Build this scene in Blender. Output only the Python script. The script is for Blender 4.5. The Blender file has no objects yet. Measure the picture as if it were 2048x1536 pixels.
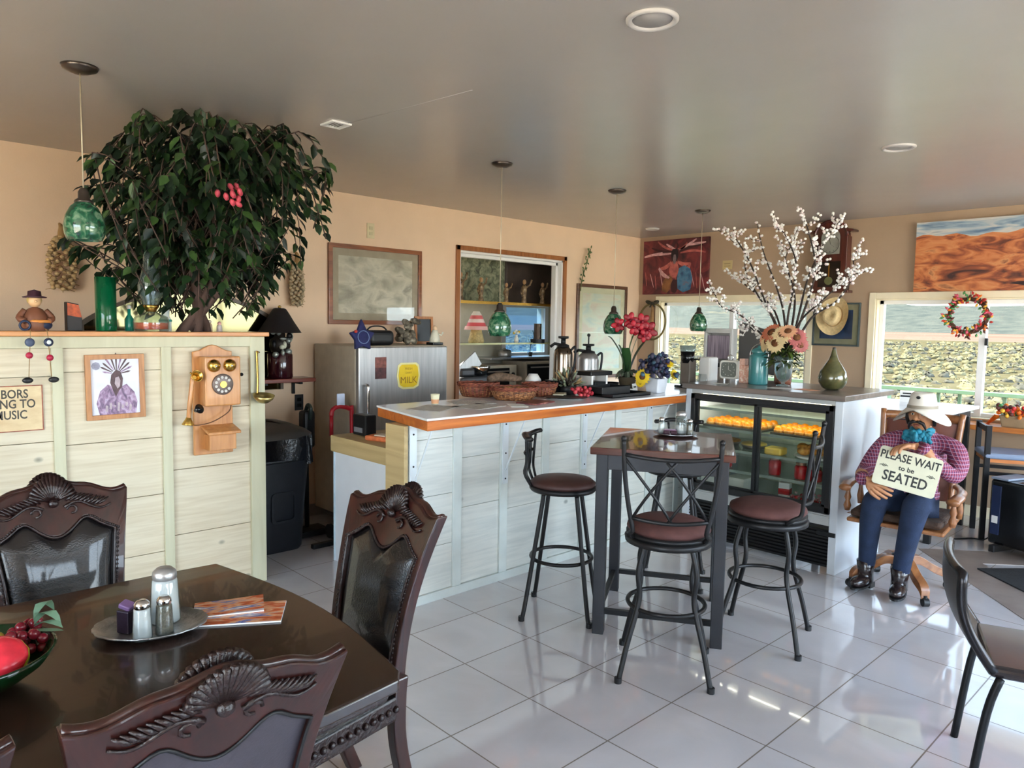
import bpy, bmesh, math, random
from mathutils import Vector, Matrix, Euler
PI = math.pi
scene = bpy.context.scene
COL = scene.collection
rnd = random.Random(7)

# ------------------------------------------------------------------ camera
cam_d = bpy.data.cameras.new('camera')
cam_d.sensor_width = 36.0
cam_d.lens = 36.0 * 1464.16 / 2048
cam_d.clip_end = 5000
cam_d.clip_start = 0.02
cam = bpy.data.objects.new('camera', cam_d)
COL.objects.link(cam)
YAW, PITCH, ROLL = 0.80983, 0.082786, 0.017423
fw = Vector((-math.sin(YAW) * math.cos(PITCH), math.cos(YAW) * math.cos(PITCH), -math.sin(PITCH)))
rt = Vector((math.cos(YAW), math.sin(YAW), 0))
up = rt.cross(fw)
r2 = math.cos(ROLL) * rt + math.sin(ROLL) * up
u2 = -math.sin(ROLL) * rt + math.cos(ROLL) * up
m = Matrix((r2, u2, -fw)).transposed().to_4x4()
m.translation = Vector((2.0023, -2.0336, 1.5143))
cam.matrix_world = m
scene.camera = cam

# ------------------------------------------------------------------ colour management
scene.view_settings.view_transform = 'Standard'
scene.view_settings.look = 'None'
scene.view_settings.gamma = 1.0
scene.view_settings.exposure = 1.1
scene.view_settings.use_curve_mapping = False
cy = scene.cycles
cy.max_bounces = 10
cy.diffuse_bounces = 5
cy.glossy_bounces = 5
cy.transmission_bounces = 8
cy.transparent_max_bounces = 16
cy.caustics_reflective = False
cy.caustics_refractive = False
cy.sample_clamp_indirect = 6.0
cy.use_denoising = True

# ------------------------------------------------------------------ world: bright hazy sky, brighter on the sunny side
W = bpy.data.worlds.new('sky')
scene.world = W
W.use_nodes = True
nt = W.node_tree
nt.nodes.clear()
N = nt.nodes.new
L = nt.links.new
out = N('ShaderNodeOutputWorld'); bg = N('ShaderNodeBackground')
tc = N('ShaderNodeTexCoord'); sep = N('ShaderNodeSeparateXYZ')
L(tc.outputs['Generated'], sep.inputs[0])
side = N('ShaderNodeVectorMath'); side.operation = 'DOT_PRODUCT'
side.inputs[1].default_value = (0.97, -0.24, 0.0)
L(tc.outputs['Generated'], side.inputs[0])
mr = N('ShaderNodeMapRange'); mr.inputs['From Min'].default_value = -0.3; mr.inputs['From Max'].default_value = 0.9
mr.inputs['To Min'].default_value = 1.5; mr.inputs['To Max'].default_value = 9.0
mr.interpolation_type = 'SMOOTHSTEP'
L(side.outputs['Value'], mr.inputs['Value'])
cr = N('ShaderNodeValToRGB')
cr.color_ramp.elements[0].position = 0.0; cr.color_ramp.elements[0].color = (0.88, 0.94, 1.0, 1)
cr.color_ramp.elements[1].position = 0.5; cr.color_ramp.elements[1].color = (0.58, 0.74, 1.0, 1)
L(sep.outputs['Z'], cr.inputs[0])
L(cr.outputs[0], bg.inputs['Color']); L(mr.outputs[0], bg.inputs['Strength']); L(bg.outputs[0], out.inputs[0])

sun_d = bpy.data.lights.new('sun', 'SUN'); sun_d.energy = 22.0; sun_d.angle = math.radians(0.6); sun_d.color = (1.0, 0.90, 0.76)
sun = bpy.data.objects.new('sun', sun_d); sun.rotation_euler = (math.radians(6), math.radians(-38), 0); COL.objects.link(sun)

def portal(name, loc, rot, sx, sy):
    d = bpy.data.lights.new(name, 'AREA'); d.shape = 'RECTANGLE'; d.size = sx; d.size_y = sy
    d.cycles.is_portal = True
    o = bpy.data.objects.new(name, d); o.location = loc; o.rotation_euler = rot
    COL.objects.link(o)
# light portals guide the sky's own light through the window openings (they emit nothing themselves)
portal('window_portal', (-1.97, 4.95, 1.3), (-PI/2, 0, 0), 1.74, 1.0)
portal('window_portal', (0.85, 4.95, 1.3), (-PI/2, 0, 0), 2.8, 1.0)
portal('window_portal', (4.35, 2.35, 1.4), (0, PI/2, 0), 2.1, 3.9)
portal('window_portal', (4.35, -1.2, 1.45), (0, PI/2, 0), 1.4, 1.6)
portal('window_portal', (1.5, -4.65, 1.35), (PI/2, 0, 0), 4.0, 2.0)

# ------------------------------------------------------------------ colour / material helpers
def lin(c):
    r = []
    for v in c[:3]:
        v = v / 255.0
        r.append(v / 12.92 if v <= 0.04045 else ((v + 0.055) / 1.055) ** 2.4)
    return tuple(r) + (1.0,)

MATS = {}
def mat(name, c, rough=0.5, metal=0.0, var=0.08, scale=12, bump=0.0, bscale=60, coat=0.0, spec=0.5, stretch=(1, 1, 1), trans=0.0, ior=1.45, emit=None, es=0.0, alpha=1.0, rvar=0.0, sheen=0.0):
    if name in MATS: return MATS[name]
    mt = bpy.data.materials.new(name); mt.use_nodes = True
    t = mt.node_tree; b = t.nodes['Principled BSDF']
    b.inputs['Roughness'].default_value = rough
    b.inputs['Metallic'].default_value = metal
    b.inputs['Specular IOR Level'].default_value = spec
    b.inputs['Coat Weight'].default_value = coat
    b.inputs['Coat Roughness'].default_value = 0.08
    b.inputs['Transmission Weight'].default_value = trans
    b.inputs['IOR'].default_value = ior
    b.inputs['Alpha'].default_value = alpha
    b.inputs['Sheen Weight'].default_value = sheen
    col = lin(c)
    b.inputs['Base Color'].default_value = col
    if emit:
        b.inputs['Emission Color'].default_value = lin(emit); b.inputs['Emission Strength'].default_value = es
    tcn = None
    if var > 0 or bump > 0 or rvar > 0:
        tcn = t.nodes.new('ShaderNodeTexCoord'); mp = t.nodes.new('ShaderNodeMapping')
        mp.inputs['Scale'].default_value = stretch
        t.links.new(tcn.outputs['Object'], mp.inputs[0])
    if var > 0:
        nz = t.nodes.new('ShaderNodeTexNoise'); nz.inputs['Scale'].default_value = scale; nz.inputs['Detail'].default_value = 5
        t.links.new(mp.outputs[0], nz.inputs[0])
        rp = t.nodes.new('ShaderNodeValToRGB')
        rp.color_ramp.elements[0].position = 0.3; rp.color_ramp.elements[1].position = 0.7
        rp.color_ramp.elements[0].color = tuple(max(0, x * (1 - var)) for x in col[:3]) + (1,)
        rp.color_ramp.elements[1].color = tuple(min(1, x * (1 + var)) for x in col[:3]) + (1,)
        t.links.new(nz.outputs[0], rp.inputs[0]); t.links.new(rp.outputs[0], b.inputs['Base Color'])
        if rvar > 0:
            mr_ = t.nodes.new('ShaderNodeMapRange'); mr_.inputs['To Min'].default_value = max(0, rough - rvar); mr_.inputs['To Max'].default_value = rough + rvar
            t.links.new(nz.outputs[0], mr_.inputs[0]); t.links.new(mr_.outputs[0], b.inputs['Roughness'])
    if bump > 0:
        nb = t.nodes.new('ShaderNodeTexNoise'); nb.inputs['Scale'].default_value = bscale; nb.inputs['Detail'].default_value = 4
        t.links.new(mp.outputs[0], nb.inputs[0])
        bp = t.nodes.new('ShaderNodeBump'); bp.inputs['Strength'].default_value = bump; bp.inputs['Distance'].default_value = 0.01
        t.links.new(nb.outputs[0], bp.inputs['Height']); t.links.new(bp.outputs[0], b.inputs['Normal'])
    MATS[name] = mt
    return mt

def ramp_mat(name, stops, scale=5, stretch=(1, 1, 1), rough=0.5, detail=6, dist=0.0, kind='noise', bump=0.0, metal=0.0, coat=0.0, spec=0.5, offset=(0, 0, 0)):
    """colour ramp over a noise / wave / voronoi pattern"""
    mt = bpy.data.materials.new(name); mt.use_nodes = True
    t = mt.node_tree; b = t.nodes['Principled BSDF']
    b.inputs['Roughness'].default_value = rough; b.inputs['Metallic'].default_value = metal
    b.inputs['Coat Weight'].default_value = coat; b.inputs['Specular IOR Level'].default_value = spec
    tcn = t.nodes.new('ShaderNodeTexCoord'); mp = t.nodes.new('ShaderNodeMapping'); mp.inputs['Scale'].default_value = stretch
    mp.inputs['Location'].default_value = offset
    t.links.new(tcn.outputs['Object'], mp.inputs[0])
    if kind == 'noise':
        nz = t.nodes.new('ShaderNodeTexNoise'); nz.inputs['Detail'].default_value = detail; nz.inputs['Distortion'].default_value = dist; o = nz.outputs[0]
    elif kind == 'wave':
        nz = t.nodes.new('ShaderNodeTexWave'); nz.inputs['Distortion'].default_value = dist; nz.inputs['Detail'].default_value = detail; nz.inputs['Detail Scale'].default_value = 1.5; o = nz.outputs['Fac']
    else:
        nz = t.nodes.new('ShaderNodeTexVoronoi'); o = nz.outputs['Distance']
    nz.inputs['Scale'].default_value = scale
    t.links.new(mp.outputs[0], nz.inputs[0])
    rp = t.nodes.new('ShaderNodeValToRGB'); e = rp.color_ramp.elements
    while len(e) < len(stops): e.new(0.5)
    for i, (p_, c_) in enumerate(stops):
        e[i].position = p_; e[i].color = lin(c_)
    t.links.new(o, rp.inputs[0]); t.links.new(rp.outputs[0], b.inputs['Base Color'])
    if bump > 0:
        bp = t.nodes.new('ShaderNodeBump'); bp.inputs['Strength'].default_value = bump; bp.inputs['Distance'].default_value = 0.005
        t.links.new(o, bp.inputs['Height']); t.links.new(bp.outputs[0], b.inputs['Normal'])
    return mt

def wood(name, c1, c2, axis=2, scale=14, rough=0.4, coat=0.0, dist=2.0, spec=0.5, bump=0.05):
    if name in MATS: return MATS[name]
    st = [1.0, 1.0, 1.0]; st[axis] = 0.09
    MATS[name] = ramp_mat(name, [(0.25, c1), (0.75, c2)], scale, tuple(st), rough, 6, dist, 'noise', bump, 0, coat, spec)
    return MATS[name]

def glass_mat(name, tint=(235, 245, 242), refl=0.10, rough=0.0, body=0.0, bodyc=(200, 220, 210)):
    """thin clear sheet: see-through, with a faint mirror reflection"""
    if name in MATS: return MATS[name]
    mt = bpy.data.materials.new(name); mt.use_nodes = True
    t = mt.node_tree; t.nodes.clear()
    o = t.nodes.new('ShaderNodeOutputMaterial'); tr = t.nodes.new('ShaderNodeBsdfTransparent'); gl = t.nodes.new('ShaderNodeBsdfGlossy')
    tr.inputs[0].default_value = lin(tint); gl.inputs['Roughness'].default_value = rough
    fr = t.nodes.new('ShaderNodeLayerWeight'); fr.inputs[0].default_value = 0.5
    mr_ = t.nodes.new('ShaderNodeMapRange'); mr_.inputs['To Min'].default_value = refl * 0.5; mr_.inputs['To Max'].default_value = min(1, refl * 6)
    pw = t.nodes.new('ShaderNodeMath'); pw.operation = 'POWER'; pw.inputs[1].default_value = 3
    t.links.new(fr.outputs['Facing'], pw.inputs[0]); t.links.new(pw.outputs[0], mr_.inputs[0])
    mx = t.nodes.new('ShaderNodeMixShader')
    t.links.new(mr_.outputs[0], mx.inputs[0]); t.links.new(tr.outputs[0], mx.inputs[1]); t.links.new(gl.outputs[0], mx.inputs[2])
    last = mx
    if body > 0:
        df = t.nodes.new('ShaderNodeBsdfDiffuse'); df.inputs[0].default_value = lin(bodyc)
        m2 = t.nodes.new('ShaderNodeMixShader'); m2.inputs[0].default_value = body
        t.links.new(mx.outputs[0], m2.inputs[1]); t.links.new(df.outputs[0], m2.inputs[2]); last = m2
    t.links.new(last.outputs[0], o.inputs[0])
    MATS[name] = mt
    return mt

# ------------------------------------------------------------------ mesh builder
class MB:
    def __init__(s):
        s.v = []; s.f = []; s.mi = []; s.sm = []; s.mt = []
        s.cur = 0; s.T = None
    def use(s, material):
        if material not in s.mt: s.mt.append(material)
        s.cur = s.mt.index(material); return s
    def add(s, vs, fs, smooth=False, M_=None):
        b = len(s.v)
        for v in vs:
            v = Vector(v)
            if M_ is not None: v = M_ @ v
            if s.T is not None: v = s.T @ v
            s.v.append(v)
        for f in fs:
            s.f.append([b + i for i in f]); s.mi.append(s.cur); s.sm.append(smooth)
        return s
    def box(s, c, d, rot=None):
        x, y, z = d[0] / 2, d[1] / 2, d[2] / 2
        vs = [(-x, -y, -z), (x, -y, -z), (x, y, -z), (-x, y, -z), (-x, -y, z), (x, -y, z), (x, y, z), (-x, y, z)]
        M_ = Matrix.Translation(c)
        if rot: M_ = M_ @ Euler(rot).to_matrix().to_4x4()
        return s.add(vs, [(0, 3, 2, 1), (4, 5, 6, 7), (0, 1, 5, 4), (1, 2, 6, 5), (2, 3, 7, 6), (3, 0, 4, 7)], False, M_)
    def bb(s, x0, x1, y0, y1, z0, z1):
        return s.box(((x0 + x1) / 2, (y0 + y1) / 2, (z0 + z1) / 2), (abs(x1 - x0), abs(y1 - y0), abs(z1 - z0)))
    def lathe(s, prof, c=(0, 0, 0), seg=24, rot=None, smooth=True, sx=1, sy=1, a0=0, a1=2 * PI):
        full = abs(a1 - a0 - 2 * PI) < 1e-6
        n = seg if full else seg + 1
        vs = []; fs = []
        for (r, z) in prof:
            for i in range(n):
                a = a0 + (a1 - a0) * i / seg
                vs.append((r * math.cos(a) * sx, r * math.sin(a) * sy, z))
        for j in range(len(prof) - 1):
            for i in range(seg):
                k = (i + 1) % n
                fs.append((j * n + i, j * n + k, (j + 1) * n + k, (j + 1) * n + i))
        M_ = Matrix.Translation(c)
        if rot: M_ = M_ @ Euler(rot).to_matrix().to_4x4()
        s.add(vs, fs, smooth, M_)
        if full:
            if prof[0][0] > 1e-5: s.add(vs[:n], [tuple(reversed(range(n)))], False, M_)
            if prof[-1][0] > 1e-5: s.add(vs[-n:], [tuple(range(n))], False, M_)
        return s
    def cyl(s, c, r, h, seg=20, rot=None, r2=None):
        return s.lathe([(r, -h / 2), (r if r2 is None else r2, h / 2)], c, seg, rot)
    def sph(s, c, r, seg=12, rings=8, rot=None):
        if not isinstance(r, (tuple, list)): r = (r, r, r)
        prof = [(max(1e-6, math.sin(PI * i / rings)), -math.cos(PI * i / rings)) for i in range(rings + 1)]
        M_ = Matrix.Translation(c)
        if rot: M_ = M_ @ Euler(rot).to_matrix().to_4x4()
        M_ = M_ @ Matrix.Diagonal((r[0], r[1], r[2], 1))
        vs = []; fs = []
        for (q, z) in prof:
            for i in range(seg):
                a = 2 * PI * i / seg; vs.append((q * math.cos(a), q * math.sin(a), z))
        for j in range(rings):
            for i in range(seg):
                k = (i + 1) % seg; fs.append((j * seg + i, j * seg + k, (j + 1) * seg + k, (j + 1) * seg + i))
        return s.add(vs, fs, True, M_)
    def tube(s, path, r, seg=8, closed=False, flat=1.0, smooth=True):
        P_ = [Vector(p) for p in path]; n = len(P_)
        rs = r if isinstance(r, (list, tuple)) else [r] * n
        vs = []; fs = []; up_ = None
        for i in range(n):
            if closed: t_ = P_[(i + 1) % n] - P_[i - 1]
            else: t_ = P_[min(i + 1, n - 1)] - P_[max(i - 1, 0)]
            if t_.length < 1e-9: t_ = Vector((0, 0, 1))
            t_.normalize()
            if up_ is None:
                up_ = Vector((0, 0, 1)) if abs(t_.z) < 0.9 else Vector((1, 0, 0))
            u = (up_ - t_ * up_.dot(t_))
            if u.length < 1e-6: u = Vector((0, 1, 0)) - t_ * t_.y
            u.normalize(); up_ = u; w = t_.cross(u)
            for k in range(seg):
                a = 2 * PI * k / seg
                vs.append(P_[i] + (w * math.cos(a) + u * math.sin(a) * flat) * rs[i])
        m_ = n if closed else n - 1
        for i in range(m_):
            j = (i + 1) % n
            for k in range(seg):
                l = (k + 1) % seg; fs.append((i * seg + k, i * seg + l, j * seg + l, j * seg + k))
        if not closed:
            fs.append(tuple(reversed(range(seg)))); fs.append(tuple((n - 1) * seg + k for k in range(seg)))
        return s.add(vs, fs, smooth)
    def bar(s, a, b, w, h=None):
        """square bar between two points"""
        a = Vector(a); b = Vector(b); h = h or w; t_ = (b - a).normalized()
        u = Vector((0, 0, 1)) if abs(t_.z) < 0.95 else Vector((0, 1, 0))
        x = t_.cross(u).normalized(); y = x.cross(t_)
        vs = [p + x * i * w / 2 + y * j * h / 2 for p in (a, b) for (i, j) in ((-1, -1), (1, -1), (1, 1), (-1, 1))]
        return s.add(vs, [(0, 1, 2, 3), (7, 6, 5, 4), (0, 4, 5, 1), (1, 5, 6, 2), (2, 6, 7, 3), (3, 7, 4, 0)])
    def prism(s, poly, th, M_=None, smooth=False):
        """2D polygon (x,y) extruded from z=0 to z=th, then transformed"""
        n = len(poly)
        vs = [(p[0], p[1], 0) for p in poly] + [(p[0], p[1], th) for p in poly]
        fs = [tuple(reversed(range(n))), tuple(range(n, 2 * n))] + [(i, (i + 1) % n, n + (i + 1) % n, n + i) for i in range(n)]
        return s.add(vs, fs, smooth, M_)
    def ring(s, outer, inner, th, M_=None):
        """frame between two outlines with the same point count"""
        n = len(outer)
        vs = [(p[0], p[1], 0) for p in outer] + [(p[0], p[1], th) for p in outer] + [(p[0], p[1], 0) for p in inner] + [(p[0], p[1], th) for p in inner]
        fs = []
        for i in range(n):
            j = (i + 1) % n
            fs += [(i, j, n + j, n + i), (n + i, n + j, 3 * n + j, 3 * n + i), (3 * n + i, 3 * n + j, 2 * n + j, 2 * n + i), (2 * n + i, 2 * n + j, j, i)]
        return s.add(vs, fs, False, M_)
    def grid(s, fn, nu, nv, smooth=True):
        vs = [fn(i / nu, j / nv) for j in range(nv + 1) for i in range(nu + 1)]
        fs = [(j * (nu + 1) + i, j * (nu + 1) + i + 1, (j + 1) * (nu + 1) + i + 1, (j + 1) * (nu + 1) + i) for j in range(nv) for i in range(nu)]
        return s.add(vs, fs, smooth)
    def text(s, txt, size, M_, ext=0.0008, bold=0.0, sx=1.0, al='CENTER'):
        cu = bpy.data.curves.new('t', 'FONT'); cu.body = txt; cu.size = size; cu.extrude = ext; cu.offset = bold
        cu.align_x = al; cu.align_y = 'CENTER'; cu.resolution_u = 3
        o = bpy.data.objects.new('t', cu); COL.objects.link(o)
        me = bpy.data.meshes.new_from_object(o)
        vs = [(v.co.x * sx, v.co.y, v.co.z) for v in me.vertices]; fs = [tuple(p.vertices) for p in me.polygons]
        bpy.data.objects.remove(o); bpy.data.curves.remove(cu); bpy.data.meshes.remove(me)
        return s.add(vs, fs, False, M_)
    def mesh(s, name):
        me = bpy.data.meshes.new(name)
        me.from_pydata([tuple(v) for v in s.v], [], s.f)
        for mt in s.mt: me.materials.append(mt)
        me.polygons.foreach_set('material_index', s.mi)
        me.polygons.foreach_set('use_smooth', s.sm)
        me.update()
        bm = bmesh.new(); bm.from_mesh(me); bmesh.ops.recalc_face_normals(bm, faces=bm.faces); bm.to_mesh(me); bm.free()
        return me

def tag(o, label=None, cat=None, group=None, kind=None):
    if label: o['label'] = label
    if cat: o['category'] = cat
    if group: o['group'] = group
    if kind: o['kind'] = kind
    return o
def obj(name, mb, material=None, parent=None, bevel=0.0, seg=2, sub=0, label=None):
    if material is not None and not mb.mt: mb.mt.append(material)
    o = bpy.data.objects.new(name, mb.mesh(name)); COL.objects.link(o)
    if parent is not None: o.parent = parent
    if bevel > 0:
        b = o.modifiers.new('bevel', 'BEVEL'); b.width = bevel; b.segments = seg; b.limit_method = 'ANGLE'; b.angle_limit = math.radians(40)
        b.harden_normals = False
    if sub > 0:
        u = o.modifiers.new('sub', 'SUBSURF'); u.levels = sub; u.render_levels = sub
    if label: o['label'] = label
    return o
def thing(name, label, cat, loc=(0, 0, 0), rz=0.0, group=None, rot=None):
    o = bpy.data.objects.new(name, None); o.empty_display_size = 0.05; COL.objects.link(o)
    o.location = loc; o.rotation_euler = rot if rot else (0, 0, rz)
    return tag(o, label, cat, group)
def struct(name, mb, material=None, parent=None, bevel=0.0):
    o = obj(name, mb, material, parent, bevel)
    if parent is None: o['kind'] = 'structure'
    return o
def single(name, mb, material, label, cat, loc=(0, 0, 0), rz=0, group=None, bevel=0.0, sub=0):
    o = obj(name, mb, material, None, bevel, 2, sub); o.location = loc; o.rotation_euler = (0, 0, rz)
    return tag(o, label, cat, group)
def copy_tree(o, parent=None):
    c = o.copy(); COL.objects.link(c); c.parent = parent
    for ch in [x for x in list(COL.objects) if x.parent == o]:
        copy_tree(ch, c)
    return c
def dup(root, label, loc, rz=0.0):
    c = copy_tree(root); c.location = loc; c.rotation_euler = (0, 0, rz); c['label'] = label
    return c
def TR(loc, rot=(0, 0, 0)):
    return Matrix.Translation(loc) @ Euler(rot).to_matrix().to_4x4()
def spline(pts, n=8):
    """Catmull-Rom through points"""
    P_ = [Vector(p) for p in pts]; out_ = []
    for i in range(len(P_) - 1):
        a = P_[max(i - 1, 0)]; b = P_[i]; c = P_[i + 1]; d = P_[min(i + 2, len(P_) - 1)]
        for k in range(n):
            t_ = k / n
            out_.append(0.5 * ((2 * b) + (-a + c) * t_ + (2 * a - 5 * b + 4 * c - d) * t_ ** 2 + (-a + 3 * b - 3 * c + d) * t_ ** 3))
    out_.append(P_[-1]); return out_
# facing matrices for flat things: XF puts local (x right, y up, z out) on a wall that faces +X (right = +Y); YF on a wall that faces -Y (right = +X)
def XF(x, y, z): return Matrix(((0, 0, 1, x), (1, 0, 0, y), (0, 1, 0, z), (0, 0, 0, 1)))
def YF(x, y, z): return Matrix(((1, 0, 0, x), (0, 0, -1, y), (0, 1, 0, z), (0, 0, 0, 1)))
# ================================================================== MATERIALS (shared)
def tile_mat():
    mt = bpy.data.materials.new('glossy_floor_tile'); mt.use_nodes = True
    t = mt.node_tree; b = t.nodes['Principled BSDF']
    tcn = t.nodes.new('ShaderNodeTexCoord')
    br = t.nodes.new('ShaderNodeTexBrick'); br.offset = 0; br.inputs['Scale'].default_value = 1
    br.inputs['Brick Width'].default_value = 0.406; br.inputs['Row Height'].default_value = 0.406
    br.inputs['Mortar Size'].default_value = 0.0028; br.inputs['Mortar Smooth'].default_value = 0.1
    br.inputs['Color1'].default_value = lin((208, 205, 208)); br.inputs['Color2'].default_value = lin((202, 199, 202)); br.inputs['Mortar'].default_value = lin((112, 100, 90))
    t.links.new(tcn.outputs['Object'], br.inputs[0])
    nz = t.nodes.new('ShaderNodeTexNoise'); nz.inputs['Scale'].default_value = 2.2; nz.inputs['Detail'].default_value = 8; nz.inputs['Distortion'].default_value = 1.2
    t.links.new(tcn.outputs['Object'], nz.inputs[0])
    rp = t.nodes.new('ShaderNodeValToRGB'); rp.color_ramp.elements[0].position = .3; rp.color_ramp.elements[1].position = .75
    rp.color_ramp.elements[0].color = (.84, .83, .82, 1); rp.color_ramp.elements[1].color = (1, 1, 1, 1)
    t.links.new(nz.outputs[0], rp.inputs[0])
    mx = t.nodes.new('ShaderNodeMix'); mx.data_type = 'RGBA'; mx.blend_type = 'MULTIPLY'; mx.inputs[0].default_value = 1
    t.links.new(br.outputs['Color'], mx.inputs[6]); t.links.new(rp.outputs[0], mx.inputs[7]); t.links.new(mx.outputs[2], b.inputs['Base Color'])
    r = t.nodes.new('ShaderNodeMapRange'); r.inputs['To Min'].default_value = 0.07; r.inputs['To Max'].default_value = 0.7
    t.links.new(br.outputs['Fac'], r.inputs[0]); t.links.new(r.outputs[0], b.inputs['Roughness'])
    n2 = t.nodes.new('ShaderNodeTexNoise'); n2.inputs['Scale'].default_value = 3.5; n2.inputs['Detail'].default_value = 1
    t.links.new(tcn.outputs['Object'], n2.inputs[0])
    ad = t.nodes.new('ShaderNodeMath'); ad.operation = 'MULTIPLY_ADD'; ad.inputs[1].default_value = -0.25
    t.links.new(br.outputs['Fac'], ad.inputs[0]); t.links.new(n2.outputs[0], ad.inputs[2])
    bp = t.nodes.new('ShaderNodeBump'); bp.inputs['Strength'].default_value = 0.25; bp.inputs['Distance'].default_value = 0.006
    t.links.new(ad.outputs[0], bp.inputs['Height']); t.links.new(bp.outputs[0], b.inputs['Normal'])
    b.inputs['Specular IOR Level'].default_value = 0.9
    b.inputs['Coat Weight'].default_value = 0.7; b.inputs['Coat Roughness'].default_value = 0.03
    return mt
def plank_mat(name, c1, c2, vert=False):
    """whitewashed boards: horizontal seams at random heights, grain and a few grey knots"""
    mt = bpy.data.materials.new(name); mt.use_nodes = True
    t = mt.node_tree; b = t.nodes['Principled BSDF']; b.inputs['Roughness'].default_value = 0.55
    tcn = t.nodes.new('ShaderNodeTexCoord')
    def noise(sc, st, det=4, di=0.0):
        mp = t.nodes.new('ShaderNodeMapping'); mp.inputs['Scale'].default_value = st; t.links.new(tcn.outputs['Object'], mp.inputs[0])
        n_ = t.nodes.new('ShaderNodeTexNoise'); n_.inputs['Scale'].default_value = sc; n_.inputs['Detail'].default_value = det; n_.inputs['Distortion'].default_value = di
        t.links.new(mp.outputs[0], n_.inputs[0]); return n_.outputs[0]
    g1 = noise(3.2, (1, 1, 16), 6, .5)
    rp = t.nodes.new('ShaderNodeValToRGB'); e = rp.color_ramp.elements
    e[0].position = .32; e[0].color = lin(c1); e[1].position = .62; e[1].color = lin(c2)
    t.links.new(g1, rp.inputs[0])
    big = noise(1.1, (1, 1, 1), 3)
    rp2 = t.nodes.new('ShaderNodeValToRGB'); e = rp2.color_ramp.elements
    e[0].position = .35; e[0].color = (.94, .95, .93, 1); e[1].position = .65; e[1].color = (1, .98, .93, 1)
    t.links.new(big, rp2.inputs[0])
    mx = t.nodes.new('ShaderNodeMix'); mx.data_type = 'RGBA'; mx.blend_type = 'MULTIPLY'; mx.inputs[0].default_value = 1
    t.links.new(rp.outputs[0], mx.inputs[6]); t.links.new(rp2.outputs[0], mx.inputs[7])
    # knots
    mp = t.nodes.new('ShaderNodeMapping'); mp.inputs['Scale'].default_value = (1, 1, 1.5); t.links.new(tcn.outputs['Object'], mp.inputs[0])
    vo = t.nodes.new('ShaderNodeTexVoronoi'); vo.inputs['Scale'].default_value = 2.6; t.links.new(mp.outputs[0], vo.inputs[0])
    rk = t.nodes.new('ShaderNodeValToRGB'); e = rk.color_ramp.elements
    e[0].position = .035; e[0].color = (.28, .3, .3, 1); e[1].position = .07; e[1].color = (1, 1, 1, 1)
    t.links.new(vo.outputs['Distance'], rk.inputs[0])
    m2 = t.nodes.new('ShaderNodeMix'); m2.data_type = 'RGBA'; m2.blend_type = 'MULTIPLY'; m2.inputs[0].default_value = .8
    t.links.new(mx.outputs[2], m2.inputs[6]); t.links.new(rk.outputs[0], m2.inputs[7])
    t.links.new(m2.outputs[2], b.inputs['Base Color'])
    bp = t.nodes.new('ShaderNodeBump'); bp.inputs['Strength'].default_value = .15; bp.inputs['Distance'].default_value = .004
    t.links.new(g1, bp.inputs['Height']); t.links.new(bp.outputs[0], b.inputs['Normal'])
    return mt
m_floor = tile_mat()
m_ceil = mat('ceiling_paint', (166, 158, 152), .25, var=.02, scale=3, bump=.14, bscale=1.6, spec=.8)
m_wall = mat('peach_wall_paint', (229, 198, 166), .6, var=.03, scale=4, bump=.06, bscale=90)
m_wall_shade = mat('shaded_wall_paint', (170, 144, 118), .6, var=.03, scale=4, bump=.06, bscale=90)  # window wall: its shade is put into this darker, greyer colour
m_cream = mat('cream_trim', (232, 218, 186), .45, var=.03)
m_white = mat('white_vinyl', (232, 230, 226), .35, var=.02)
m_plank = plank_mat('whitewashed_boards', (198, 185, 160), (212, 202, 180))
m_plank2 = plank_mat('pale_counter_boards', (200, 205, 203), (218, 221, 218))
m_postw = wood('whitewashed_post', (184, 180, 150), (202, 200, 172), 2, 9, .5)
m_orange = wood('orange_stained_wood', (150, 70, 22), (205, 118, 48), 1, 16, .3, .3)
m_orangex = wood('orange_ledge_wood', (160, 84, 34), (206, 128, 62), 0, 16, .3, .3)
m_tan = wood('tan_wood', (168, 144, 98), (196, 172, 124), 0, 10, .5)
m_glass = glass_mat('window_glass', (246, 250, 250), .05)
m_black = mat('black_plastic', (22, 22, 24), .45, var=.1)
m_blackg = mat('gloss_black', (12, 12, 14), .15, var=.05)
m_steel = mat('brushed_steel', (176, 175, 174), .33, .75, var=.12, scale=6, stretch=(8, 8, .6))
m_steeld = mat('dull_steel', (186, 174, 154), .5, 0.1, var=.1)
m_chrome = mat('chrome', (220, 220, 220), .12, 1.0, var=0)
m_brass = mat('brass', (200, 160, 80), .25, 1.0, var=.08)
m_iron = mat('black_iron', (26, 25, 27), .42, .5, var=.15)

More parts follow.
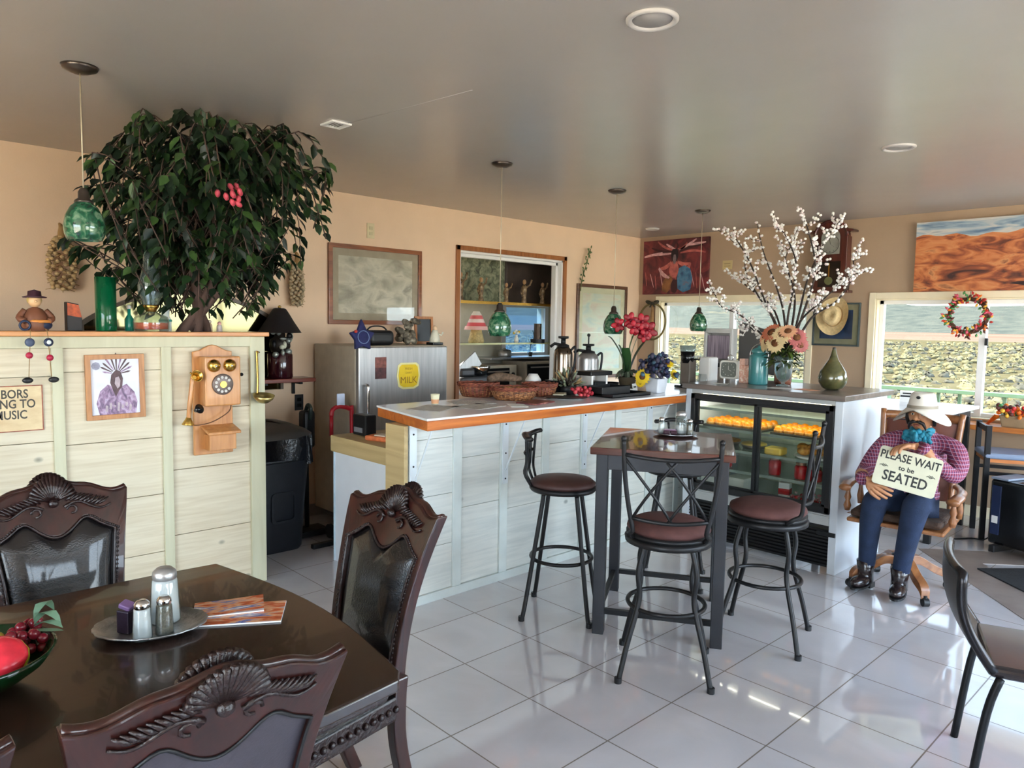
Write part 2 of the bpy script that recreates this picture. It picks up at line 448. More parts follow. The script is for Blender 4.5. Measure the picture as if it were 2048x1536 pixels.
# ================================================================== ROOM SHELL
XL, XR, YB, YF0, ZC = -3.10, 4.2, 4.8, -4.5, 2.5
struct('floor', MB().bb(-3.3, XR + .15, YF0 - .15, YB + .15, -.1, 0), m_floor)
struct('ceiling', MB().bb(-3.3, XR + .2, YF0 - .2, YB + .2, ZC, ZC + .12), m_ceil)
def wall_x(name, x0, x1, y0, y1, z1, holes, m_, z0=0):
    """wall normal to X with rectangular holes (ya,yb,za,zb)"""
    b = MB(); y = y0
    for (ya, yb, za, zb) in sorted(holes):
        b.bb(x0, x1, y, ya, z0, z1); b.bb(x0, x1, ya, yb, z0, za); b.bb(x0, x1, ya, yb, zb, z1); y = yb
    b.bb(x0, x1, y, y1, z0, z1)
    return struct(name, b, m_)
def wall_y(name, y0, y1, x0, x1, z1, holes, m_, z0=0):
    b = MB(); x = x0
    for (xa, xb, za, zb) in sorted(holes):
        b.bb(x, xa, y0, y1, z0, z1); b.bb(xa, xb, y0, y1, z0, za); b.bb(xa, xb, y0, y1, zb, z1); x = xb
    b.bb(x, x1, y0, y1, z0, z1)
    return struct(name, b, m_)
PASS = (2.15, 3.51, .86, 2.155)
W1 = (-2.80, -1.12, .80, 1.785); W2 = (-.51, 2.25, .80, 1.785)
E1 = (.40, 4.30, .35, 2.44); E2 = (-2.0, -.4, .75, 2.15); S1 = (-.5, 3.5, .35, 2.4)
wall_x('wall_left', XL - .13, XL, YF0 - .15, YB, ZC, [PASS], m_wall)
wall_y('wall_back', YB, YB + .15, XL - .13, XR + .15, ZC, [W1, W2], m_wall_shade)
wall_x('wall_right', XR, XR + .15, YF0 - .15, YB, ZC, [E1, E2], m_wall)
wall_y('wall_front', YF0 - .15, YF0, XL, XR, ZC, [S1], m_wall)
m_base = mat('baseboard_tile', (168, 160, 152), .3, var=.05)
struct('baseboard_left', MB().bb(XL, XL + .012, YF0, YB, 0, .09), m_base)
struct('baseboard_back', MB().bb(XL + .012, XR, YB - .012, YB, 0, .09), m_cream)

def window_y(n, x0, x1, z0, z1, mull, y=YB):
    """window in a wall normal to Y, seen from the -Y side"""
    t = thing('window_%d' % n, None, None); t['kind'] = 'structure'
    b = MB(); e = .055
    # outer casing on the room side
    b.bb(x0 - e, x0, y - .018, y, z0 - e, z1 + e); b.bb(x1, x1 + e, y - .018, y, z0 - e, z1 + e); b.bb(x0, x1, y - .018, y, z1, z1 + e)
    # reveal lining
    b.bb(x0, x0 + .012, y, y + .15, z0, z1); b.bb(x1 - .012, x1, y, y + .15, z0, z1); b.bb(x0, x1, y, y + .15, z1 - .012, z1); b.bb(x0, x1, y, y + .15, z0, z0 + .012)
    obj('window_casing', b, m_cream, t, .003)
    f = MB(); w_ = .035
    f.bb(x0 + .012, x0 + .012 + w_, y + .06, y + .11, z0 + .012, z1 - .012); f.bb(x1 - .012 - w_, x1 - .012, y + .06, y + .11, z0 + .012, z1 - .012)
    f.bb(x0 + .012, x1 - .012, y + .06, y + .11, z1 - .012 - w_, z1 - .012); f.bb(x0 + .012, x1 - .012, y + .06, y + .11, z0 + .012, z0 + .012 + w_)
    for mx_ in mull: f.bb(mx_ - .025, mx_ + .025, y + .05, y + .11, z0 + .012, z1 - .012)
    obj('window_frame', f, m_white, t, .003)
    obj('glass_pane', MB().bb(x0 + .02, x1 - .02, y + .083, y + .087, z0 + .02, z1 - .02), m_glass, t)
    return t
window_y(1, *W1, [-1.95]); window_y(2, *W2, [.31, 1.3])
def window_x(n, y0, y1, z0, z1, x, mull, sgn):
    t = thing('window_%d' % n, None, None); t['kind'] = 'structure'
    f = MB(); w_ = .05; xa, xb = sorted((x + sgn * .04, x + sgn * .10))
    f.bb(xa, xb, y0, y0 + w_, z0, z1); f.bb(xa, xb, y1 - w_, y1, z0, z1); f.bb(xa, xb, y0, y1, z1 - w_, z1); f.bb(xa, xb, y0, y1, z0, z0 + w_)
    for my in mull: f.bb(xa, xb, my - .03, my + .03, z0, z1)
    obj('window_frame', f, m_white, t)
    obj('glass_pane', MB().bb((xa + xb) / 2 - .002, (xa + xb) / 2 + .002, y0 + .01, y1 - .01, z0 + .01, z1 - .01), m_glass, t)
window_x(3, E1[0], E1[1], E1[2], E1[3], XR, [1.75, 2.95], 1)
window_x(4, E2[0], E2[1], E2[2], E2[3], XR, [-1.5, -.7], 1)
t = thing('window_5', None, None); t['kind'] = 'structure'
f = MB(); x0, x1, z0, z1 = S1
f.bb(x0, x0 + .05, -4.6, -4.54, z0, z1); f.bb(x1 - .05, x1, -4.6, -4.54, z0, z1); f.bb(x0, x1, -4.6, -4.54, z0, z0 + .05); f.bb(x0, x1, -4.6, -4.54, z1 - .05, z1); f.bb(1.47, 1.53, -4.6, -4.54, z0, z1)
obj('window_frame', f, m_white, t)
obj('glass_pane', MB().bb(x0 + .01, x1 - .01, -4.572, -4.568, z0 + .01, z1 - .01), m_glass, t)
# wooden window ledge
single('window_ledge', MB().bb(-.35, 2.3, 4.52, 4.782, .745, .785), m_orangex, 'long orange-stained wooden ledge under the right window, holding the flower planter', 'ledge', bevel=.004)

# ================================================================== PASS-THROUGH OPENING (window_6) AND KITCHEN
ya, yb, za, zb = PASS
t = thing('window_6', None, None); t['kind'] = 'structure'
b = MB(); e = .042
b.bb(XL, XL + .02, ya - e, ya, za - .3, zb + e); b.bb(XL, XL + .02, yb, yb + e, za - .3, zb + e); b.bb(XL, XL + .02, ya - e, yb + e, zb, zb + e)
obj('window_casing', b, wood('opening_casing_wood', (132, 78, 40), (176, 112, 62), 2, 12, .4), t, .002)
b = MB()
b.bb(XL - .14, XL + .002, ya, ya + .02, za, zb); b.bb(XL - .14, XL + .002, yb - .02, yb, za, zb); b.bb(XL - .14, XL + .002, ya, yb, zb - .02, zb); b.bb(XL - .14, XL + .002, ya, yb, za, za + .02)
b.bb(XL - .10, XL - .05, ya + .02, ya + .05, za, zb); b.bb(XL - .10, XL - .05, yb - .05, yb - .02, za, zb); b.bb(XL - .10, XL - .05, ya, yb, zb - .05, zb - .02)
obj('window_frame', b, m_white, t, .002)

KX = -4.25
m_kw = mat('kitchen_wall_paint', (205, 200, 180), .6, var=.05)
struct('kitchen_floor', MB().bb(KX - .1, XL - .2, .7, YB + .15, -.1, 0), mat('kitchen_floor_vinyl', (120, 112, 104), .4))
struct('kitchen_ceiling', MB().bb(KX - .1, XL - .2, .7, YB + .15, ZC, ZC + .1), mat('kitchen_ceiling_paint', (190, 188, 180), .6))
KW = (3.79, 4.44, 1.17, 1.70)
wall_x('wall_kitchen_far', KX - .12, KX, .7, YB + .15, ZC, [(1.4, 2.6, 1.0, 2.1), KW], m_kw)
struct('wall_kitchen_left', MB().bb(KX, XL - .13, .7, .8, 0, ZC), m_kw)
struct('wall_kitchen_right', MB().bb(KX, XL - .13, YB, YB + .15, 0, ZC), m_kw)
portal('window_portal', (KX - .2, 4.12, 1.43), (0, -PI / 2, 0), .53, .65)
portal('window_portal', (KX - .2, 2.0, 1.55), (0, -PI / 2, 0), 1.1, 1.2)
t = thing('window_7', None, None); t['kind'] = 'structure'
b = MB(); y0, y1, z0, z1 = KW; x_ = KX
b.bb(x_ - .02, x_ + .02, y0 - .06, y0, z0 - .06, z1 + .05); b.bb(x_ - .02, x_ + .02, y1, y1 + .06, z0 - .06, z1 + .05); b.bb(x_ - .02, x_ + .02, y0, y1, z1, z1 + .05); b.bb(x_ - .02, x_ + .02, y0, y1, z0 - .06, z0)
obj('window_frame', b, m_white, t, .002)
obj('glass_pane', MB().bb(x_ - .052, x_ - .048, y0, y1, z0, z1), glass_mat('blue_tinted_glass', (196, 220, 240), .05, 0, .25, (150, 200, 235)), t)

# kitchen contents seen through the opening
sh = MB(); 
s_ = thing('wall_shelf', 'narrow brass-edged shelf with figurines across top of the kitchen opening', 'shelf', (-3.46, 3.08, 0))
obj('shelf_board', MB().bb(-.11, .11, -.72, .78, 1.70, 1.716), mat('smoked_shelf_glass', (150, 158, 120), .2, var=.1), s_)
obj('shelf_edge', MB().bb(.11, .118, -.72, .78, 1.695, 1.722), m_brass, s_)
s_ = thing('wall_shelf', 'lower thin clear shelf with pale edge inside the kitchen opening', 'shelf', (-3.46, 3.08, 0))
obj('shelf_board', MB().bb(-.11, .11, -.72, .78, 1.306, 1.315), glass_mat('shelf_glass', (225, 240, 225), .12, 0, .15), s_)
obj('shelf_edge', MB().bb(.11, .116, -.72, .78, 1.302, 1.318), mat('pale_shelf_edge', (206, 206, 150), .3), s_)
# mottled backing panel behind the upper shelf
m_mott = ramp_mat('mottled_green_panel', [(0.3, (58, 62, 46)), (.5, (118, 124, 98)), (.62, (150, 152, 124)), (.75, (80, 78, 60))], 16, (1, 1, 1), .5, 8, 1.0)
single('backing_panel', MB().bb(-.01, .01, -.72, .14, 1.72, 2.2), m_mott, 'mottled grey-green backing panel behind left half of the upper kitchen shelf', 'panel', (-3.60, 3.02, 0))
single('cabinet', MB().bb(-.2, .2, -.34, .34, 1.73, 2.495), mat('dark_cabinet_wood', (62, 52, 46), .4, var=.2), 'dark cabinet box hanging behind right half of the upper kitchen shelf', 'cabinet', (-3.78, 3.52, 0), bevel=.004)
# figurines on the upper shelf
m_fig = ramp_mat('aged_figurine_paint', [(0.3, (60, 44, 30)), (.55, (140, 110, 74)), (.8, (190, 178, 150))], 40, (1, 1, 1), .5, 4)
def figurine(y, h, lab, lean=0.0, x=-3.43):
    t = thing('figurine', lab, 'figurine', (x, y, 1.716), 0, 'figurines on the upper kitchen shelf')
    k = h / .26
    b = MB(); b.lathe([(.0, 0), (.032 * k, 0), (.03 * k, .015 * k), (.02 * k, .06 * k), (.027 * k, .12 * k), (.03 * k, .16 * k), (.016 * k, .185 * k), (0.0, .19 * k)], seg=12)
    b.tube([(0, -.025 * k, .16 * k), (.01, -.055 * k, .12 * k), (.02, -.04 * k, .07 * k)], .009 * k, 6); b.tube([(0, .025 * k, .16 * k), (.01, (.055 + lean * .03) * k, .19 * k), (.015, (.06 + lean * .05) * k, .24 * k)], .009 * k, 6)
    obj('figure', b, m_fig, t)
    obj('head', MB().sph((0, 0, .215 * k), (.02 * k, .019 * k, .025 * k)), mat('figurine_face', (170, 130, 92), .5), t)
    return t
figurine(2.44, .30, 'tall dark figurine leftmost on the upper kitchen shelf')
figurine(2.70, .26, 'brown figurine standing second from left on the upper kitchen shelf')
figurine(3.04, .22, 'small pale figurine at middle of the upper kitchen shelf', .3)
figurine(3.29, .27, 'figurine with raised arm right of middle on the upper kitchen shelf', .6)
figurine(3.56, .25, 'golden brown figurine nearest right end of the upper kitchen shelf', .1)
# pink layered box stack
t = thing('stacked_cake_boxes', 'red and white tapered layered lamp shade on lower kitchen shelf', 'lamp', (-3.47, 2.68, 1.315)); t.name = 'fringed_lamp'
obj('lamp_base', MB().lathe([(0.0, 0), (.075, 0), (.08, .02), (.06, .10), (.05, .14), (0, .14)], seg=20), mat('straw_lamp_base', (186, 164, 110), .6, var=.25, scale=50), t)
b = MB()
for i, (r0, r1, z0, z1, c) in enumerate([(.12, .11, .13, .165, (240, 190, 180)), (.098, .085, .165, .20, (222, 92, 96)), (.085, .07, .2, .235, (240, 214, 206)), (.07, .055, .235, .27, (224, 110, 110)), (.055, .03, .27, .31, (236, 226, 214))]):
    b.use(mat('lamp_band_%d' % i, c, .5)).lathe([(r0, z0), (r1, z1)], seg=24)
obj('lamp_shade', b, None, t)
# stainless counter with ovens
t = thing('kitchen_counter', 'steel kitchen counter along the far kitchen wall, seen through the opening', 'counter', (-4.0, 3.1, 0))
obj('counter_top', MB().bb(-.24, .24, -1.4, 1.6, .72, .76), m_steeld, t, .004)
obj('cabinet_body', MB().bb(-.22, .2, -1.38, 1.58, 0, .72), mat('kitchen_cabinet_grey', (120, 116, 110), .5), t, .004)
def oven(y, w_, h, lab):
    t = thing('countertop_oven', lab, 'oven', (-3.99, y, .76), 0)
    obj('oven_body', MB().bb(-.2, .19, -w_ / 2, w_ / 2, .015, h), m_steeld, t, .008)
    obj('oven_door', MB().bb(.19, .205, -w_ / 2 + .02, w_ / 2 - .12, .03, h - .03), m_blackg, t, .004)
    obj('handle', MB().bb(.22, .235, -w_ / 2 + .04, w_ / 2 - .14, h - .07, h - .055), m_chrome, t)
    for i in range(3): obj('knob', MB().cyl((.198, w_ / 2 - .06, .06 + i * .07), .018, .02, 12, (0, PI / 2, 0)), m_black, t)
oven(3.25, .62, .30, 'wide dark-doored countertop oven at left on far kitchen counter')
oven(3.98, .56, .33, 'dark-doored countertop oven below the blue kitchen window')
single('steel_shelf', MB().bb(-.18, .18, -.7, .75, 0, .02), m_steel, 'bright steel rack shelf fixed below the blue kitchen window', 'shelf', (-4.06, 3.95, 1.115), bevel=.002)
t = thing('food_slicer', 'grey kitchen machine with slanted steel guard near left of the opening', 'machine', (-3.60, 2.72, 0)); t.name = 'food_mixer'
obj('machine_stand', MB().bb(-.14, .14, -.3, .3, 0, .86), m_steeld, t, .01)
obj('machine_body', MB().bb(-.12, .12, -.22, .22, .86, .98).bb(-.08, .08, -.18, 0, .98, 1.06), mat('machine_grey', (70, 72, 76), .3, .4), t, .02)
obj('guard', MB().bar((0, -.2, .95), (0, .1, 1.16), .02, .16), m_steel, t, .004)
obj('bowl', MB().lathe([(0, .98), (.07, .985), (.11, 1.06), (.115, 1.08), (.108, 1.08), (.065, .99), (0, .988)], (0, .12, 0), 24), m_chrome, t)
t = thing('stock_pot', 'round steel pot with domed lid on the rack below blue window', 'pot', (-4.06, 3.62, 1.135))
obj('pot_body', MB().lathe([(0, 0), (.07, 0), (.075, .01), (.075, .07), (.068, .07), (.068, .01), (0, .01)], seg=28), m_steel, t)
obj('lid', MB().lathe([(.077, .07), (.07, .08), (.02, .09), (.012, .10), (0, .10)], seg=28), m_chrome, t)
t = thing('small_plant', 'thin dark twig standing in a cup below the blue kitchen window', 'plant', (-4.04, 4.0, 1.135)); t.name = 'twig_cup'
obj('cup', MB().lathe([(0, 0), (.025, 0), (.032, .05), (.028, .05), (.02, .004), (0, .004)], seg=16), mat('dark_cup', (50, 46, 42), .4), t)
obj('twig', MB().tube(spline([(0, 0, .01), (.0, .01, .12), (.01, .05, .22), (.0, .04, .30)]), .004, 6).tube([(0, .01, .12), (0, -.03, .2)], .003, 5), mat('dark_twig', (48, 44, 34), .7), t)
t = thing('bread_basket', 'tan domed bread basket with dark handle at left end of far kitchen counter', 'basket', (-4.0, 2.55, .76))
obj('basket_body', MB().lathe([(0, 0), (.14, 0), (.17, .2), (.16, .3), (0, .36)], seg=20), mat('bread_crust', (150, 132, 84), .7, var=.3, scale=30), t)
obj('handle', MB().tube(spline([(0, -.15, .26), (0, -.08, .43), (0, .08, .43), (0, .15, .26)]), .014, 8), m_black, t)
t = thing('kitchen_lantern', 'dark cylindrical lantern hanging at right side inside the kitchen opening', 'lantern', (-3.35, 3.42, 1.315)); t.name = 'lantern'
obj('lantern_body', MB().cyl((0, 0, .12), .04, .16, 20), mat('dark_bronze', (66, 54, 44), .4, .6), t)
obj('lantern_base', MB().cyl((0, 0, .02), .075, .04, 20), m_iron, t)
t = thing('flower_vase', 'small vase with yellow and white flowers standing on lower kitchen shelf', 'vase', (-3.46, 3.22, 1.315))
obj('vase_body', MB().lathe([(0, 0), (.02, 0), (.025, .03), (.012, .07), (.014, .08)], seg=16), mat('pale_vase', (210, 205, 190), .3), t)
b = MB()
for k in range(5):
    a = k * 1.3; b.use(mat('tiny_yellow_flower', (216, 180, 60), .6) if k % 2 else mat('tiny_white_flower', (230, 226, 210), .6)).sph((.02 * math.cos(a), .03 * math.sin(a), .10 + .01 * (k % 3)), .014, 8, 6)
obj('flowers', b, None, t)

# ================================================================== OUTSIDE
m_deck = mat('deck_boards', (120, 114, 104), .7, var=.1, stretch=(1, 12, 1))
struct('porch_deck', MB().bb(-6.5, 8, YB + .15, 7.0, -.25, -.05), m_deck)
t = thing('deck_railing', 'pale green deck railing outside behind the windows', 'railing', (0, 6.6, -.05))
m_rail = mat('green_rail_paint', (96, 124, 96), .5, var=.06)
obj('top_rail', MB().bb(-6.4, 7.9, -.045, .045, .91, .95), m_rail, t, .004)
obj('bottom_rail', MB().bb(-6.4, 7.9, -.02, .02, .10, .15), m_rail, t)
for i in range(9): obj('post', MB().bb(-6.4 + i * 1.78, -6.31 + i * 1.78, -.045, .045, 0, .91), m_rail, t)
for i in range(70): 
    if i % 9: obj('baluster', MB().bb(-6.3 + i * .2, -6.27 + i * .2, -.015, .015, .15, .91), m_rail, t)
# terrain: valley floor, dry plain, wooded hills
def terrain(name, fn, x0, x1, y0, y1, nx, ny, m_):
    b = MB(); b.grid(lambda u, v: ((x0 + (x1 - x0) * u), (y0 + (y1 - y0) * v), fn(x0 + (x1 - x0) * u, y0 + (y1 - y0) * v)), nx, ny)
    return struct(name, b, m_)
from mathutils import noise as mnoise
m_brush = ramp_mat('dry_brush_ground', [(0.3, (46, 44, 32)), (.45, (60, 56, 40)), (.6, (68, 63, 47)), (.75, (50, 46, 38))], .35, (1, 1, 1), .9, 12, .5, spec=0.0)
m_plain = ramp_mat('pink_dry_plain', [(0.3, (76, 60, 52)), (.6, (86, 70, 61))], .008, (.3, 1, 1), .9, 8, spec=0.0)
m_hill = ramp_mat('wooded_hill', [(0.3, (46, 50, 48)), (.6, (60, 62, 57))], .05, (1, 1, 1), .9, 10, spec=0.0)
terrain('valley_ground', lambda x, y: -3.6 + .4 * mnoise.noise(Vector((x * .02, y * .02, 0))), -420, 300, 8, 420, 60, 40, m_brush)
terrain('distant_plain', lambda x, y: -4 + 1.5 * max(0, (y - 420) / 400), -1200, 700, 418, 1100, 40, 20, m_plain)
def hf(x, y):
    d = (y - 1080) / 500
    return -4 + 78 * min(1, max(0, d)) * (.75 + .5 * mnoise.noise(Vector((x * .0022, y * .002, 3))) + .2 * mnoise.noise(Vector((x * .009, y * .006, 7))))
terrain('distant_hills', hf, -2600, 1600, 1080, 1900, 150, 30, m_hill)
# kitchen side ground (west) so that the far window does not look on nothing
struct('yard_ground', MB().bb(-400, -6.2, -60, 8, -3.9, -3.7), m_brush)
m_bounce = mat('pale_bounce_ground', (234, 220, 200), .9, var=.2, scale=.5)
struct('yard_ground', MB().bb(8.0, 200, -120, 8, -.6, -.4).bb(-6.2, 8.0, -120, -4.7, -.6, -.4).bb(4.4, 8.0, -4.7, 4.95, -.6, -.4), m_bounce)  # unseen ground east and south, added pale to bounce light up indoors
# brush: countless low bushes on the valley floor
b = MB(); m_b1 = mat('sage_bush', (84, 80, 60), .9, var=.3, scale=2, spec=0); m_b2 = mat('grey_bush', (64, 62, 54), .9, var=.3, scale=2, spec=0); m_b3 = mat('yellow_bush', (94, 88, 66), .9, var=.2, scale=2, spec=0)
rnd.seed(3)
for i in range(7500):
    d = 30 * (11 ** rnd.random()); a = rnd.uniform(-.35, 1.05)
    x = 2 - d * math.sin(a); y = 5 + d * math.cos(a)
    if y < 12: continue
    r = rnd.uniform(.14, .34) * (1 + d / 180)
    n0 = len(b.v); b.use(rnd.choice((m_b1, m_b2, m_b3))).sph((x, y, -3.6 + r * .25), (r * rnd.uniform(.8, 1.6), r, r * rnd.uniform(.5, .9)), 8, 5)
    for q in range(n0, len(b.v)): b.v[q] = b.v[q] + Vector((rnd.uniform(-.35, .35), rnd.uniform(-.35, .35), rnd.uniform(-.3, .45))) * r
tag(obj('sagebrush', b), 'pale yellow-green scrub bushes covering valley beyond the deck', 'brush', kind='stuff')
# ================================================================== PARTITION (half wall of whitewashed boards)
PX = -1.99
t = thing('half_wall', 'chest-high partition of whitewashed boards with orange wooden cap', 'partition', (0, 0, 0))
b = MB(); rnd.seed(5)
cols = [-3.0, -2.45, -1.94, -1.70, -1.21, -.72, -.27]
core = MB().bb(-2.12, -2.012, -3.0, -.2, 0, 1.41)
obj('core_panel', core, m_plank, t)
for i in range(len(cols) - 1):
    z = 0.0; off = rnd.uniform(0, .2)
    hs = [.16 + off] + [rnd.uniform(.30, .36) for _ in range(5)]
    for h in hs:
        z2 = min(z + h, 1.36)
        if z2 - z > .02: b.bb(-2.012, PX, cols[i], cols[i + 1], z + .0015, z2 - .0015)
        z = z2
        if z >= 1.36: break
obj('board_facing', b, m_plank, t, .0015)
b = MB()
for y in cols[1:-1]: b.bb(PX, PX + .016, y - .024, y + .024, .0, 1.365)
b.bb(PX - .02, PX + .018, -3.0, -.2, 1.36, 1.415)
obj('batten_trim', b, m_postw, t, .002)
obj('end_post', MB().bb(-2.13, PX + .02, -.275, -.19, 0, 1.415), m_postw, t, .003)
obj('top_cap', MB().bb(-2.17, PX + .05, -3.02, -.175, 1.416, 1.44), wood('cap_wood', (176, 104, 52), (222, 160, 96), 1, 16, .35, .3), t, .004)

# ================================================================== SERVING COUNTER
t = thing('serving_counter', 'long counter faced with pale boards, white top with orange wooden edge', 'counter', (0, 0, 0))
CX = -1.09
b = MB(); ys = [.17, .50, .85, 1.20, 1.555, 1.91, 2.27, 2.63, 3.1]
for i in range(8):
    z = .05; off = rnd.uniform(-.1, .15)
    for h in [.3 + off, .28, .31, .3]:
        z2 = min(z + h, .975)
        if z2 > z + .02: b.bb(CX - .02, CX, ys[i] + .001, ys[i + 1] - .001, z + .001, z2 - .001)
        z = z2
obj('board_facing', b, m_plank2, t, .0015)
obj('core_panel', MB().bb(CX - .16, CX - .021, .17, 3.1, 0, .975), m_tan, t)
b = MB()
for y in ys[1:-1]: b.bb(CX, CX + .012, y - .03, y + .03, .05, .975)
b.bb(CX - .01, CX + .014, .17, 3.1, 0, .05)
obj('batten_trim', b, mat('pale_green_batten', (202, 210, 206), .5, var=.05), t, .002)
obj('end_post', MB().bb(CX - .165, CX + .006, .145, .17, 0, .975), m_tan, t, .002)
top = [(-.862, .125), (-.885, 2.42), (-.935, 2.42), (-.935, 3.12), (-1.53, 3.12), (-1.50, .255)]
obj('edge_band', MB().prism(top, .05, TR((0, 0, .977))), m_orange, t, .003)
def shrink(pl, d):
    c = Vector((sum(p[0] for p in pl) / len(pl), sum(p[1] for p in pl) / len(pl)))
    return [(p[0] - math.copysign(d, p[0] - c.x), p[1] - math.copysign(d, p[1] - c.y)) for p in pl]
obj('countertop', MB().prism([(-.858, .12), (-.881, 2.424), (-.931, 2.424), (-.931, 3.124), (-1.534, 3.124), (-1.504, .25)], .012, TR((0, 0, 1.0275))), mat('white_laminate', (226, 228, 230), .22, var=.02, coat=.3), t, .003)
m_br = mat('white_bracket_metal', (214, 222, 226), .4, .1, var=.03)
for y in (.165 + .03, .853, 1.556, 2.27):
    br = obj('bracket', MB().bb(CX + .012, CX + .018, y - .022, y + .022, .58, .975).bb(CX + .012, -.90, y - .018, y + .018, .970, .976).bar((CX + .02, y, .66), (-.92, y, .965), .008, .006), m_br, t)
    for z in (.93, .76, .61): obj('screw', MB().cyl((CX + .019, y, z), .005, .004, 8, (0, PI / 2, 0)), m_iron, br)

# lower back counter
t = thing('back_counter', 'low tan-topped side counter with white panel, left of the serving counter', 'counter', (0, 0, 0))
obj('counter_top', MB().bb(-2.05, CX - .168, .27, .95, .70, .80), m_tan, t, .003)
obj('side_panel', MB().bb(-2.03, CX - .168, .29, .31, 0, .70), mat('white_melamine', (212, 216, 220), .4, var=.02), t, .002)
obj('panel_edge', MB().bb(-2.042, -2.03, .285, .95, 0, .70), mat('pale_blue_edge', (200, 218, 230), .4), t)

# ================================================================== STEEL REFRIGERATOR
t = thing('refrigerator', 'stainless upright refrigerator with yellow milk sticker behind the counter', 'refrigerator', (-2.45, .714, 0))
obj('cabinet_side', MB().bb(-.62, -.04, 0, .80, .08, 1.335), m_steeld, t, .006)
dr = obj('door', MB().bb(-.04, 0, .004, .796, .10, 1.33), m_steel, t, .01)
obj('door_handle', MB().tube(spline([(.0, .055, 1.06), (.04, .055, 1.055), (.045, .055, .95), (.04, .055, .86), (.0, .055, .855)]), .011, 8), m_chrome, dr)
obj('foot_grille', MB().bb(-.03, -.01, .02, .78, 0, .09), m_black, t)
Mx = XF(.0005, .43, 1.115)
b = MB(); sh_ = [(-.095, .075), (-.07, .095), (.07, .095), (.095, .075), (.105, .0), (.09, -.08), (.05, -.1), (-.05, -.1), (-.09, -.08), (-.105, .0)]
b.use(mat('sticker_pale_edge', (224, 214, 150), .4)).prism(sh_, .002, Mx)
b.use(mat('sticker_yellow', (222, 186, 20), .4)).prism([(x * .86, y * .86) for x, y in sh_], .0028, Mx)
b.use(mat('sticker_lettering', (140, 100, 14), .5)).text('MILK', .070, XF(.0034, .43, 1.08), .0004, .0)
b.text('FRESH', .024, XF(.0034, .43, 1.165), .0004); b.text('DAIRY', .020, XF(.0034, .43, 1.135), .0004)
tag(obj('milk_sticker', b), 'yellow shield-shaped MILK sticker on the refrigerator door', 'sticker').location = (-2.45, .714, 0)
b = MB(); b.use(mat('postcard_upper', (120, 66, 56), .5, var=.4, scale=40)).bb(0, .002, .14, .235, 1.18, 1.255); b.use(mat('postcard_lower', (74, 34, 34), .5, var=.5, scale=30)).bb(0, .002, .14, .235, 1.10, 1.18)
tag(obj('postcard', b), 'dark reddish postcard stuck on the upper left of refrigerator door', 'postcard').location = (-2.45, .714, 0)

# things on the refrigerator
FZ = 1.336
t = thing('star_ornament', 'navy blue fabric star ornament hanging over refrigerator top left corner', 'ornament', (-2.50, .735, FZ + .055))
pts = []
for i in range(10):
    a = PI / 2 + i * PI / 5; r = (.13 if i == 0 else .105) if i % 2 == 0 else .062; pts.append((r * math.cos(a), r * math.sin(a)))
st = MB(); Mx = Matrix.Rotation(-.1, 4, 'Y') @ XF(.05, 0, 0)
st.prism(pts, .035, Mx); obj('star_body', st, mat('navy_fabric', (34, 38, 84), .8, var=.3, bump=.3), t, .01)
obj('ring_trim', MB().tube([Mx @ Vector((.045 * math.cos(a * PI / 8), .045 * math.sin(a * PI / 8), .04)) for a in range(16)], .003, 6, True), mat('pale_stitching', (110, 130, 170), .6), t)
obj('red_bead', MB().sph(Mx @ Vector((-.06, .04, .04)), .012, 10, 8), mat('red_bead', (180, 60, 50), .4), t)
t = thing('speaker_case', 'small black rounded case on the refrigerator beside the navy star', 'case', (-2.62, .98, FZ))
obj('case_body', MB().bb(-.08, .08, -.11, .11, 0, .11), m_black, t, .035, 4)
obj('carry_strap', MB().tube(spline([(0, -.10, .09), (0, -.05, .135), (0, .05, .135), (0, .1, .09)]), .006, 6), m_black, t)
t = thing('rock_sculpture', 'craggy grey-brown rock sculpture on top of the refrigerator', 'sculpture', (-2.66, 1.28, FZ))
b = MB(); rnd.seed(8)
for i in range(16):
    b.sph((rnd.uniform(-.05, .05), rnd.uniform(-.09, .09), .03 + .012 * i * rnd.uniform(.3, .9)), (rnd.uniform(.02, .05), rnd.uniform(.02, .05), rnd.uniform(.02, .05)), 7, 5, (rnd.random() * 3, rnd.random() * 3, 0))
obj('rock_body', b, ramp_mat('craggy_rock', [(0.3, (40, 32, 24)), (.5, (110, 100, 84)), (.7, (160, 152, 134))], 26, (1, 1, 1), .8, 6, 1, bump=.6), t)
t = thing('small_photo_frame', 'little wood-framed dark picture standing at the right on refrigerator', 'frame', (-2.74, 1.50, FZ), -.1)
Mf = Matrix.Rotation(-.08, 4, 'Y') @ XF(0, 0, .11)
sq = lambda w, h: [(-w, -h), (w, -h), (w, h), (-w, h)]
obj('frame', MB().ring(sq(.085, .11), sq(.065, .088), .015, Mf), wood('amber_frame', (150, 88, 40), (190, 124, 66), 2, 20, .4), t, .002)
obj('picture', MB().prism(sq(.066, .089), .004, Mf), mat('dark_slate_picture', (34, 40, 44), .3, var=.3), t)
obj('easel_leg', MB().bar((-.01, 0, .15), (-.09, 0, 0), .02, .006), m_iron, t)
t = thing('white_figurine', 'white cloaked figurine on dark base in front of the little frame', 'figurine', (-2.56, 1.47, FZ))
obj('base', MB().bb(-.045, .045, -.05, .05, 0, .02), m_blackg, t, .004)
obj('robe', MB().lathe([(.0, .02), (.042, .02), (.04, .05), (.028, .09), (.02, .115), (0, .12)], seg=16), mat('ivory_porcelain', (210, 204, 184), .3, var=.1), t)
obj('head', MB().sph((0, 0, .13), .02, 12, 8), mat('ivory_face', (220, 186, 150), .4), t)
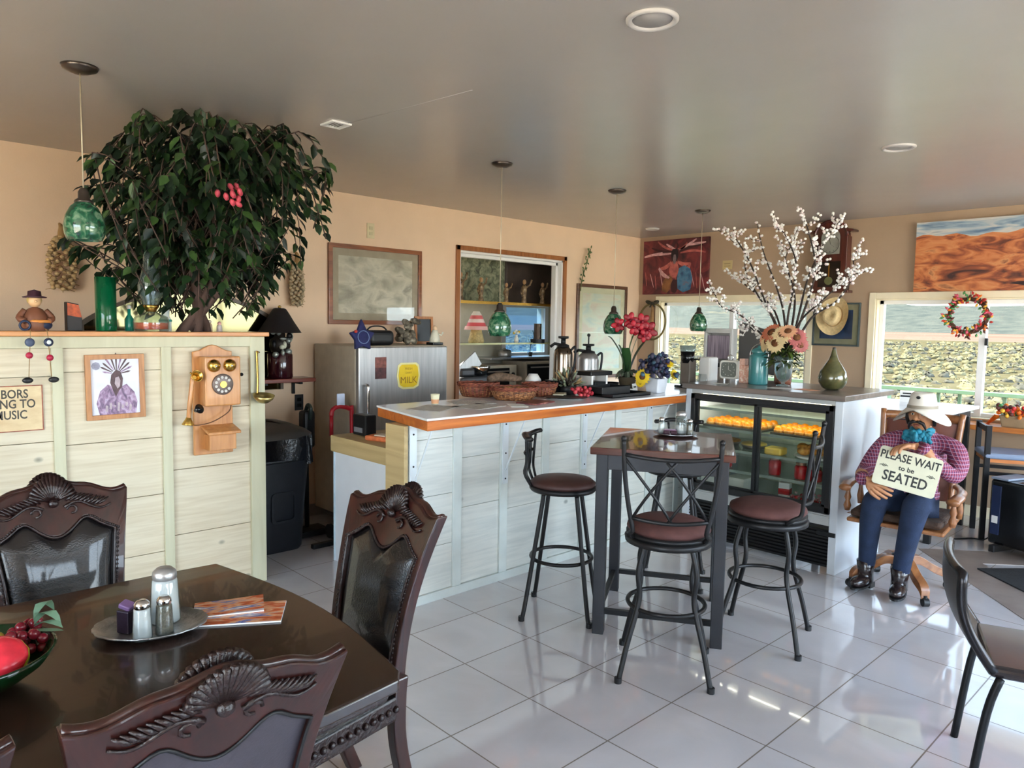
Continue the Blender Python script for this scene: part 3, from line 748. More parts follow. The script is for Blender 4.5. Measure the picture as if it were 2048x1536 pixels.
obj('arm', MB().tube([(0, .02, .09), (.02, .05, .075), (.03, .06, .1)], .008, 6), mat('ivory_porcelain', (210, 204, 184), .3), t)

# things on the low counter
t = thing('card_terminal', 'small black box with grey face on the low tan counter', 'terminal', (-1.93, .44, .80))
obj('terminal_body', MB().bb(-.075, .075, -.04, .04, 0, .13), m_black, t, .008)
obj('face_plate', MB().bb(-.05, .04, -.045, -.04, .02, .05), mat('grey_face_plate', (120, 120, 124), .4), t)
t = thing('orange_packet', 'orange and white paper packets lying on the low tan counter', 'packet', (-1.68, .40, .80), .3)
obj('packet_body', MB().bb(-.09, .09, -.05, .05, 0, .03), mat('orange_print', (206, 112, 66), .6, var=.3, scale=30), t, .01)
obj('packet_label', MB().bb(-.03, .05, -.03, .04, .03, .036), mat('cream_label', (226, 214, 190), .6), t)
t = thing('brown_jar', 'dark brown glass jar with black lid on the low tan counter', 'jar', (-1.42, .40, .80))
obj('jar_body', MB().lathe([(0, 0), (.055, 0), (.06, .01), (.06, .09), (.05, .105), (0, .105)], seg=24), mat('brown_jar_glass', (84, 58, 30), .2, var=.2), t)
obj('jar_lid', MB().cyl((0, 0, .12), .052, .03, 24), m_black, t)
t = thing('clear_food_tub', 'clear plastic tub with grey lid behind the brown jar', 'tub', (-1.48, .60, .80))
obj('tub_body', MB().lathe([(0, 0), (.07, 0), (.085, .09), (.08, .09), (.066, .006), (0, .006)], seg=24), glass_mat('tub_plastic', (225, 230, 230), .15, .1, .25), t)
obj('tub_lid', MB().cyl((0, 0, .096), .09, .012, 24), mat('grey_lid', (110, 112, 116), .4), t)

# ================================================================== REFRIGERATED DISPLAY CASE
CY0, CY1, CL, CR = 2.45, 3.16, -.905, .20
t = thing('display_case', 'white refrigerated bakery case with black-framed sliding glass doors', 'display case', (0, 0, 0))
m_cw = mat('case_white_enamel', (206, 212, 218), .35, var=.02)
m_cg = mat('case_grey_enamel', (176, 178, 176), .4, var=.03)
obj('side_panel', MB().bb(CR - .05, CR, CY0, CY1, 0, 1.075), m_cw, t, .004)
obj('side_panel', MB().bb(CL, CL + .05, CY0, CY1, 0, 1.075), m_cw, t, .004)
obj('back_panel', MB().bb(CL + .05, CR - .05, CY1 - .03, CY1, .3, 1.075), mat('case_interior', (214, 214, 196), .4), t)
obj('top_panel', MB().bb(CL + .05, CR - .05, CY0, CY1 - .03, 1.05, 1.075), m_cg, t)
obj('case_floor', MB().bb(CL + .05, CR - .05, CY0 + .04, CY1 - .03, .34, .37), m_cw, t)
obj('counter_slab', MB().bb(CL - .02, CR + .02, CY0 - .025, CY1 + .06, 1.078, 1.113), wood('grey_brown_slab', (92, 82, 76), (128, 116, 108), 0, 10, .35, .3), t, .004)
dz0, dz1 = .375, 1.045
fr = MB(); x0, x1 = CL + .05, CR - .05
fr.bb(x0, x1, CY0 - .012, CY0 + .03, dz1 - .035, dz1).bb(x0, x1, CY0 - .012, CY0 + .03, dz0, dz0 + .04)
fr.bb(x0, x0 + .03, CY0 - .012, CY0 + .03, dz0, dz1).bb(x1 - .03, x1, CY0 - .012, CY0 + .03, dz0, dz1)
obj('door_surround', fr, m_black, t, .002)
mid = -.355
for k, (xa, xb, yy) in enumerate(((x0 + .03, mid + .02, CY0 + .018), (mid - .02, x1 - .03, CY0 + .0))):
    d_ = MB(); w_ = .022
    d_.bb(xa, xa + w_, yy - .008, yy + .008, dz0 + .04, dz1 - .035).bb(xb - w_, xb, yy - .008, yy + .008, dz0 + .04, dz1 - .035).bb(xa, xb, yy - .008, yy + .008, dz1 - .05, dz1 - .035).bb(xa, xb, yy - .008, yy + .008, dz0 + .04, dz0 + .055)
    dd = obj('sliding_door', d_, m_black, t, .001)
    obj('glass_pane', MB().bb(xa + w_, xb - w_, yy - .002, yy + .002, dz0 + .05, dz1 - .045), glass_mat('case_glass', (246, 248, 246), .05), dd)
obj('lower_rail', MB().bb(x0, x1, CY0 - .004, CY0 + .02, .30, .37).bb(x0, x1, CY0 - .012, CY0, .345, .36), m_cg, t, .002)
obj('louvre_grille', (lambda b_: [b_.bb(x0, x1, CY0 + .03, CY0 + .05, .03, .295)] + [b_.box(((x0 + x1) / 2, CY0 + .022, .05 + .022 * i), (x1 - x0, .014, .004), (.5, 0, 0)) for i in range(11)] and b_)(MB()), m_black, t)
obj('latch', MB().bb(CR - .12, CR - .005, CY0 - .012, CY0, .235, .262), m_black, t, .002)
m_sg = glass_mat('shelf_green_glass', (234, 242, 238), .10, 0, .06)
for z in (.935, .80, .66, .52):
    s_ = obj('glass_shelf', MB().bb(x0 + .01, x1 - .01, CY0 + .08, CY1 - .06, z, z + .008), m_sg, t)
    obj('shelf_front_edge', MB().bb(x0 + .01, x1 - .01, CY0 + .074, CY0 + .08, z - .006, z + .012), mat('shelf_edge_steel', (150, 160, 150), .3, .6), s_)
# case lamp tube is real: the case has its own light
ld = bpy.data.lights.new('case_lamp', 'AREA'); ld.shape = 'RECTANGLE'; ld.size = .9; ld.size_y = .03; ld.energy = 2.2; ld.color = (1, .95, .8)
lo = bpy.data.objects.new('case_lamp', ld); lo.location = (-.35, CY0 + .10, 1.035); lo.rotation_euler = (math.radians(25), 0, 0); COL.objects.link(lo)
obj('lamp_tube', MB().cyl((-.35, CY0 + .06, 1.036), .010, .9, 10, (0, PI / 2, 0)), mat('lamp_tube_glow', (255, 250, 220), .4, var=0, emit=(255, 244, 205), es=4), t)

m_crust = ramp_mat('baked_crust', [(0.3, (168, 96, 34)), (.6, (224, 160, 70)), (.8, (240, 200, 120))], 40, (1, 1, 1), .55, 5, bump=.3)
m_yel = mat('lemon_icing', (255, 140, 8), .35, var=.12, scale=30)
m_red = mat('red_glaze', (176, 30, 34), .25, var=.3, scale=30)
m_trayd = mat('baking_tray', (120, 112, 100), .35, .7)
# trays
def tray(x, y, z, w_, d_, lab):
    o = MB(); o.bb(-w_ / 2, w_ / 2, -d_ / 2, d_ / 2, 0, .005).ring(sq(w_ / 2, d_ / 2), sq(w_ / 2 - .006, d_ / 2 - .006), .015, TR((0, 0, 0)))
    return single('baking_tray', o, m_trayd, lab, 'tray', (x, y, z))
tray(-.60, 2.72, .8085, .44, .34, 'baking tray of tarts behind the left sliding door'); tray(-.10, 2.72, .8085, .42, .34, 'baking tray of tarts behind the right sliding door')
tart = thing('lemon_tart', 'small round tart with yellow topping in tight rows on the upper trays', 'tart', (0, 0, 0), 0, 'yellow-topped tarts in the bakery case')
obj('crust', MB().lathe([(0, 0), (.026, 0), (.034, .024), (.030, .028), (0, .026)], seg=14), m_crust, tart)
obj('topping', MB().lathe([(.030, .024), (.026, .042), (.015, .052), (0, .055)], seg=14), m_yel, tart)
first = True
for (cx, w_) in ((-.60, .44), (-.10, .42)):
    for j in range(4):
        for i in range(6):
            x = cx - w_ / 2 + .04 + i * .071; y = 2.59 + j * .078; z = .814
            if first: tart.location = (x, y, z); first = False
            else:
                c = dup(tart, tart['label'], (x, y, z), rnd.random() * 3)
# pies / loaves on the middle shelf
def pie(x, y, z, r, lab, top_):
    t = thing('pie', lab, 'pie', (x, y, z), 0)
    obj('pie_tin', MB().lathe([(0, 0), (r * .8, 0), (r, .03), (r * .97, .03), (0, .01)], seg=28), m_trayd, t)
    obj('pie_crust', MB().lathe([(r * .97, .028), (r * .95, .04), (r * .75, .046), (0, .052)], seg=28), top_, t)
pie(-.72, 2.72, .669, .10, 'golden pie at far left of the middle case shelf', m_crust)
pie(-.50, 2.70, .669, .09, 'pale yellow pie in middle of left door, middle shelf', mat('custard', (226, 190, 90), .4, var=.1))
t = thing('bread_wreath', 'golden braided bread mound on the middle shelf behind the right door', 'bread', (-.05, 2.68, .669)); t.name = 'braided_bread'
b = MB(); rnd.seed(4)
for i in range(14): b.sph((rnd.uniform(-.10, .10), rnd.uniform(-.06, .06), .036 + rnd.uniform(0, .03)), (.045, .035, .028), 10, 7, (0, 0, rnd.random() * 3))
obj('bread_body', b, m_crust, t)
obj('bread_plate', MB().lathe([(0, 0), (.12, 0), (.14, .012), (0, .008)], seg=28), m_white, t)
single('yellow_cake', MB().bb(-.06, .06, -.05, .05, 0, .05), mat('sponge_cake', (228, 190, 80), .6, var=.15), 'small yellow loaf cake on middle shelf beside the centre mullion', 'cake', (-.29, 2.60, .669), bevel=.012)
# lower shelf: red boxes / jars, pink wrapped sweets
for i, (x, h, lab) in enumerate(((-.66, .09, 'dark red jar leftmost on the lower case shelf'), (-.30, .11, 'dark red jar beside centre mullion, lower case shelf'), (-.12, .10, 'red glass jar at centre of right door, lower case shelf'), (-.02, .085, 'short red jar right of the centre red jar, lower case shelf'), (.08, .09, 'red jar nearest the right door edge, lower case shelf'))):
    t = thing('berry_jar', lab, 'jar', (x, 2.62, .529), 0, 'red jars in the bakery case')
    obj('jar_body', MB().lathe([(0, 0), (.036, 0), (.04, .006), (.04, h - .02), (.03, h - .01), (0, h - .01)], seg=20), m_red, t)
    obj('jar_lid', MB().cyl((0, 0, h), .033, .016, 20), mat('jar_lid_metal', (150, 110, 90), .35, .6), t)
rnd.seed(12)
t = thing('sweets_tray', 'shallow tray of pink and red wrapped sweets on case floor', 'tray', (-.02, 2.62, .371), 0)
obj('tray_base', MB().bb(-.18, .16, -.1, .12, 0, .008), m_steel, t)
b = MB()
for i in range(60): b.use(rnd.choice((m_red, mat('pink_wrapper', (206, 120, 130), .4), mat('pale_wrapper', (226, 200, 196), .4)))).sph((rnd.uniform(-.16, .14), rnd.uniform(-.09, .11), .02 + rnd.uniform(0, .03)), (.016, .012, .01), 6, 5, (0, 0, rnd.random() * 3))
o = obj('wrapped_sweets', b, None, t); o['kind'] = 'stuff'
t = thing('milk_carton', 'white and red carton standing on the case floor behind right door', 'carton', (-.24, 2.66, .371), .2)
obj('carton_body', MB().bb(-.035, .035, -.035, .035, 0, .11), m_white, t, .002)
obj('carton_band', MB().bb(-.0355, .0355, -.0355, .0355, .03, .07), m_red, t)
for (x, lab) in ((-.78, 'white lidded box at far left on case floor'), (-.58, 'white lidded box second from left on case floor')):
    t = thing('pastry_box', lab, 'box', (x + .01, 2.66, .371), 0, 'white boxes in the bakery case')
    obj('box_body', MB().bb(-.07, .07, -.08, .08, 0, .09), mat('white_card', (222, 224, 216), .6), t, .003)
    obj('box_lid', MB().bb(-.073, .073, -.083, .083, .075, .095), mat('white_card_lid', (234, 234, 226), .6), t, .003)
# ================================================================== HIGH BISTRO TABLE
m_ttop = wood('reddish_brown_tabletop', (58, 34, 30), (98, 58, 48), 0, 12, .16, .5)
m_leg = mat('dark_grey_metal', (46, 46, 50), .4, .3, var=.08)
t = thing('bistro_table', 'square counter-height table with dark red-brown top and grey metal legs', 'table', (-.15, 1.115, 0), math.radians(31.5))
w2, d2 = .335, .36
obj('tabletop', MB().bb(-w2, w2, -d2, d2, .895, .93), m_ttop, t, .004)
obj('apron', MB().bb(-w2 + .05, w2 - .05, -d2 + .035, -d2 + .055, .82, .894).bb(-w2 + .05, w2 - .05, d2 - .055, d2 - .035, .82, .894).bb(-w2 + .035, -w2 + .055, -d2 + .05, d2 - .05, .82, .894).bb(w2 - .055, w2 - .035, -d2 + .05, d2 - .05, .82, .894), m_leg, t, .002)
for sx in (-1, 1):
    for sy in (-1, 1):
        obj('leg', MB().bb(sx * (w2 - .055) - .028, sx * (w2 - .055) + .028, sy * (d2 - .055) - .028, sy * (d2 - .055) + .028, 0, .894), m_leg, t, .004)
for sy in (-1, 1): obj('stretcher', MB().bb(-w2 + .08, w2 - .08, sy * (d2 - .055) - .012, sy * (d2 - .055) + .012, .10, .125), m_iron, t)
for sx in (-1, 1): obj('stretcher', MB().bb(sx * (w2 - .055) - .012, sx * (w2 - .055) + .012, -d2 + .08, d2 - .08, .10, .125), m_iron, t)

# condiment plates (used on both tables)
m_salt = mat('salt_white', (236, 236, 236), .6, var=.02); m_pep = mat('pepper_grey', (112, 98, 82), .8, var=.4, scale=200)
m_cg2 = glass_mat('jar_glass', (232, 236, 236), .14, .03, .06)
def shaker(name, lab, cat, loc, r, h, fill, cap=m_chrome, fillh=.8):
    t = thing(name, lab, cat, loc)
    obj('glass_body', MB().lathe([(0, 0), (r, 0), (r * 1.02, .004), (r * .85, h * .75), (r * .72, h * .82), (0, h * .82)], seg=20), m_cg2, t)
    obj('contents', MB().lathe([(0, .003), (r * .93, .003), (r * (.93 - .14 * fillh), h * fillh * .82), (0, h * fillh * .82)], seg=20), fill, t)
    obj('cap', MB().lathe([(r * .76, h * .80), (r * .80, h * .84), (r * .78, h * .93), (r * .5, h), (0, h)], seg=20), cap, t)
    return t
# plate on the bistro table
t = thing('condiment_plate', 'round silver plate carrying shakers on the bistro table', 'plate', (-.215, 1.30, .9305))
obj('plate_body', MB().lathe([(0, 0), (.07, 0), (.115, .010), (.12, .014), (.115, .016), (.07, .006), (0, .005)], seg=36), mat('silver_plate', (170, 172, 176), .25, .9), t)
shaker('sugar_pourer', 'clear sugar pourer with wide lid standing on the bistro table plate', 'shaker', (-.205, 1.335, .937), .034, .12, m_salt, m_steel, .45)
shaker('salt_shaker', 'little salt shaker at left on the bistro table plate', 'shaker', (-.285, 1.27, .937), .019, .085, m_salt)
shaker('pepper_shaker', 'little pepper shaker at right on the bistro table plate', 'shaker', (-.145, 1.325, .937), .019, .085, m_pep)
t = thing('jam_caddy', 'dark purple jam pots stacked at front of the bistro table plate', 'jam pots', (-.225, 1.262, .937), .6)
obj('jam_pot', MB().bb(-.035, .0, -.018, .018, 0, .022), mat('dark_purple_jam', (52, 18, 34), .3, var=.2), t, .004)
obj('jam_pot', MB().bb(.002, .037, -.018, .018, 0, .022), mat('dark_purple_jam', (52, 18, 34), .3), t, .004)
obj('jam_lid', MB().bb(-.03, .03, -.018, .018, .023, .027), mat('mauve_foil', (150, 110, 140), .3), t)

# ================================================================== BAR STOOLS
m_stool = mat('stool_black_metal', (38, 37, 38), .4, .5, var=.1)
m_seat = mat('brown_suede', (88, 54, 50), .85, var=.14, scale=26)
m_seat2 = mat('dark_brown_vinyl', (70, 44, 40), .5, var=.14, scale=26)
def stool_base(t, r, hz, ringz=.27, spread=.25, bow=.0):
    """four splayed legs, foot ring; hz = underside of the seat ring"""
    for k in range(4):
        a = PI / 4 + k * PI / 2; c, s = math.cos(a), math.sin(a)
        if bow: pts = [(c * r * .78, s * r * .78, hz), (c * r * .98, s * r * .98, hz - .12), (c * r * .93, s * r * .93, .34), (c * (spread * .84), s * (spread * .84), .15), (c * spread, s * spread, .0)]
        else: pts = [(c * r * .55, s * r * .55, hz), (c * r * .72, s * r * .72, hz - .02), (c * r * .78, s * r * .78, hz - .08), (c * (spread * .9), s * (spread * .9), .10), (c * spread, s * spread, 0)]
        l_ = obj('leg', MB().tube(spline(pts, 6), .0115, 8), m_stool, t)
        obj('foot_cap', MB().cyl((c * spread, s * spread, .012), .016, .024, 10), m_black, l_)
    rr = r * .80 + (spread - r * .8) * (1 - ringz / .34 if ringz < .34 else 0) + .012
    obj('foot_ring', MB().tube([(rr * math.cos(a * PI / 18), rr * math.sin(a * PI / 18), ringz) for a in range(36)], .010, 8, True), m_stool, t)
def stool_x(label, loc, rz):
    """swivel stool with crossed-bar back (back on local -Y)"""
    t = thing('bar_stool', label, 'bar stool', loc, rz)
    r = .175; hz = .585
    stool_base(t, r, hz, .30, .27, .015)
    obj('swivel_ring', MB().lathe([(r * .6, hz - .008), (r + .012, hz - .008), (r + .015, hz + .01), (r + .004, hz + .02), (r * .6, hz + .02)], seg=36), m_stool, t)
    obj('seat_plate', MB().lathe([(0, .608), (r + .008, .608), (r + .008, .622), (0, .622)], seg=36), m_stool, t)
    obj('seat_cushion', MB().lathe([(0, .622), (r - .01, .622), (r + .006, .638), (r + .002, .655), (r * .8, .672), (r * .4, .68), (0, .682)], seg=36), m_seat, t)
    bk = thing('back_frame', None, None); bk.parent = t
    top_z = 1.045
    def P(u, z):  # u -1..1 across, z height -> point on the slightly flared back
        k = (z - .66) / (top_z - .66); w_ = .150 + .045 * k + .01 * math.sin(k * 3.1)
        return Vector((u * w_, -(r - .005) + .06 * (1 - abs(u)) * 0 - .045 * k - .02 * (1 - u * u), z))
    for s_ in (-1, 1):
        pts = [(s_ * .150, -r * .62, .612), (s_ * .163, -r * .80, .64)] + [P(s_, .66 + i * (top_z - .66) / 6) for i in range(7)]
        obj('back_post', MB().tube(spline(pts, 3), .0105, 8).sph(P(s_, top_z + .006), .013, 8, 6), m_stool, t)
    for z_, nm in ((.985, 'top_rail'), (.715, 'lower_rail')):
        pts = [P(-1 + 2 * i / 10, z_ - .014 * math.sin(PI * i / 10)) for i in range(11)]
        obj(nm, MB().tube(pts, .009, 8), m_stool, t)
    b_ = MB()
    for (ua, za_, ub, zb_) in ((-1, .975, .05, .705), (1, .975, -.05, .705), (-.92, .72, .1, .962), (.92, .72, -.1, .962)):
        b_.tube([P(ua + (ub - ua) * i / 6, za_ + (zb_ - za_) * i / 6) for i in range(7)], .0065, 6)
    obj('cross_bars', b_, m_stool, t)
    bpy.data.objects.remove(bk)
    return t
def stool_t(label, loc, rz):
    """plain round stool with short curved T-shaped back (back on local -Y)"""
    t = thing('bar_stool', label, 'bar stool', loc, rz)
    r = .168; hz = .66
    stool_base(t, r, hz, .30, .245)
    obj('seat_rim', MB().lathe([(0, hz - .006), (r, hz - .006), (r + .008, hz + .006), (r + .002, hz + .02), (0, hz + .02)], seg=36), m_stool, t)
    obj('seat_cushion', MB().lathe([(0, hz + .02), (r - .004, hz + .02), (r + .004, hz + .035), (r * .9, hz + .052), (r * .5, hz + .064), (0, hz + .068)], seg=36), m_seat2, t)
    R_ = r + .03
    def A(a, z, rr=R_): return Vector((rr * math.sin(a), -rr * math.cos(a), z))
    obj('back_rail', MB().tube([A(-.75 + i * .15, .935 + .006 * math.cos(i), R_ + .005) for i in range(11)], .017, 8, flat=.75), m_stool, t)
    for a in (-.55, -.33, .0, .33, .55):
        obj('back_spindle', MB().tube(spline([A(a * .8, .668, r * .98), A(a * .95, .74, R_ + .005), A(a * .8, .80, R_ - .005), A(a, .925, R_)], 4), .0075, 6), m_stool, t)
    obj('back_strap', MB().tube([A(-.42 + i * .105, .845, R_ + .002) for i in range(9)], .009, 6), m_stool, t)
    return t
stool_x('crossed-bar-back bar stool nearest the camera, in front of bistro table', (.205, .640, 0), math.radians(35))
stool_x('crossed-bar-back bar stool between bistro table and display case', (.335, 1.285, 0), math.radians(108))
stool_t('short-backed round bar stool standing beside the serving counter', (-.533, .760, 0), math.radians(-56))
stool_t('bar stool tucked behind the bistro table, seen between its legs', (-.42, 1.62, 0), math.radians(210))

# ================================================================== ORNATE DINING TABLE
m_dark = wood('espresso_tabletop', (40, 26, 20), (50, 33, 24), 1, 8, .22, .25)
m_mah = wood('carved_mahogany', (30, 13, 11), (60, 24, 18), 2, 18, .28, .3)
m_carve = mat('dark_carved_wood', (36, 20, 18), .28, var=.35, scale=60, bump=.5, bscale=90, coat=.2)
m_leather = mat('black_leather', (20, 17, 17), .15, var=.15, scale=60, bump=.25, bscale=220, coat=.6)
m_leatherb = mat('slate_back_leather', (62, 58, 66), .5, var=.06, scale=60, bump=.1, bscale=200)
t = thing('dining_table', 'large dark wooden dining table with bowed end and carved apron', 'dining table', (0, 0, 0))
edge = [(-.22, -1.165)] + [(-.12 + .85 * i / 12, -1.145 + .05 * math.sin(PI * i / 12)) for i in range(13)] + [(.765, -1.17), (.785, -1.35), (.79, -2.0), (.785, -2.7), (.74, -3.0), (-.2, -3.0), (-.24, -2.7), (-.245, -2.0), (-.235, -1.35)]
obj('tabletop', MB().prism(edge, .03, TR((0, 0, .73))), m_dark, t, .006, 3)
cx_, cy_ = .3, -2.08
obj('top_moulding', MB().prism([(cx_ + (x - cx_) * .97, cy_ + (y - cy_) * .98) for x, y in edge], .022, TR((0, 0, .708))), m_carve, t, .008)
b = MB(); x0, x1, y0, y1 = -.13, .66, -2.85, -1.40
b.bb(x0, x1, y1 - .03, y1, .60, .707).bb(x0, x1, y0, y0 + .03, .60, .707).bb(x0, x0 + .03, y0, y1, .60, .707).bb(x1 - .03, x1, y0, y1, .60, .707)
obj('apron', b, m_carve, t, .01)
for (lx, ly) in ((-.05, -1.42), (.60, -1.42), (-.05, -2.80), (.60, -2.80)):
    l_ = obj('leg', MB().lathe([(.0, 0), (.045, 0), (.06, .03), (.04, .08), (.035, .14), (.055, .25), (.07, .36), (.06, .42), (.04, .46), (.065, .50), (.065, .70), (0, .70)], (lx, ly, 0), 20), m_carve, t)

# ---- dining chair: local +Y is the front, origin on the floor under the seat
def back_y(z): return -.215 - .02 * (z - .42) - .42 * max(0, z - .42) ** 1.9
def dining_chair(label, loc, rz):
    t = thing('dining_chair', label, 'dining chair', loc, rz)
    H = .93; C_ = 1.0
    def topc(u):      # crest height for u in -1..1
        return H - .012 + .012 * abs(u) ** 6 * 1.5 + (C_ - H - .012) * math.exp(-(u / .36) ** 2) + .030 * math.exp(-((abs(u) - .5) / .22) ** 2) * .8
    def hw(z): return .170 + .050 * ((z - .44) / (H - .44)) ** 1.0 - .012 * math.sin(PI * (z - .44) / (H - .44))
    # outer outline (x,z) clockwise from the bottom left
    n = 12; m_ = 30
    outer = [(-hw(.44 + (H - .44) * i / n), .44 + (H - .44) * i / n) for i in range(n)]
    outer += [((-1 + 2 * i / m_) * hw(H), topc(-1 + 2 * i / m_)) for i in range(m_ + 1)]
    outer += [(hw(H - (H - .44) * (i + 1) / n), H - (H - .44) * (i + 1) / n) for i in range(n)]
    def inn(x, z):
        return x, z
    ih = .835
    def itop(u): return ih - .03 * math.exp(-(u / .3) ** 2) + .025 * math.exp(-((abs(u) - .52) / .2) ** 2) - .025 * abs(u) ** 4
    iw = lambda z: hw(z) - .032
    inner = [(-iw(.50 + (ih - .02 - .50) * i / n), .50 + (ih - .02 - .50) * i / n) for i in range(n)]
    inner += [((-1 + 2 * i / m_) * iw(ih - .02), itop(-1 + 2 * i / m_)) for i in range(m_ + 1)]
    inner += [(iw(ih - .02 - (ih - .02 - .50) * (i + 1) / n), ih - .02 - (ih - .02 - .50) * (i + 1) / n) for i in range(n)]
    def surf(x, z, off): return Vector((x, back_y(z) + .03 * (1 - (x / .22) ** 2) * -0.6 + off, z))
    b = MB(); N_ = len(outer); vs = []
    for pl, off in ((outer, -.02), (outer, .022), (inner, -.02), (inner, .022)):
        vs += [surf(x, z, off) for x, z in pl]
    fs = []
    for i in range(N_):
        j = (i + 1) % N_
        fs += [(i, j, N_ + j, N_ + i), (N_ + i, N_ + j, 3 * N_ + j, 3 * N_ + i), (3 * N_ + i, 3 * N_ + j, 2 * N_ + j, 2 * N_ + i), (2 * N_ + i, 2 * N_ + j, j, i)]
    b.add(vs, fs)
    obj('back_frame', b, m_mah, t, .006, 3)
    # padded leather in the frame, front and rear
    cz = sum(z for _, z in inner) / N_
    def pad(off0, bul, name, m_):
        b = MB(); ks = [1.02, .97, .9, .75, .5, .25]; vs = []; fs = []
        for k in ks:
            for x, z in inner:
                xx, zz = x * k, cz + (z - cz) * k
                vs.append(surf(xx, zz, off0 + bul * (1 - k ** 4 if k < 1 else 0)))
        vs.append(surf(0, cz, off0 + bul))
        for r_ in range(len(ks) - 1):
            for i in range(N_):
                j = (i + 1) % N_; fs.append((r_ * N_ + i, r_ * N_ + j, (r_ + 1) * N_ + j, (r_ + 1) * N_ + i))
        for i in range(N_): fs.append(((len(ks) - 1) * N_ + i, (len(ks) - 1) * N_ + (i + 1) % N_, len(vs) - 1))
        b.add(vs, fs, True); return obj(name, b, m_, t)
    pad(.008, .030, 'backrest', m_leather)
    pad(-.008, -.010, 'rear_panel', m_leatherb)
    # welt + beading round the leather
    obj('welt', MB().tube([surf(x, z, .024) for x, z in inner], .0045, 6, True), m_carve, t)
    obj('rear_welt', MB().tube([surf(x, z, -.021) for x, z in inner], .0035, 6, True), m_black, t)
    bd = MB()
    for i in range(0, N_ * 2):
        k = i / 2; a = inner[int(k)]; c = inner[(int(k) + 1) % N_]; f_ = k - int(k)
        x = (a[0] + (c[0] - a[0]) * f_) * 1.055; z = a[1] + (c[1] - a[1]) * f_; z = cz + (z - cz) * 1.025
        bd.sph(surf(x, z, .023), .0042, 6, 4)
    bd.tube([surf(x * 1.055, cz + (z - cz) * 1.025, .021) for x, z in inner], .0022, 4, True)
    obj('beading', bd, m_carve, t)
    # carved shell and acanthus sprays on the crest, both faces
    for sg, nm in ((1, 'front_carving'), (-1, 'crest_carving')):
        cb = MB(); off = .022 if sg > 0 else -.02
        for k in range(15):       # shell fan
            a = -1.25 + 2.5 * k / 14; c0 = Vector((0, 0, .905))
            p0 = surf(.012 * math.sin(a), .915, off); p1 = surf(.068 * math.sin(a), .915 + .078 * math.cos(a), off)
            p1.y += sg * .010; mid = (p0 + p1) / 2; mid.y += sg * .002
            cb.tube([p0, mid, p1], [.003, .0055, .0075], 6)
        cb.sph(surf(0, .908, off + sg * .006), (.016, .012, .014), 10, 8)
        for s_ in (-1, 1):        # leaf sprays
            for k in range(9):
                x0_ = .035 + k * .011
                p0 = surf(s_ * x0_, .900 + .012 * math.cos(k * .4), off); p1 = surf(s_ * (x0_ + .035), .900 + .034 - .003 * k, off)
                p1.y += sg * .004
                cb.tube([p0, (p0 + p1) / 2 + Vector((0, sg * .006, 0)), p1], [.0025, .0055, .002], 6)
            cb.tube([surf(s_ * (.03 + .012 * i), .893 + .014 * math.sin(i * .55), off + sg * .004) for i in range(12)], [.006 - .0003 * i for i in range(12)], 6)
            cb.tube([surf(s_ * .05 + .014 * math.cos(a * .7), .885 + .012 * math.sin(a * .7), off + sg * .003) for a in range(8)], .004, 6)
        obj(nm, cb, m_carve, t)
    tops = [surf(x * .985, z, .002) for x, z in outer[n:n + m_ + 1]]
    obj('crest_moulding', MB().tube(tops, .012, 8, flat=.6), m_mah, t)
    # rear legs sweep back, front legs cabriole
    for s_ in (-1, 1):
        pts = [(s_ * .172, back_y(.47), .47), (s_ * .170, -.212, .40), (s_ * .168, -.215, .28), (s_ * .168, -.245, .14), (s_ * .168, -.30, 0)]
        sp = spline(pts, 5); lb = MB()
        vs = []; 
        for p_ in sp:
            vs += [(p_.x - .02, p_.y - .022, p_.z), (p_.x + .02, p_.y - .022, p_.z), (p_.x + .02, p_.y + .022, p_.z), (p_.x - .02, p_.y + .022, p_.z)]
        fs = [(0, 1, 2, 3), tuple(len(vs) - 4 + i for i in (3, 2, 1, 0))]
        for i in range(len(sp) - 1):
            for k in range(4): fs.append((i * 4 + k, i * 4 + (k + 1) % 4, i * 4 + 4 + (k + 1) % 4, i * 4 + 4 + k))
        lb.add(vs, fs); obj('leg', lb, m_mah, t, .005)
        fl = MB().tube(spline([(s_ * .215, .205, .40), (s_ * .232, .222, .33), (s_ * .215, .21, .2), (s_ * .205, .2, .08), (s_ * .215, .215, .025), (s_ * .218, .22, 0)], 5), [.038, .04, .043, .044, .043, .04, .037, .034, .032, .03, .028, .027, .025, .024, .023, .022, .022, .023, .024, .026, .028, .03, .031, .031, .03, .028], 10)
        fl = obj('leg', fl, m_carve, t)
    sr = [(-.235, .235), (.235, .235), (.19, -.20), (-.19, -.20)]
    obj('seat_rail', MB().prism(sr, .075, TR((0, 0, .345))), m_carve, t, .008)
    bd = MB()
    for k in range(15):
        for s_ in (-1, 1):
            bd.sph((s_ * (.193 + .042 * (k / 14)), -.19 + .41 * k / 14, .385), .011, 7, 5)
        bd.sph((-.21 + .42 * k / 14, .237, .385), .011, 7, 5)
    obj('rail_carving', bd, m_carve, t)
    def seatf(u, v):
        w_ = .188 + .05 * v; x = (2 * u - 1) * w_; y = -.195 + .435 * v; e = min(1, 6 * min(u, 1 - u)) * min(1, 6 * min(v, 1 - v))
        return (x, y, .418 + .055 * (e ** .5) + .012 * math.sin(PI * u) * math.sin(PI * v))
    sb = MB(); sb.grid(seatf, 16, 16); sb.prism([(-.238, .24), (.238, .24), (.188, -.195), (-.188, -.195)], .004, TR((0, 0, .416)))
    obj('seat', sb, m_leather, t)
    return t
ch = dining_chair('carved leather dining chair at the far side, before the board partition', (-.37, -1.50, 0), math.radians(-90))
dup(ch, 'carved leather dining chair at table end, nearest the serving counter', (.115, -1.055, 0), math.radians(180 + 4))
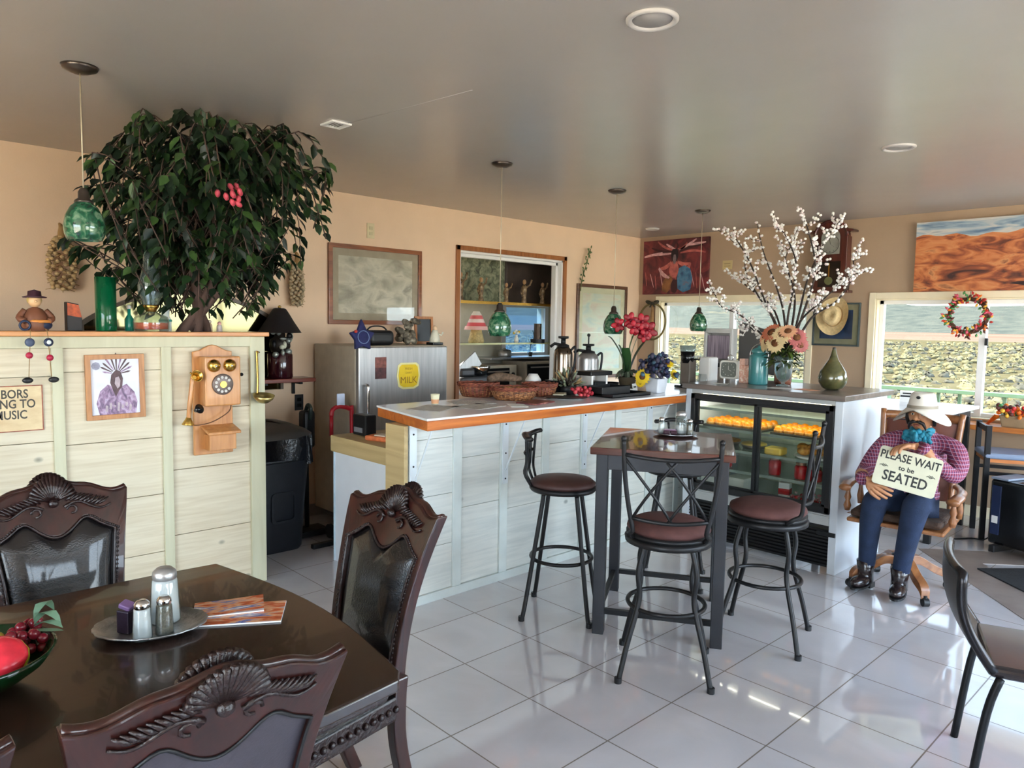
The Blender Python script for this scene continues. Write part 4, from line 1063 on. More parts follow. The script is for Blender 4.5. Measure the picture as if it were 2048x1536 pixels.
dup(ch, 'carved dining chair closest to camera, showing its slate leather rear', (.53, -1.575, 0), math.radians(90 - 3))
dup(ch, 'dining chair cut off at the lower left corner of the photo', (.50, -2.08, 0), math.radians(90))

# ---- things on the dining table
TZ = .7605
t = thing('condiment_plate', 'scalloped oval silver plate on the dark dining table', 'plate', (.165, -1.475, TZ), math.radians(62))
b = MB(); vs = []; fs = []; n = 48
for (k, z) in ((0.0, .006), (.62, .006), (.78, .009), (1.0, .018), (1.0, .014), (.7, .0)):
    for i in range(n):
        a = 2 * PI * i / n; rr = k * (1 + .025 * abs(math.sin(a * 8)) * (k > .7))
        vs.append((.125 * rr * math.cos(a), .095 * rr * math.sin(a), z))
for j in range(5):
    for i in range(n): fs.append((j * n + i, j * n + (i + 1) % n, (j + 1) * n + (i + 1) % n, (j + 1) * n + i))
fs.append(tuple(5 * n + i for i in range(n)))
b.add(vs, fs, True); obj('plate_body', b, mat('pewter', (168, 170, 172), .3, .85, var=.2, scale=40, bump=.4, bscale=70), t)
shaker('salt_shaker', 'white-filled salt shaker in front on the pewter plate', 'shaker', (.222, -1.512, TZ + .007), .0215, .092, m_salt, m_chrome, .95)
shaker('pepper_shaker', 'pepper shaker beside the salt on the pewter plate', 'shaker', (.222, -1.463, TZ + .007), .0205, .09, m_pep, m_chrome, .9)
shaker('sugar_pourer', 'tall sugar pourer with golden cap at back of the pewter plate', 'shaker', (.152, -1.438, TZ + .007), .035, .135, m_salt, m_steel, .95)
t = thing('jam_packets', 'purple and black stacked jam packets left on the pewter plate', 'packets', (.158, -1.525, TZ + .007), .5)
obj('packet_stack', MB().bb(-.018, .018, -.016, .016, 0, .055), mat('black_purple_packets', (36, 22, 40), .35, var=.3, scale=90), t, .003)
obj('top_packet', MB().box((0, 0, .064), (.03, .026, .012), (.2, .3, .2)), mat('mauve_packet', (128, 98, 142), .35), t, .003)
m_broch = ramp_mat('canyon_brochure_print', [(0.25, (90, 30, 26)), (.4, (196, 90, 50)), (.5, (226, 170, 130)), (.58, (70, 100, 170)), (.65, (236, 232, 226)), (.8, (120, 70, 50))], 9, (1.2, 4, 1), .25, 5, .8, coat=.4)
def brochure(loc, rz, w_, h_, lab, th=.004, lift=0):
    t = thing('brochure', lab, 'brochure', loc, rz)
    obj('cover', MB().grid(lambda u, v: ((u - .5) * w_, (v - .5) * h_, th + lift * u * u), 6, 2), m_broch, t)
    obj('pages', MB().bb(-w_ / 2, w_ / 2, -h_ / 2, h_ / 2, 0, th * .9), m_salt, t)
brochure((.215, -1.275, TZ), math.radians(58), .21, .135, 'colourful folded brochure lying underneath on the dining table', .004)
brochure((.165, -1.285, TZ + .0045), math.radians(66), .17, .10, 'canyon-coloured brochure lying on top of the other one', .003, .006)
# fruit bowl
t = thing('fruit_bowl', 'green glass bowl of decorative fruit at left on dining table', 'bowl', (.245, -1.845, TZ))
obj('bowl_body', MB().lathe([(0, 0), (.05, 0), (.09, .015), (.135, .048), (.155, .078), (.149, .078), (.128, .050), (.085, .022), (0, .010)], seg=40), mat('green_bowl_glass', (12, 52, 22), .08, var=.2, trans=.35), t)
BZ = TZ
t = thing('melon_slice', 'red and green fruit wedge resting at front of the fruit bowl', 'fruit', (.285, -1.80, BZ + .070)); t.name = 'watermelon_slice'
obj('flesh', MB().sph((0, 0, 0), (.058, .052, .034), 16, 10, (.3, .2, .4)), mat('pink_red_flesh', (226, 50, 66), .25, var=.3, scale=20), t)
obj('rind', MB().sph((-.008, .0, -.006), (.062, .056, .032), 16, 10, (.3, .2, .4)), mat('yellow_green_rind', (190, 170, 40), .4), t)
t = thing('yellow_pear', 'yellow fruit lying behind the red wedge in the fruit bowl', 'fruit', (.20, -1.81, BZ + .070))
obj('fruit_body', MB().lathe([(0, -.035), (.03, -.025), (.034, 0), (.02, .035), (.012, .055), (0, .06)], (0, 0, 0), 16, (1.2, 0, .6)), mat('pear_yellow', (214, 190, 60), .35, var=.15), t)
t = thing('grape_bunch', 'dark red grapes with leaves at right rim of the fruit bowl', 'grapes', (.20, -1.745, BZ + .070))
b = MB(); rnd.seed(2)
for i in range(26): b.sph((rnd.uniform(-.045, .045), rnd.uniform(-.045, .035), rnd.uniform(-.02, .025)), .0115, 8, 6)
obj('grapes', b, mat('dark_red_grapes', (110, 22, 34), .2, var=.3), t)
b = MB()
for i in range(6):
    a = i * 1.1; b.grid(lambda u, v: (.02 + .05 * u * math.cos(a * .4), .02 + .045 * u + .012 * math.sin(PI * u) * (v - .5) * 2, .02 + .03 * math.sin(PI * u) * (i % 3) * .5 + .004 * i), 5, 2)
obj('leaves', b, mat('grey_green_leaf', (92, 122, 98), .5), t)

# ================================================================== FOLDING CHAIR (right edge)
t = thing('folding_chair', 'black padded metal chair partly in view at the lower right', 'chair', (1.54, .883, 0), math.radians(-69.4))
b = MB(); fb = lambda u, v: ((u - .5) * .42, -.20 - .10 * v - .035 * math.sin(PI * v) + .02 * (abs(u - .5) * 2) ** 2, .44 + .30 * v)
b.grid(lambda u, v: Vector(fb(u, v)) + Vector((0, .014, 0)), 10, 12).grid(lambda u, v: Vector(fb(u, v)) - Vector((0, .014, 0)), 10, 12)
obj('backrest', b, mat('dark_brown_vinyl_back', (44, 34, 32), .35, var=.1), t)
rim = [fb(u, v) for u, v in [(0, i / 12) for i in range(13)] + [(i / 8, 1) for i in range(1, 9)] + [(1, 1 - i / 12) for i in range(1, 13)]]
obj('back_frame', MB().tube(rim, .0155, 8), mat('gunmetal_tube', (50, 48, 50), .25, .8), t)
obj('seat', MB().bb(-.2, .2, -.19, .21, .415, .455), mat('dark_vinyl_seat', (38, 32, 34), .2, coat=.4), t, .015, 3)
for s_ in (-1, 1):
    obj('leg', MB().tube(spline([(s_ * .205, -.16, .42), (s_ * .205, -.19, .3), (s_ * .205, -.225, 0)], 4), .013, 8), m_iron, t)
    obj('leg', MB().tube([(s_ * .20, .12, .42), (s_ * .205, .23, 0)], .013, 8), m_iron, t)
# ================================================================== CEILING FIXTURES
m_gsh = ramp_mat('mottled_green_glass', [(0.3, (10, 48, 30)), (.5, (30, 92, 62)), (.65, (120, 150, 120)), (.75, (34, 84, 74))], 34, (1, 1, 1), .12, 6, .6, coat=.6)
m_pend = mat('aged_nickel', (92, 82, 74), .3, .8, var=.2)
def pendant(x, y, ztop, lab, k=1.0):
    """ztop = height of the top of the glass shade's metal neck"""
    t = thing('pendant_lamp', lab, 'pendant lamp', (x, y, ZC), 0)
    obj('canopy', MB().lathe([(0, -.026), (.03, -.026), (.062, -.012), (.068, 0), (0, 0)], seg=28), m_pend, t)
    obj('cord', MB().tube([(0, 0, -.026), (0, 0, ztop - ZC)], .0028, 6), mat('clear_cord', (190, 176, 150), .3, .3), t)
    d = ztop - ZC
    obj('neck', MB().lathe([(0, d), (.012, d), (.02, d - .015), (.021, d - .04), (.034, d - .05), (.036, d - .058), (0, d - .058)], seg=20), m_pend, t)
    obj('glass_shade', MB().lathe([(.028, d - .055), (.05, d - .075), (.068, d - .11), (.076, d - .15), (.072, d - .185), (.062, d - .207), (.059, d - .207), (.069, d - .182), (.073, d - .15), (.064, d - .11), (.047, d - .079), (.026, d - .06)], seg=32), m_gsh, t)
    return t
pendant(-1.366, -1.225, 2.025, 'green mottled-glass pendant lamp hanging before the leafy tree')
pendant(-1.412, 1.10, 1.64, 'green glass pendant in front of the kitchen opening')
pendant(-1.45, 2.287, 1.655, 'green glass pendant above the red orchid')
pendant(-1.485, 3.495, 1.68, 'green glass pendant hanging before the left window')
def downlight(x, y, lab, r=.085):
    t = thing('ceiling_light', lab, 'ceiling light', (x, y, ZC))
    obj('trim_ring', MB().lathe([(r, -.0), (r, -.006), (r * .9, -.011), (r * .8, -.008), (r * .74, 0)], seg=36), mat('dull_white_trim', (188, 182, 176), .4), t)
    obj('diffuser', MB().lathe([(0, -.003), (r * .76, -.003), (r * .76, 0), (0, 0)], seg=30), mat('frosted_diffuser', (160, 154, 148), .4), t)
downlight(.525, -.03, 'round recessed ceiling light nearest the camera'); downlight(.494, 2.26, 'round recessed ceiling light before the right window'); downlight(-2.508, 4.2, 'round recessed ceiling light by the far corner', .07)
t = thing('ceiling_vent', 'small square vent plate on the ceiling beside the tree', 'vent', (-1.367, -.082, ZC))
obj('frame', MB().ring(sq(.06, .055), sq(.045, .04), -.008, TR((0, 0, 0))), m_white, t)
b = MB()
for i in range(5): b.box((0, -.03 + i * .015, -.004), (.09, .010, .002), (.5, 0, 0))
obj('louvres', b, m_white, t)
struct('trim_1', MB().tube([(-1.33, -.05, ZC + .003), (-.45, .04, ZC + .003)], .005, 6), m_ceil)

# ================================================================== LEFT WALL DECOR
def wallplate(x, y, z, lab, M_, c=(214, 200, 160), dark=False):
    t = thing('outlet_plate', lab, 'outlet', (x, y, z))
    obj('plate', MB().prism(sq(.035, .06), .006, M_), m_black if dark else mat('ivory_plate', c, .4), t, .002)
    obj('socket_face', MB().prism([(x_, y_ + .022) for x_, y_ in sq(.016, .013)], .009, M_).prism([(x_, y_ - .022) for x_, y_ in sq(.016, .013)], .009, M_), mat('ivory_face_plate', (196, 184, 146), .4) if not dark else m_blackg, t)
    return t
wallplate(XL, 1.23, 2.232, 'ivory outlet plate high on the wall above the framed landscape', XF(0, 0, 0))
wallplate(XL, .60, .89, 'black outlet cover on the wall beside the refrigerator', XF(0, 0, 0), dark=True)
t = thing('outlet_plate', 'cream vent-like plate on the window wall beside the red painting', 'plate', (-1.99, YB, 2.15))
obj('plate', MB().prism(sq(.055, .045), .008, YF(0, 0, 0)), mat('tan_plate', (190, 168, 120), .45), t, .002)
obj('slots', MB().prism(sq(.035, .004), .010, YF(0, 0, .012)).prism(sq(.035, .004), .010, YF(0, 0, -.012)), mat('tan_plate_dark', (150, 130, 92), .5), t)

def picture(name, lab, M_, w_, h_, fw_, fmat, art, mat_w=0, matm=None, glass=True, th=.025, rz=0, cat='picture'):
    """M_ places the picture's centre; w_, h_ outer half sizes"""
    t = thing(name, lab, cat); t.matrix_world = M_
    obj('frame', MB().ring(sq(w_, h_), sq(w_ - fw_, h_ - fw_), th), fmat, t, .003)
    iw, ih = w_ - fw_, h_ - fw_
    if mat_w: obj('mount', MB().ring(sq(iw + .002, ih + .002), sq(iw - mat_w, ih - mat_w), .010), matm, t)
    obj('print', MB().prism(sq(iw - mat_w + .002, ih - mat_w + .002), .007), art, t)
    if glass: obj('glass_pane', MB().prism(sq(iw + .001, ih + .001), .0015, TR((0, 0, .014))), glass_mat('picture_glass', (246, 248, 246), .045), t)
    return t
def rotM(M_, a): return M_ @ Matrix.Rotation(a, 4, 'Z')
m_frw = wood('chestnut_frame', (112, 62, 34), (158, 92, 52), 0, 14, .3, .3)
m_land = ramp_mat('grey_landscape_print', [(0.25, (146, 134, 120)), (.42, (196, 184, 168)), (.55, (228, 214, 198)), (.7, (172, 160, 146)), (.85, (236, 224, 208))], 5, (1, 1.6, 1), .5, 8, .5)
picture('framed_landscape', 'grey landscape print in a chestnut frame above the refrigerator', XF(XL, 1.285, 1.796), .44, .312, .034, m_frw, m_land, .055, mat('grey_mount', (184, 166, 146), .7))
m_post = ramp_mat('pale_poster_print', [(0.3, (204, 220, 220)), (.5, (236, 232, 214)), (.62, (236, 214, 200)), (.75, (220, 224, 200))], 3, (1, 2.5, 1), .5, 6, .8)
picture('framed_poster', 'tall pale poster in dark brown frame near the room corner', XF(XL, 4.141, 1.44), .418, .50, .035, wood('walnut_frame', (70, 46, 34), (112, 76, 54), 0, 14, .35, .2), m_post, .06, mat('cream_mount', (230, 220, 190), .7))
t = thing('green_branch', 'leafy green twig stuck behind the pale poster, tip upward', 'branch', (XL + .04, 3.745, 1.92))
sp = spline([(0, 0, -.06), (.0, .02, .06), (.015, .05, .18), (.02, .09, .30), (.02, .12, .38)], 6)
obj('stem', MB().tube(sp, .005, 6), mat('olive_stem', (92, 100, 60), .6), t)
b = MB()
for k in range(26):
    p_ = sp[min(len(sp) - 1, 5 + int(k * .75))]; a = k * 2.4
    b.sph(p_ + Vector((.0, .028 * math.cos(a), .022 * math.sin(a) + .01)), (.006, .022, .009), 6, 4, (a, 0, .3))
obj('leaves', b, mat('olive_leaf', (84, 104, 52), .6, var=.3), t)

# dried garlands
def garland(y, z0, z1, lab, c, r=.06, n=90, wide=1.0):
    t = thing('dried_garland', lab, 'garland', (XL + .06, y, z0)); h = z1 - z0
    obj('straw_top', MB().tube(spline([(-.03, 0, h), (0, .004, h * .92), (0, 0, h * .75)], 5), [.006, .008, .01, .012, .014, .016, .018, .02, .02, .022, .022], 8), mat('dry_straw', (150, 116, 70), .8, var=.3), t)
    b = MB()
    for i in range(n):
        k = i / n; zz = h * .80 * k; rr = r * (math.sin(PI * (.15 + .8 * k)) ** .6)
        a = i * 2.399; b.sph((.35 * rr * math.cos(a), rr * math.sin(a) * wide, zz), (.014, .016, .012), 6, 4)
    obj('seed_pods', b, mat('pods_' + str(c), c, .75, var=.4, scale=50), t)
    b = MB()
    for i in range(40):
        a = i * 2.399; zz = h * .78 * (i / 40)
        b.tube([(0, .3 * r * math.sin(a), zz), (.01, r * 1.25 * math.sin(a), zz - .02)], .0018, 4)
    obj('dry_stems', b, mat('dry_straw', (150, 116, 70), .8), t)
garland(-.95, 1.67, 2.06, 'dried garlic-like garland on the wall left of the tree', (188, 158, 112), .072)
garland(.56, 1.62, 2.015, 'narrow shell-coloured garland on the wall right of the tree', (176, 156, 124), .05)

# arched mirror
t = thing('arched_mirror', 'low arched mirror with dark wood rim behind the partition', 'mirror', (XL + .012, -.2, 1.0))
R_, c_ = 1.098, -.878; arc = []
for i in range(25):
    a = math.acos(.66 / R_) + (PI - 2 * math.acos(.66 / R_)) * i / 24; arc.append((R_ * math.cos(a), R_ * math.sin(a) + c_ + .475))
poly = [(-.66, 0), (.66, 0)] + arc
inn_ = [(x * .965, .02 + (y - .02) * .965) for x, y in poly]
obj('frame', MB().ring(poly, inn_, .025, XF(0, 0, 0)), mat('dark_mirror_rim', (84, 66, 46), .4), t)
obj('mirror_glass', MB().prism(inn_, .008, XF(0, 0, 0)), mat('warm_mirror', (92, 84, 58), .06, 1.0, var=0), t)

# shelf with the black-shaded lamp
t = thing('wall_shelf', 'small red-brown wooden wall shelf right of the partition end', 'shelf', (XL, .42, 1.06))
obj('shelf_board', MB().bb(0, .20, -.2, .215, 0, .028), wood('red_brown_shelf', (92, 36, 22), (140, 62, 40), 1, 14, .3, .3), t, .004)
obj('bracket', MB().bb(0, .02, -.15, -.13, -.1, 0).bb(0, .14, -.15, -.13, -.02, 0), m_iron, t)
obj('bracket', MB().bb(0, .02, .12, .14, -.1, 0).bb(0, .14, .12, .14, -.02, 0), m_iron, t)
t = thing('table_lamp', 'ornate lamp with black flared shade and dark red base', 'lamp', (XL + .105, .40, 1.089))
obj('lamp_base', MB().lathe([(0, 0), (.085, 0), (.09, .01), (.09, .17), (.08, .185), (0, .185)], seg=28), mat('oxblood_glaze', (48, 12, 20), .15, var=.2, coat=.5), t)
obj('lamp_stem', MB().lathe([(0, .185), (.06, .19), (.075, .23), (.07, .28), (.04, .30), (.04, .36), (0, .36)], seg=20), mat('dark_bronze_stem', (50, 42, 36), .4, .4, var=.3), t)
b = MB(); rnd.seed(21)
for i in range(14):
    a = -1.2 + 2.4 * rnd.random() + 0; b.use(rnd.choice((mat('silver_scroll', (150, 156, 150), .3, .6), mat('ivory_scroll', (206, 206, 184), .4), m_iron))).sph((.075 * math.cos(a), .085 * math.sin(a) - .01, .17 + .18 * rnd.random()), (.02, rnd.uniform(.012, .028), rnd.uniform(.012, .035)), 8, 6)
obj('base_ornament', b, None, t)
obj('lamp_shade', MB().lathe([(.155, .33), (.15, .333), (.10, .41), (.065, .47), (.045, .50), (.03, .505), (.03, .5), (.06, .465), (.095, .405), (.147, .329)], seg=32), mat('black_shade', (20, 16, 18), .6), t)
obj('finial', MB().sph((0, 0, .513), .012), m_brass, t)

# ================================================================== ON THE PARTITION
CAPZ = 1.4405
t = thing('green_glass_cylinder', 'tall dark green glass cylinder standing on the partition cap', 'vase', (-2.02, -.985, CAPZ)); t.name = 'glass_vase'
obj('vase_wall', MB().lathe([(0, 0), (.045, 0), (.047, .005), (.047, .265), (.043, .265), (.043, .01), (0, .01)], seg=32), mat('bottle_green_glass', (10, 98, 58), .06, var=.1, trans=.35), t)
obj('candle', MB().cyl((0, 0, .09), .036, .16, 24), mat('green_wax', (20, 84, 60), .4), t)
t = thing('oil_lamp', 'glass oil lamp with orange oil and tall clear chimney', 'oil lamp', (-2.02, -.775, CAPZ))
obj('oil_font', MB().lathe([(0, 0), (.078, 0), (.084, .01), (.086, .05), (.078, .075), (.04, .092), (.025, .10), (.022, .10), (.037, .088), (.074, .072), (.081, .05), (.079, .012), (0, .008)], seg=32), glass_mat('lamp_glass', (236, 240, 234), .12, .02, .04), t)
obj('orange_oil', MB().lathe([(0, .008), (.078, .012), (.080, .045), (0, .045)], seg=32), mat('orange_oil', (240, 78, 14), .15, var=.1), t)
obj('burner', MB().lathe([(0, .10), (.024, .10), (.03, .115), (.038, .125), (.038, .135), (.018, .145), (0, .15)], seg=24), m_brass, t)
obj('chimney', MB().lathe([(.036, .135), (.04, .15), (.06, .20), (.062, .23), (.045, .29), (.034, .34), (.032, .41), (.030, .41), (.032, .34), (.043, .29), (.06, .23), (.058, .2), (.038, .15), (.034, .135)], seg=32), glass_mat('chimney_glass', (222, 230, 228), .2, .02, .08), t)
t = thing('teal_bottle', 'small teal glass bottle between green cylinder and oil lamp', 'bottle', (-2.09, -.86, CAPZ))
obj('bottle_body', MB().lathe([(0, 0), (.02, 0), (.022, .005), (.022, .06), (.008, .085), (.008, .115), (0, .115)], seg=18), mat('teal_glass', (30, 160, 140), .1, var=.1, trans=.2), t)
obj('stopper', MB().sph((0, 0, .122), .012), mat('white_cap', (230, 230, 226), .4), t)
t = thing('lamp_ornament', 'white and teal trinket behind the right side of the oil lamp', 'ornament', (-2.10, -.68, CAPZ))
obj('trinket_body', MB().lathe([(0, 0), (.03, 0), (.03, .06), (.02, .08), (.022, .12), (.0, .14)], seg=16), mat('white_glaze', (226, 232, 226), .3), t)
obj('teal_rim', MB().lathe([(.031, .05), (.034, .055), (.031, .062)], seg=16), mat('teal_paint', (40, 150, 140), .4), t)
t = thing('painted_block', 'dark wooden block with orange painted top beside figurine', 'block', (-2.08, -1.12, CAPZ), .15)
obj('block_body', MB().prism([(-.035, 0), (.035, 0), (.035, .06), (.02, .13), (-.035, .14)], .03, XF(0, 0, 0)), mat('dark_block', (38, 26, 22), .5, var=.3), t, .003)
obj('painted_top', MB().prism([(-.032, .075), (.032, .065), (.018, .125), (-.032, .135)], .033, XF(0, 0, 0)), mat('orange_red_paint', (196, 84, 34), .5, var=.5, scale=40), t)
for i, (y, c, h, lab) in enumerate(((-.49, (40, 50, 110), .075, 'tiny blue and red figurine right of the tree trunk on the cap'), (-.44, (206, 180, 150), .06, 'tiny cream figurine second right of the tree trunk on the cap'), (-.385, (222, 206, 196), .05, 'tiny pale pink trinket farthest right behind the partition cap'))):
    t = thing('trinket', lab, 'trinket', (-2.12, y, CAPZ))
    obj('trinket_body', MB().lathe([(0, 0), (.016, 0), (.014, h * .6), (.008, h * .75), (0, h * .78)], seg=12), mat('trinket_%d' % i, c, .4, var=.2), t)
    obj('trinket_top', MB().sph((0, 0, h * .88), .011, 10, 8), mat('trinket_top_%d' % i, ((190, 60, 50), (230, 210, 190), (226, 170, 160))[i], .4), t)
# seated farmer figurine with dangling legs
t = thing('sitting_figurine', 'farmer figurine in brown hat sitting on the cap, legs dangling', 'figurine', (-1.965, -1.295, CAPZ))
m_bshirt = mat('brown_shirt_paint', (120, 74, 52), .5, var=.2); m_skinp = mat('figurine_skin', (222, 178, 130), .5)
m_nav = mat('navy_paint', (34, 44, 70), .45, var=.2)
obj('body', MB().lathe([(0, .0), (.05, .002), (.055, .03), (.045, .07), (.03, .10), (0, .115)], seg=20, sy=1.05), m_bshirt, t)
obj('planter_tub', MB().sph((.015, .01, .028), (.036, .055, .03), 18, 10), m_nav, t)
obj('tub_band', MB().tube([(.052 * math.cos(a * .5) * .75 + .01, .012 + .054 * math.sin(a * .5), .045) for a in range(-2, 3)], .008, 6), mat('ochre_paint', (206, 130, 56), .5), t)
obj('clock_wheel', MB().tube([(.05 + .0, -.05 + .02 * math.cos(a * PI / 7), .026 + .02 * math.sin(a * PI / 7)) for a in range(14)], .005, 6, True), m_nav, t)
obj('head', MB().sph((0, 0, .138), (.026, .028, .03)).sph((.026, 0, .136), .006), m_skinp, t)
obj('hair', MB().sph((-.006, 0, .142), (.027, .031, .028)), mat('straw_hair', (200, 170, 100), .7), t)
obj('hat', MB().lathe([(0, .155), (.046, .152), (.05, .156), (.028, .162), (.026, .182), (.0, .19)], seg=20), mat('dark_plum_hat', (64, 34, 44), .6), t)
for s_ in (-1, 1): obj('arm', MB().tube(spline([(0, s_ * .04, .095), (.012, s_ * .065, .06), (.035, s_ * .045, .045)], 4), .014, 8), m_bshirt, t)
for s_, dy in ((-1, -.012), (1, .012)):
    lg = obj('leg', MB().tube([(.02, s_ * .030, .012), (.062, s_ * .032, .006), (.070, s_ * .034, -.02), (.062, s_ * .033 + dy, -.225)], .0018, 5), mat('twine', (150, 120, 80), .8), t)
    obj('heart_bead', MB().sph((.066, s_ * .033 + dy * .3, -.05), (.010, .020, .020), 14, 8), mat('slate_blue_bead', (66, 78, 104), .4) if s_ < 0 else m_nav, lg)
    if s_ > 0: obj('bead_centre', MB().sph((.075, s_ * .033 + dy * .3, -.05), (.004, .010, .010), 10, 6), mat('white_glaze', (226, 232, 226), .3), lg)
    obj('red_bead', MB().sph((.066, s_ * .033 + dy * .6, -.115 - .006 * s_), (.013, .015, .015), 12, 8), mat('crimson_bead', (170, 30, 62), .35), lg)
    obj('shoe', MB().sph((.072, s_ * .033 + dy + s_ * .006, -.222), (.012, .022, .014), 12, 8), m_black, lg)
# tin sign
t = thing('tin_sign', 'distressed tin sign about neighbors and music at left of partition', 'sign', (PX + .003, -1.62, 1.083))
sg = MB(); sg.use(ramp_mat('distressed_sign_paint', [(0.3, (196, 168, 128)), (.6, (216, 196, 156)), (.8, (190, 140, 110))], 9, (1, 1, 2), .6, 8)).prism(sq(.347, .106), .003, XF(0, 0, 0))
obj('sign_plate', sg, None, t)
b = MB(); b.use(mat('rust_border', (150, 84, 66), .7, var=.4, scale=40)).ring(sq(.3475, .1065), sq(.343, .102), .0036, XF(0, 0, 0)); obj('border', b, None, t)
m_let = mat('charcoal_lettering', (74, 70, 64), .7, var=.2)
b = MB(); b.use(m_let)
b.text('THE NEIGHBORS', .056, XF(.0034, .29, .066), .0004, .001, .78, 'RIGHT').text('ARE LISTENING TO', .056, XF(.0034, .318, .020), .0004, .001, .78, 'RIGHT').text('GOOD MUSIC', .056, XF(.0034, .284, -.030), .0004, .001, .78, 'RIGHT')
obj('lettering', b, None, t)
# portrait of a figure in a feathered headdress
t = thing('framed_portrait', 'purple-blue portrait of a feathered figure in thin oak frame', 'picture', (PX + .002, -.961, 1.166))
Mr = rotM(XF(0, 0, 0), math.radians(.6))
obj('frame', MB().ring(sq(.134, .161), sq(.110, .137), .016, Mr), wood('oak_frame', (150, 96, 52), (196, 138, 84), 2, 20, .4), t, .002)
obj('print', MB().prism(sq(.112, .139), .006, Mr), ramp_mat('pale_blue_wash', [(0.3, (206, 208, 222)), (.6, (222, 222, 230)), (.8, (196, 198, 216))], 6, (1, 1, 1), .5, 5), t)
b = MB(); m1 = ramp_mat('violet_brushwork', [(0.3, (84, 70, 96)), (.5, (150, 120, 150)), (.65, (190, 170, 196)), (.8, (96, 92, 130))], 45, (1, 1, .6), .5, 6, 1)
m2 = mat('umber_brushwork', (84, 62, 66), .5, var=.4, scale=50); m3 = mat('grey_lilac_face', (176, 160, 166), .5, var=.2, scale=50)
b.use(m1).prism([(-.075, -.139), (-.088, -.08), (-.07, -.02), (-.035, .012), (-.01, .0), (.02, -.005), (.05, .012), (.085, -.03), (.098, -.08), (.09, -.139)], .007, Mr)
b.use(m2).prism([(-.018, .06), (-.024, .02), (-.012, -.02), (.0, -.05), (.014, -.02), (.03, .0), (.034, .04), (.024, .075), (.005, .085)], .0075, Mr)
b.use(m3).prism([(.0, .045), (-.004, .015), (.008, -.01), (.018, .0), (.022, .03), (.015, .05)], .008, Mr)
for k in range(11):
    a = -1.35 + 2.7 * k / 10; l_ = .05 + .028 * math.cos(a * 1.3) + .006 * (k % 2)
    c0 = Vector((.006, .062)); d_ = Vector((math.sin(a), math.cos(a))); n_ = Vector((d_.y, -d_.x))
    p0 = c0 + d_ * .022; p1 = c0 + d_ * (.022 + l_); w_ = .0045
    b.use(m2 if k % 3 else m1).prism([tuple(p0 - n_ * w_ * .4), tuple(p0 + n_ * w_ * .4), tuple(p1 - d_ * .012 + n_ * w_), tuple(p1), tuple(p1 - d_ * .012 - n_ * w_)], .0072, Mr)
b.use(mat('grey_wash', (150, 150, 170), .5, var=.3, scale=40)).prism([(-.085 + .02 * math.cos(a * .785), .105 + .02 * math.sin(a * .785)) for a in range(8)], .0068, Mr)
b.use(m3)
for k in range(7): b.prism([(-.05 + .018 * k, -.12 + .012 * (k % 3)), (-.04 + .018 * k, -.125 + .012 * (k % 3)), (-.036 + .018 * k, -.095 + .012 * (k % 2)), (-.047 + .018 * k, -.09 + .012 * (k % 2))], .0074, Mr)
obj('painted_figure', b, None, t)
# wall telephone
t = thing('wall_telephone', 'antique oak wall telephone with brass bells and rotary dial', 'telephone', (PX + .017, -.49, 1.08))
m_oak = wood('golden_oak', (168, 106, 54), (210, 150, 90), 2, 16, .35, .3)
bt = [(-.105, -.30), (.105, -.30), (.105, .255), (.07, .262), (.045, .275), (.02, .288), (0, .292), (-.02, .288), (-.045, .275), (-.07, .262), (-.105, .255)]
obj('back_board', MB().prism(bt, .02, XF(0, 0, 0)), m_oak, t, .004)
obj('phone_box', MB().bb(.02, .115, -.078, .112, -.03, .232), m_oak, t, .008, 3)
for y in (-.032, .052):
    bl = obj('bell', MB().lathe([(.034, 0), (.033, .008), (.02, .022), (.006, .026), (0, .026)], (.116, y, .185), 24, (0, PI / 2, 0)), m_brass, t)
    obj('bell_cap', MB().sph((.146, y, .185), .006), m_chrome, bl)
dl = obj('rotary_dial', MB().lathe([(0, 0), (.056, 0), (.056, .006), (.05, .010), (0, .010)], (.115, .012, .085), 36, (0, PI / 2, 0)), mat('grey_brown_dial', (112, 98, 92), .35, .4), t)
obj('dial_holes', (lambda b_: [b_.cyl((.1262, .012 + .038 * math.cos(.6 + k * .56), .085 + .038 * math.sin(.6 + k * .56)), .0075, .003, 12, (0, PI / 2, 0)) for k in range(10)] and b_)(MB()), mat('dial_hole_face', (200, 194, 186), .4), dl)
obj('dial_centre', MB().cyl((.127, .012, .085), .018, .006, 24, (0, PI / 2, 0)), m_brass, dl)
obj('writing_shelf', MB().prism([(-.07, 0), (.105, 0), (.105, .11), (-.07, .11)], .016, TR((.02, 0, -.155), (0, 0, 0)) @ Matrix(((0, 1, 0, 0), (1, 0, 0, 0), (0, -.25, 1, 0), (0, 0, 0, 1)))), m_oak, t, .004)
obj('shelf_box', MB().bb(.02, .10, -.055, .09, -.27, -.185), m_oak, t, .003)
rc = obj('receiver', MB().tube(spline([(.07, -.125, .13), (.075, -.135, .06), (.075, -.145, -.02), (.07, -.15, -.09)], 5), .012, 10), m_oak, t)
obj('ear_cup', MB().lathe([(.012, 0), (.016, .01), (.030, .035), (.030, .04), (0, .04)], (.07, -.150, -.085), 20, (PI - .1, 0, 0)), m_brass, rc)
obj('mouth_horn', MB().lathe([(.010, 0), (.014, .02), (.030, .06), (.027, .06), (.01, .02)], (.075, -.125, .12), 20, (0, 1.3, 0)), m_brass, rc)
obj('cradle_hook', MB().tube(spline([(.06, -.078, .12), (.065, -.10, .12), (.075, -.125, .135), (.08, -.14, .15)], 4), .005, 8), m_brass, t)
obj('black_earpiece', MB().lathe([(.010, 0), (.014, .015), (.026, .035), (.0, .038)], (.085, -.12, -.05), 18, (0, 1.2, .3)), m_blackg, rc)
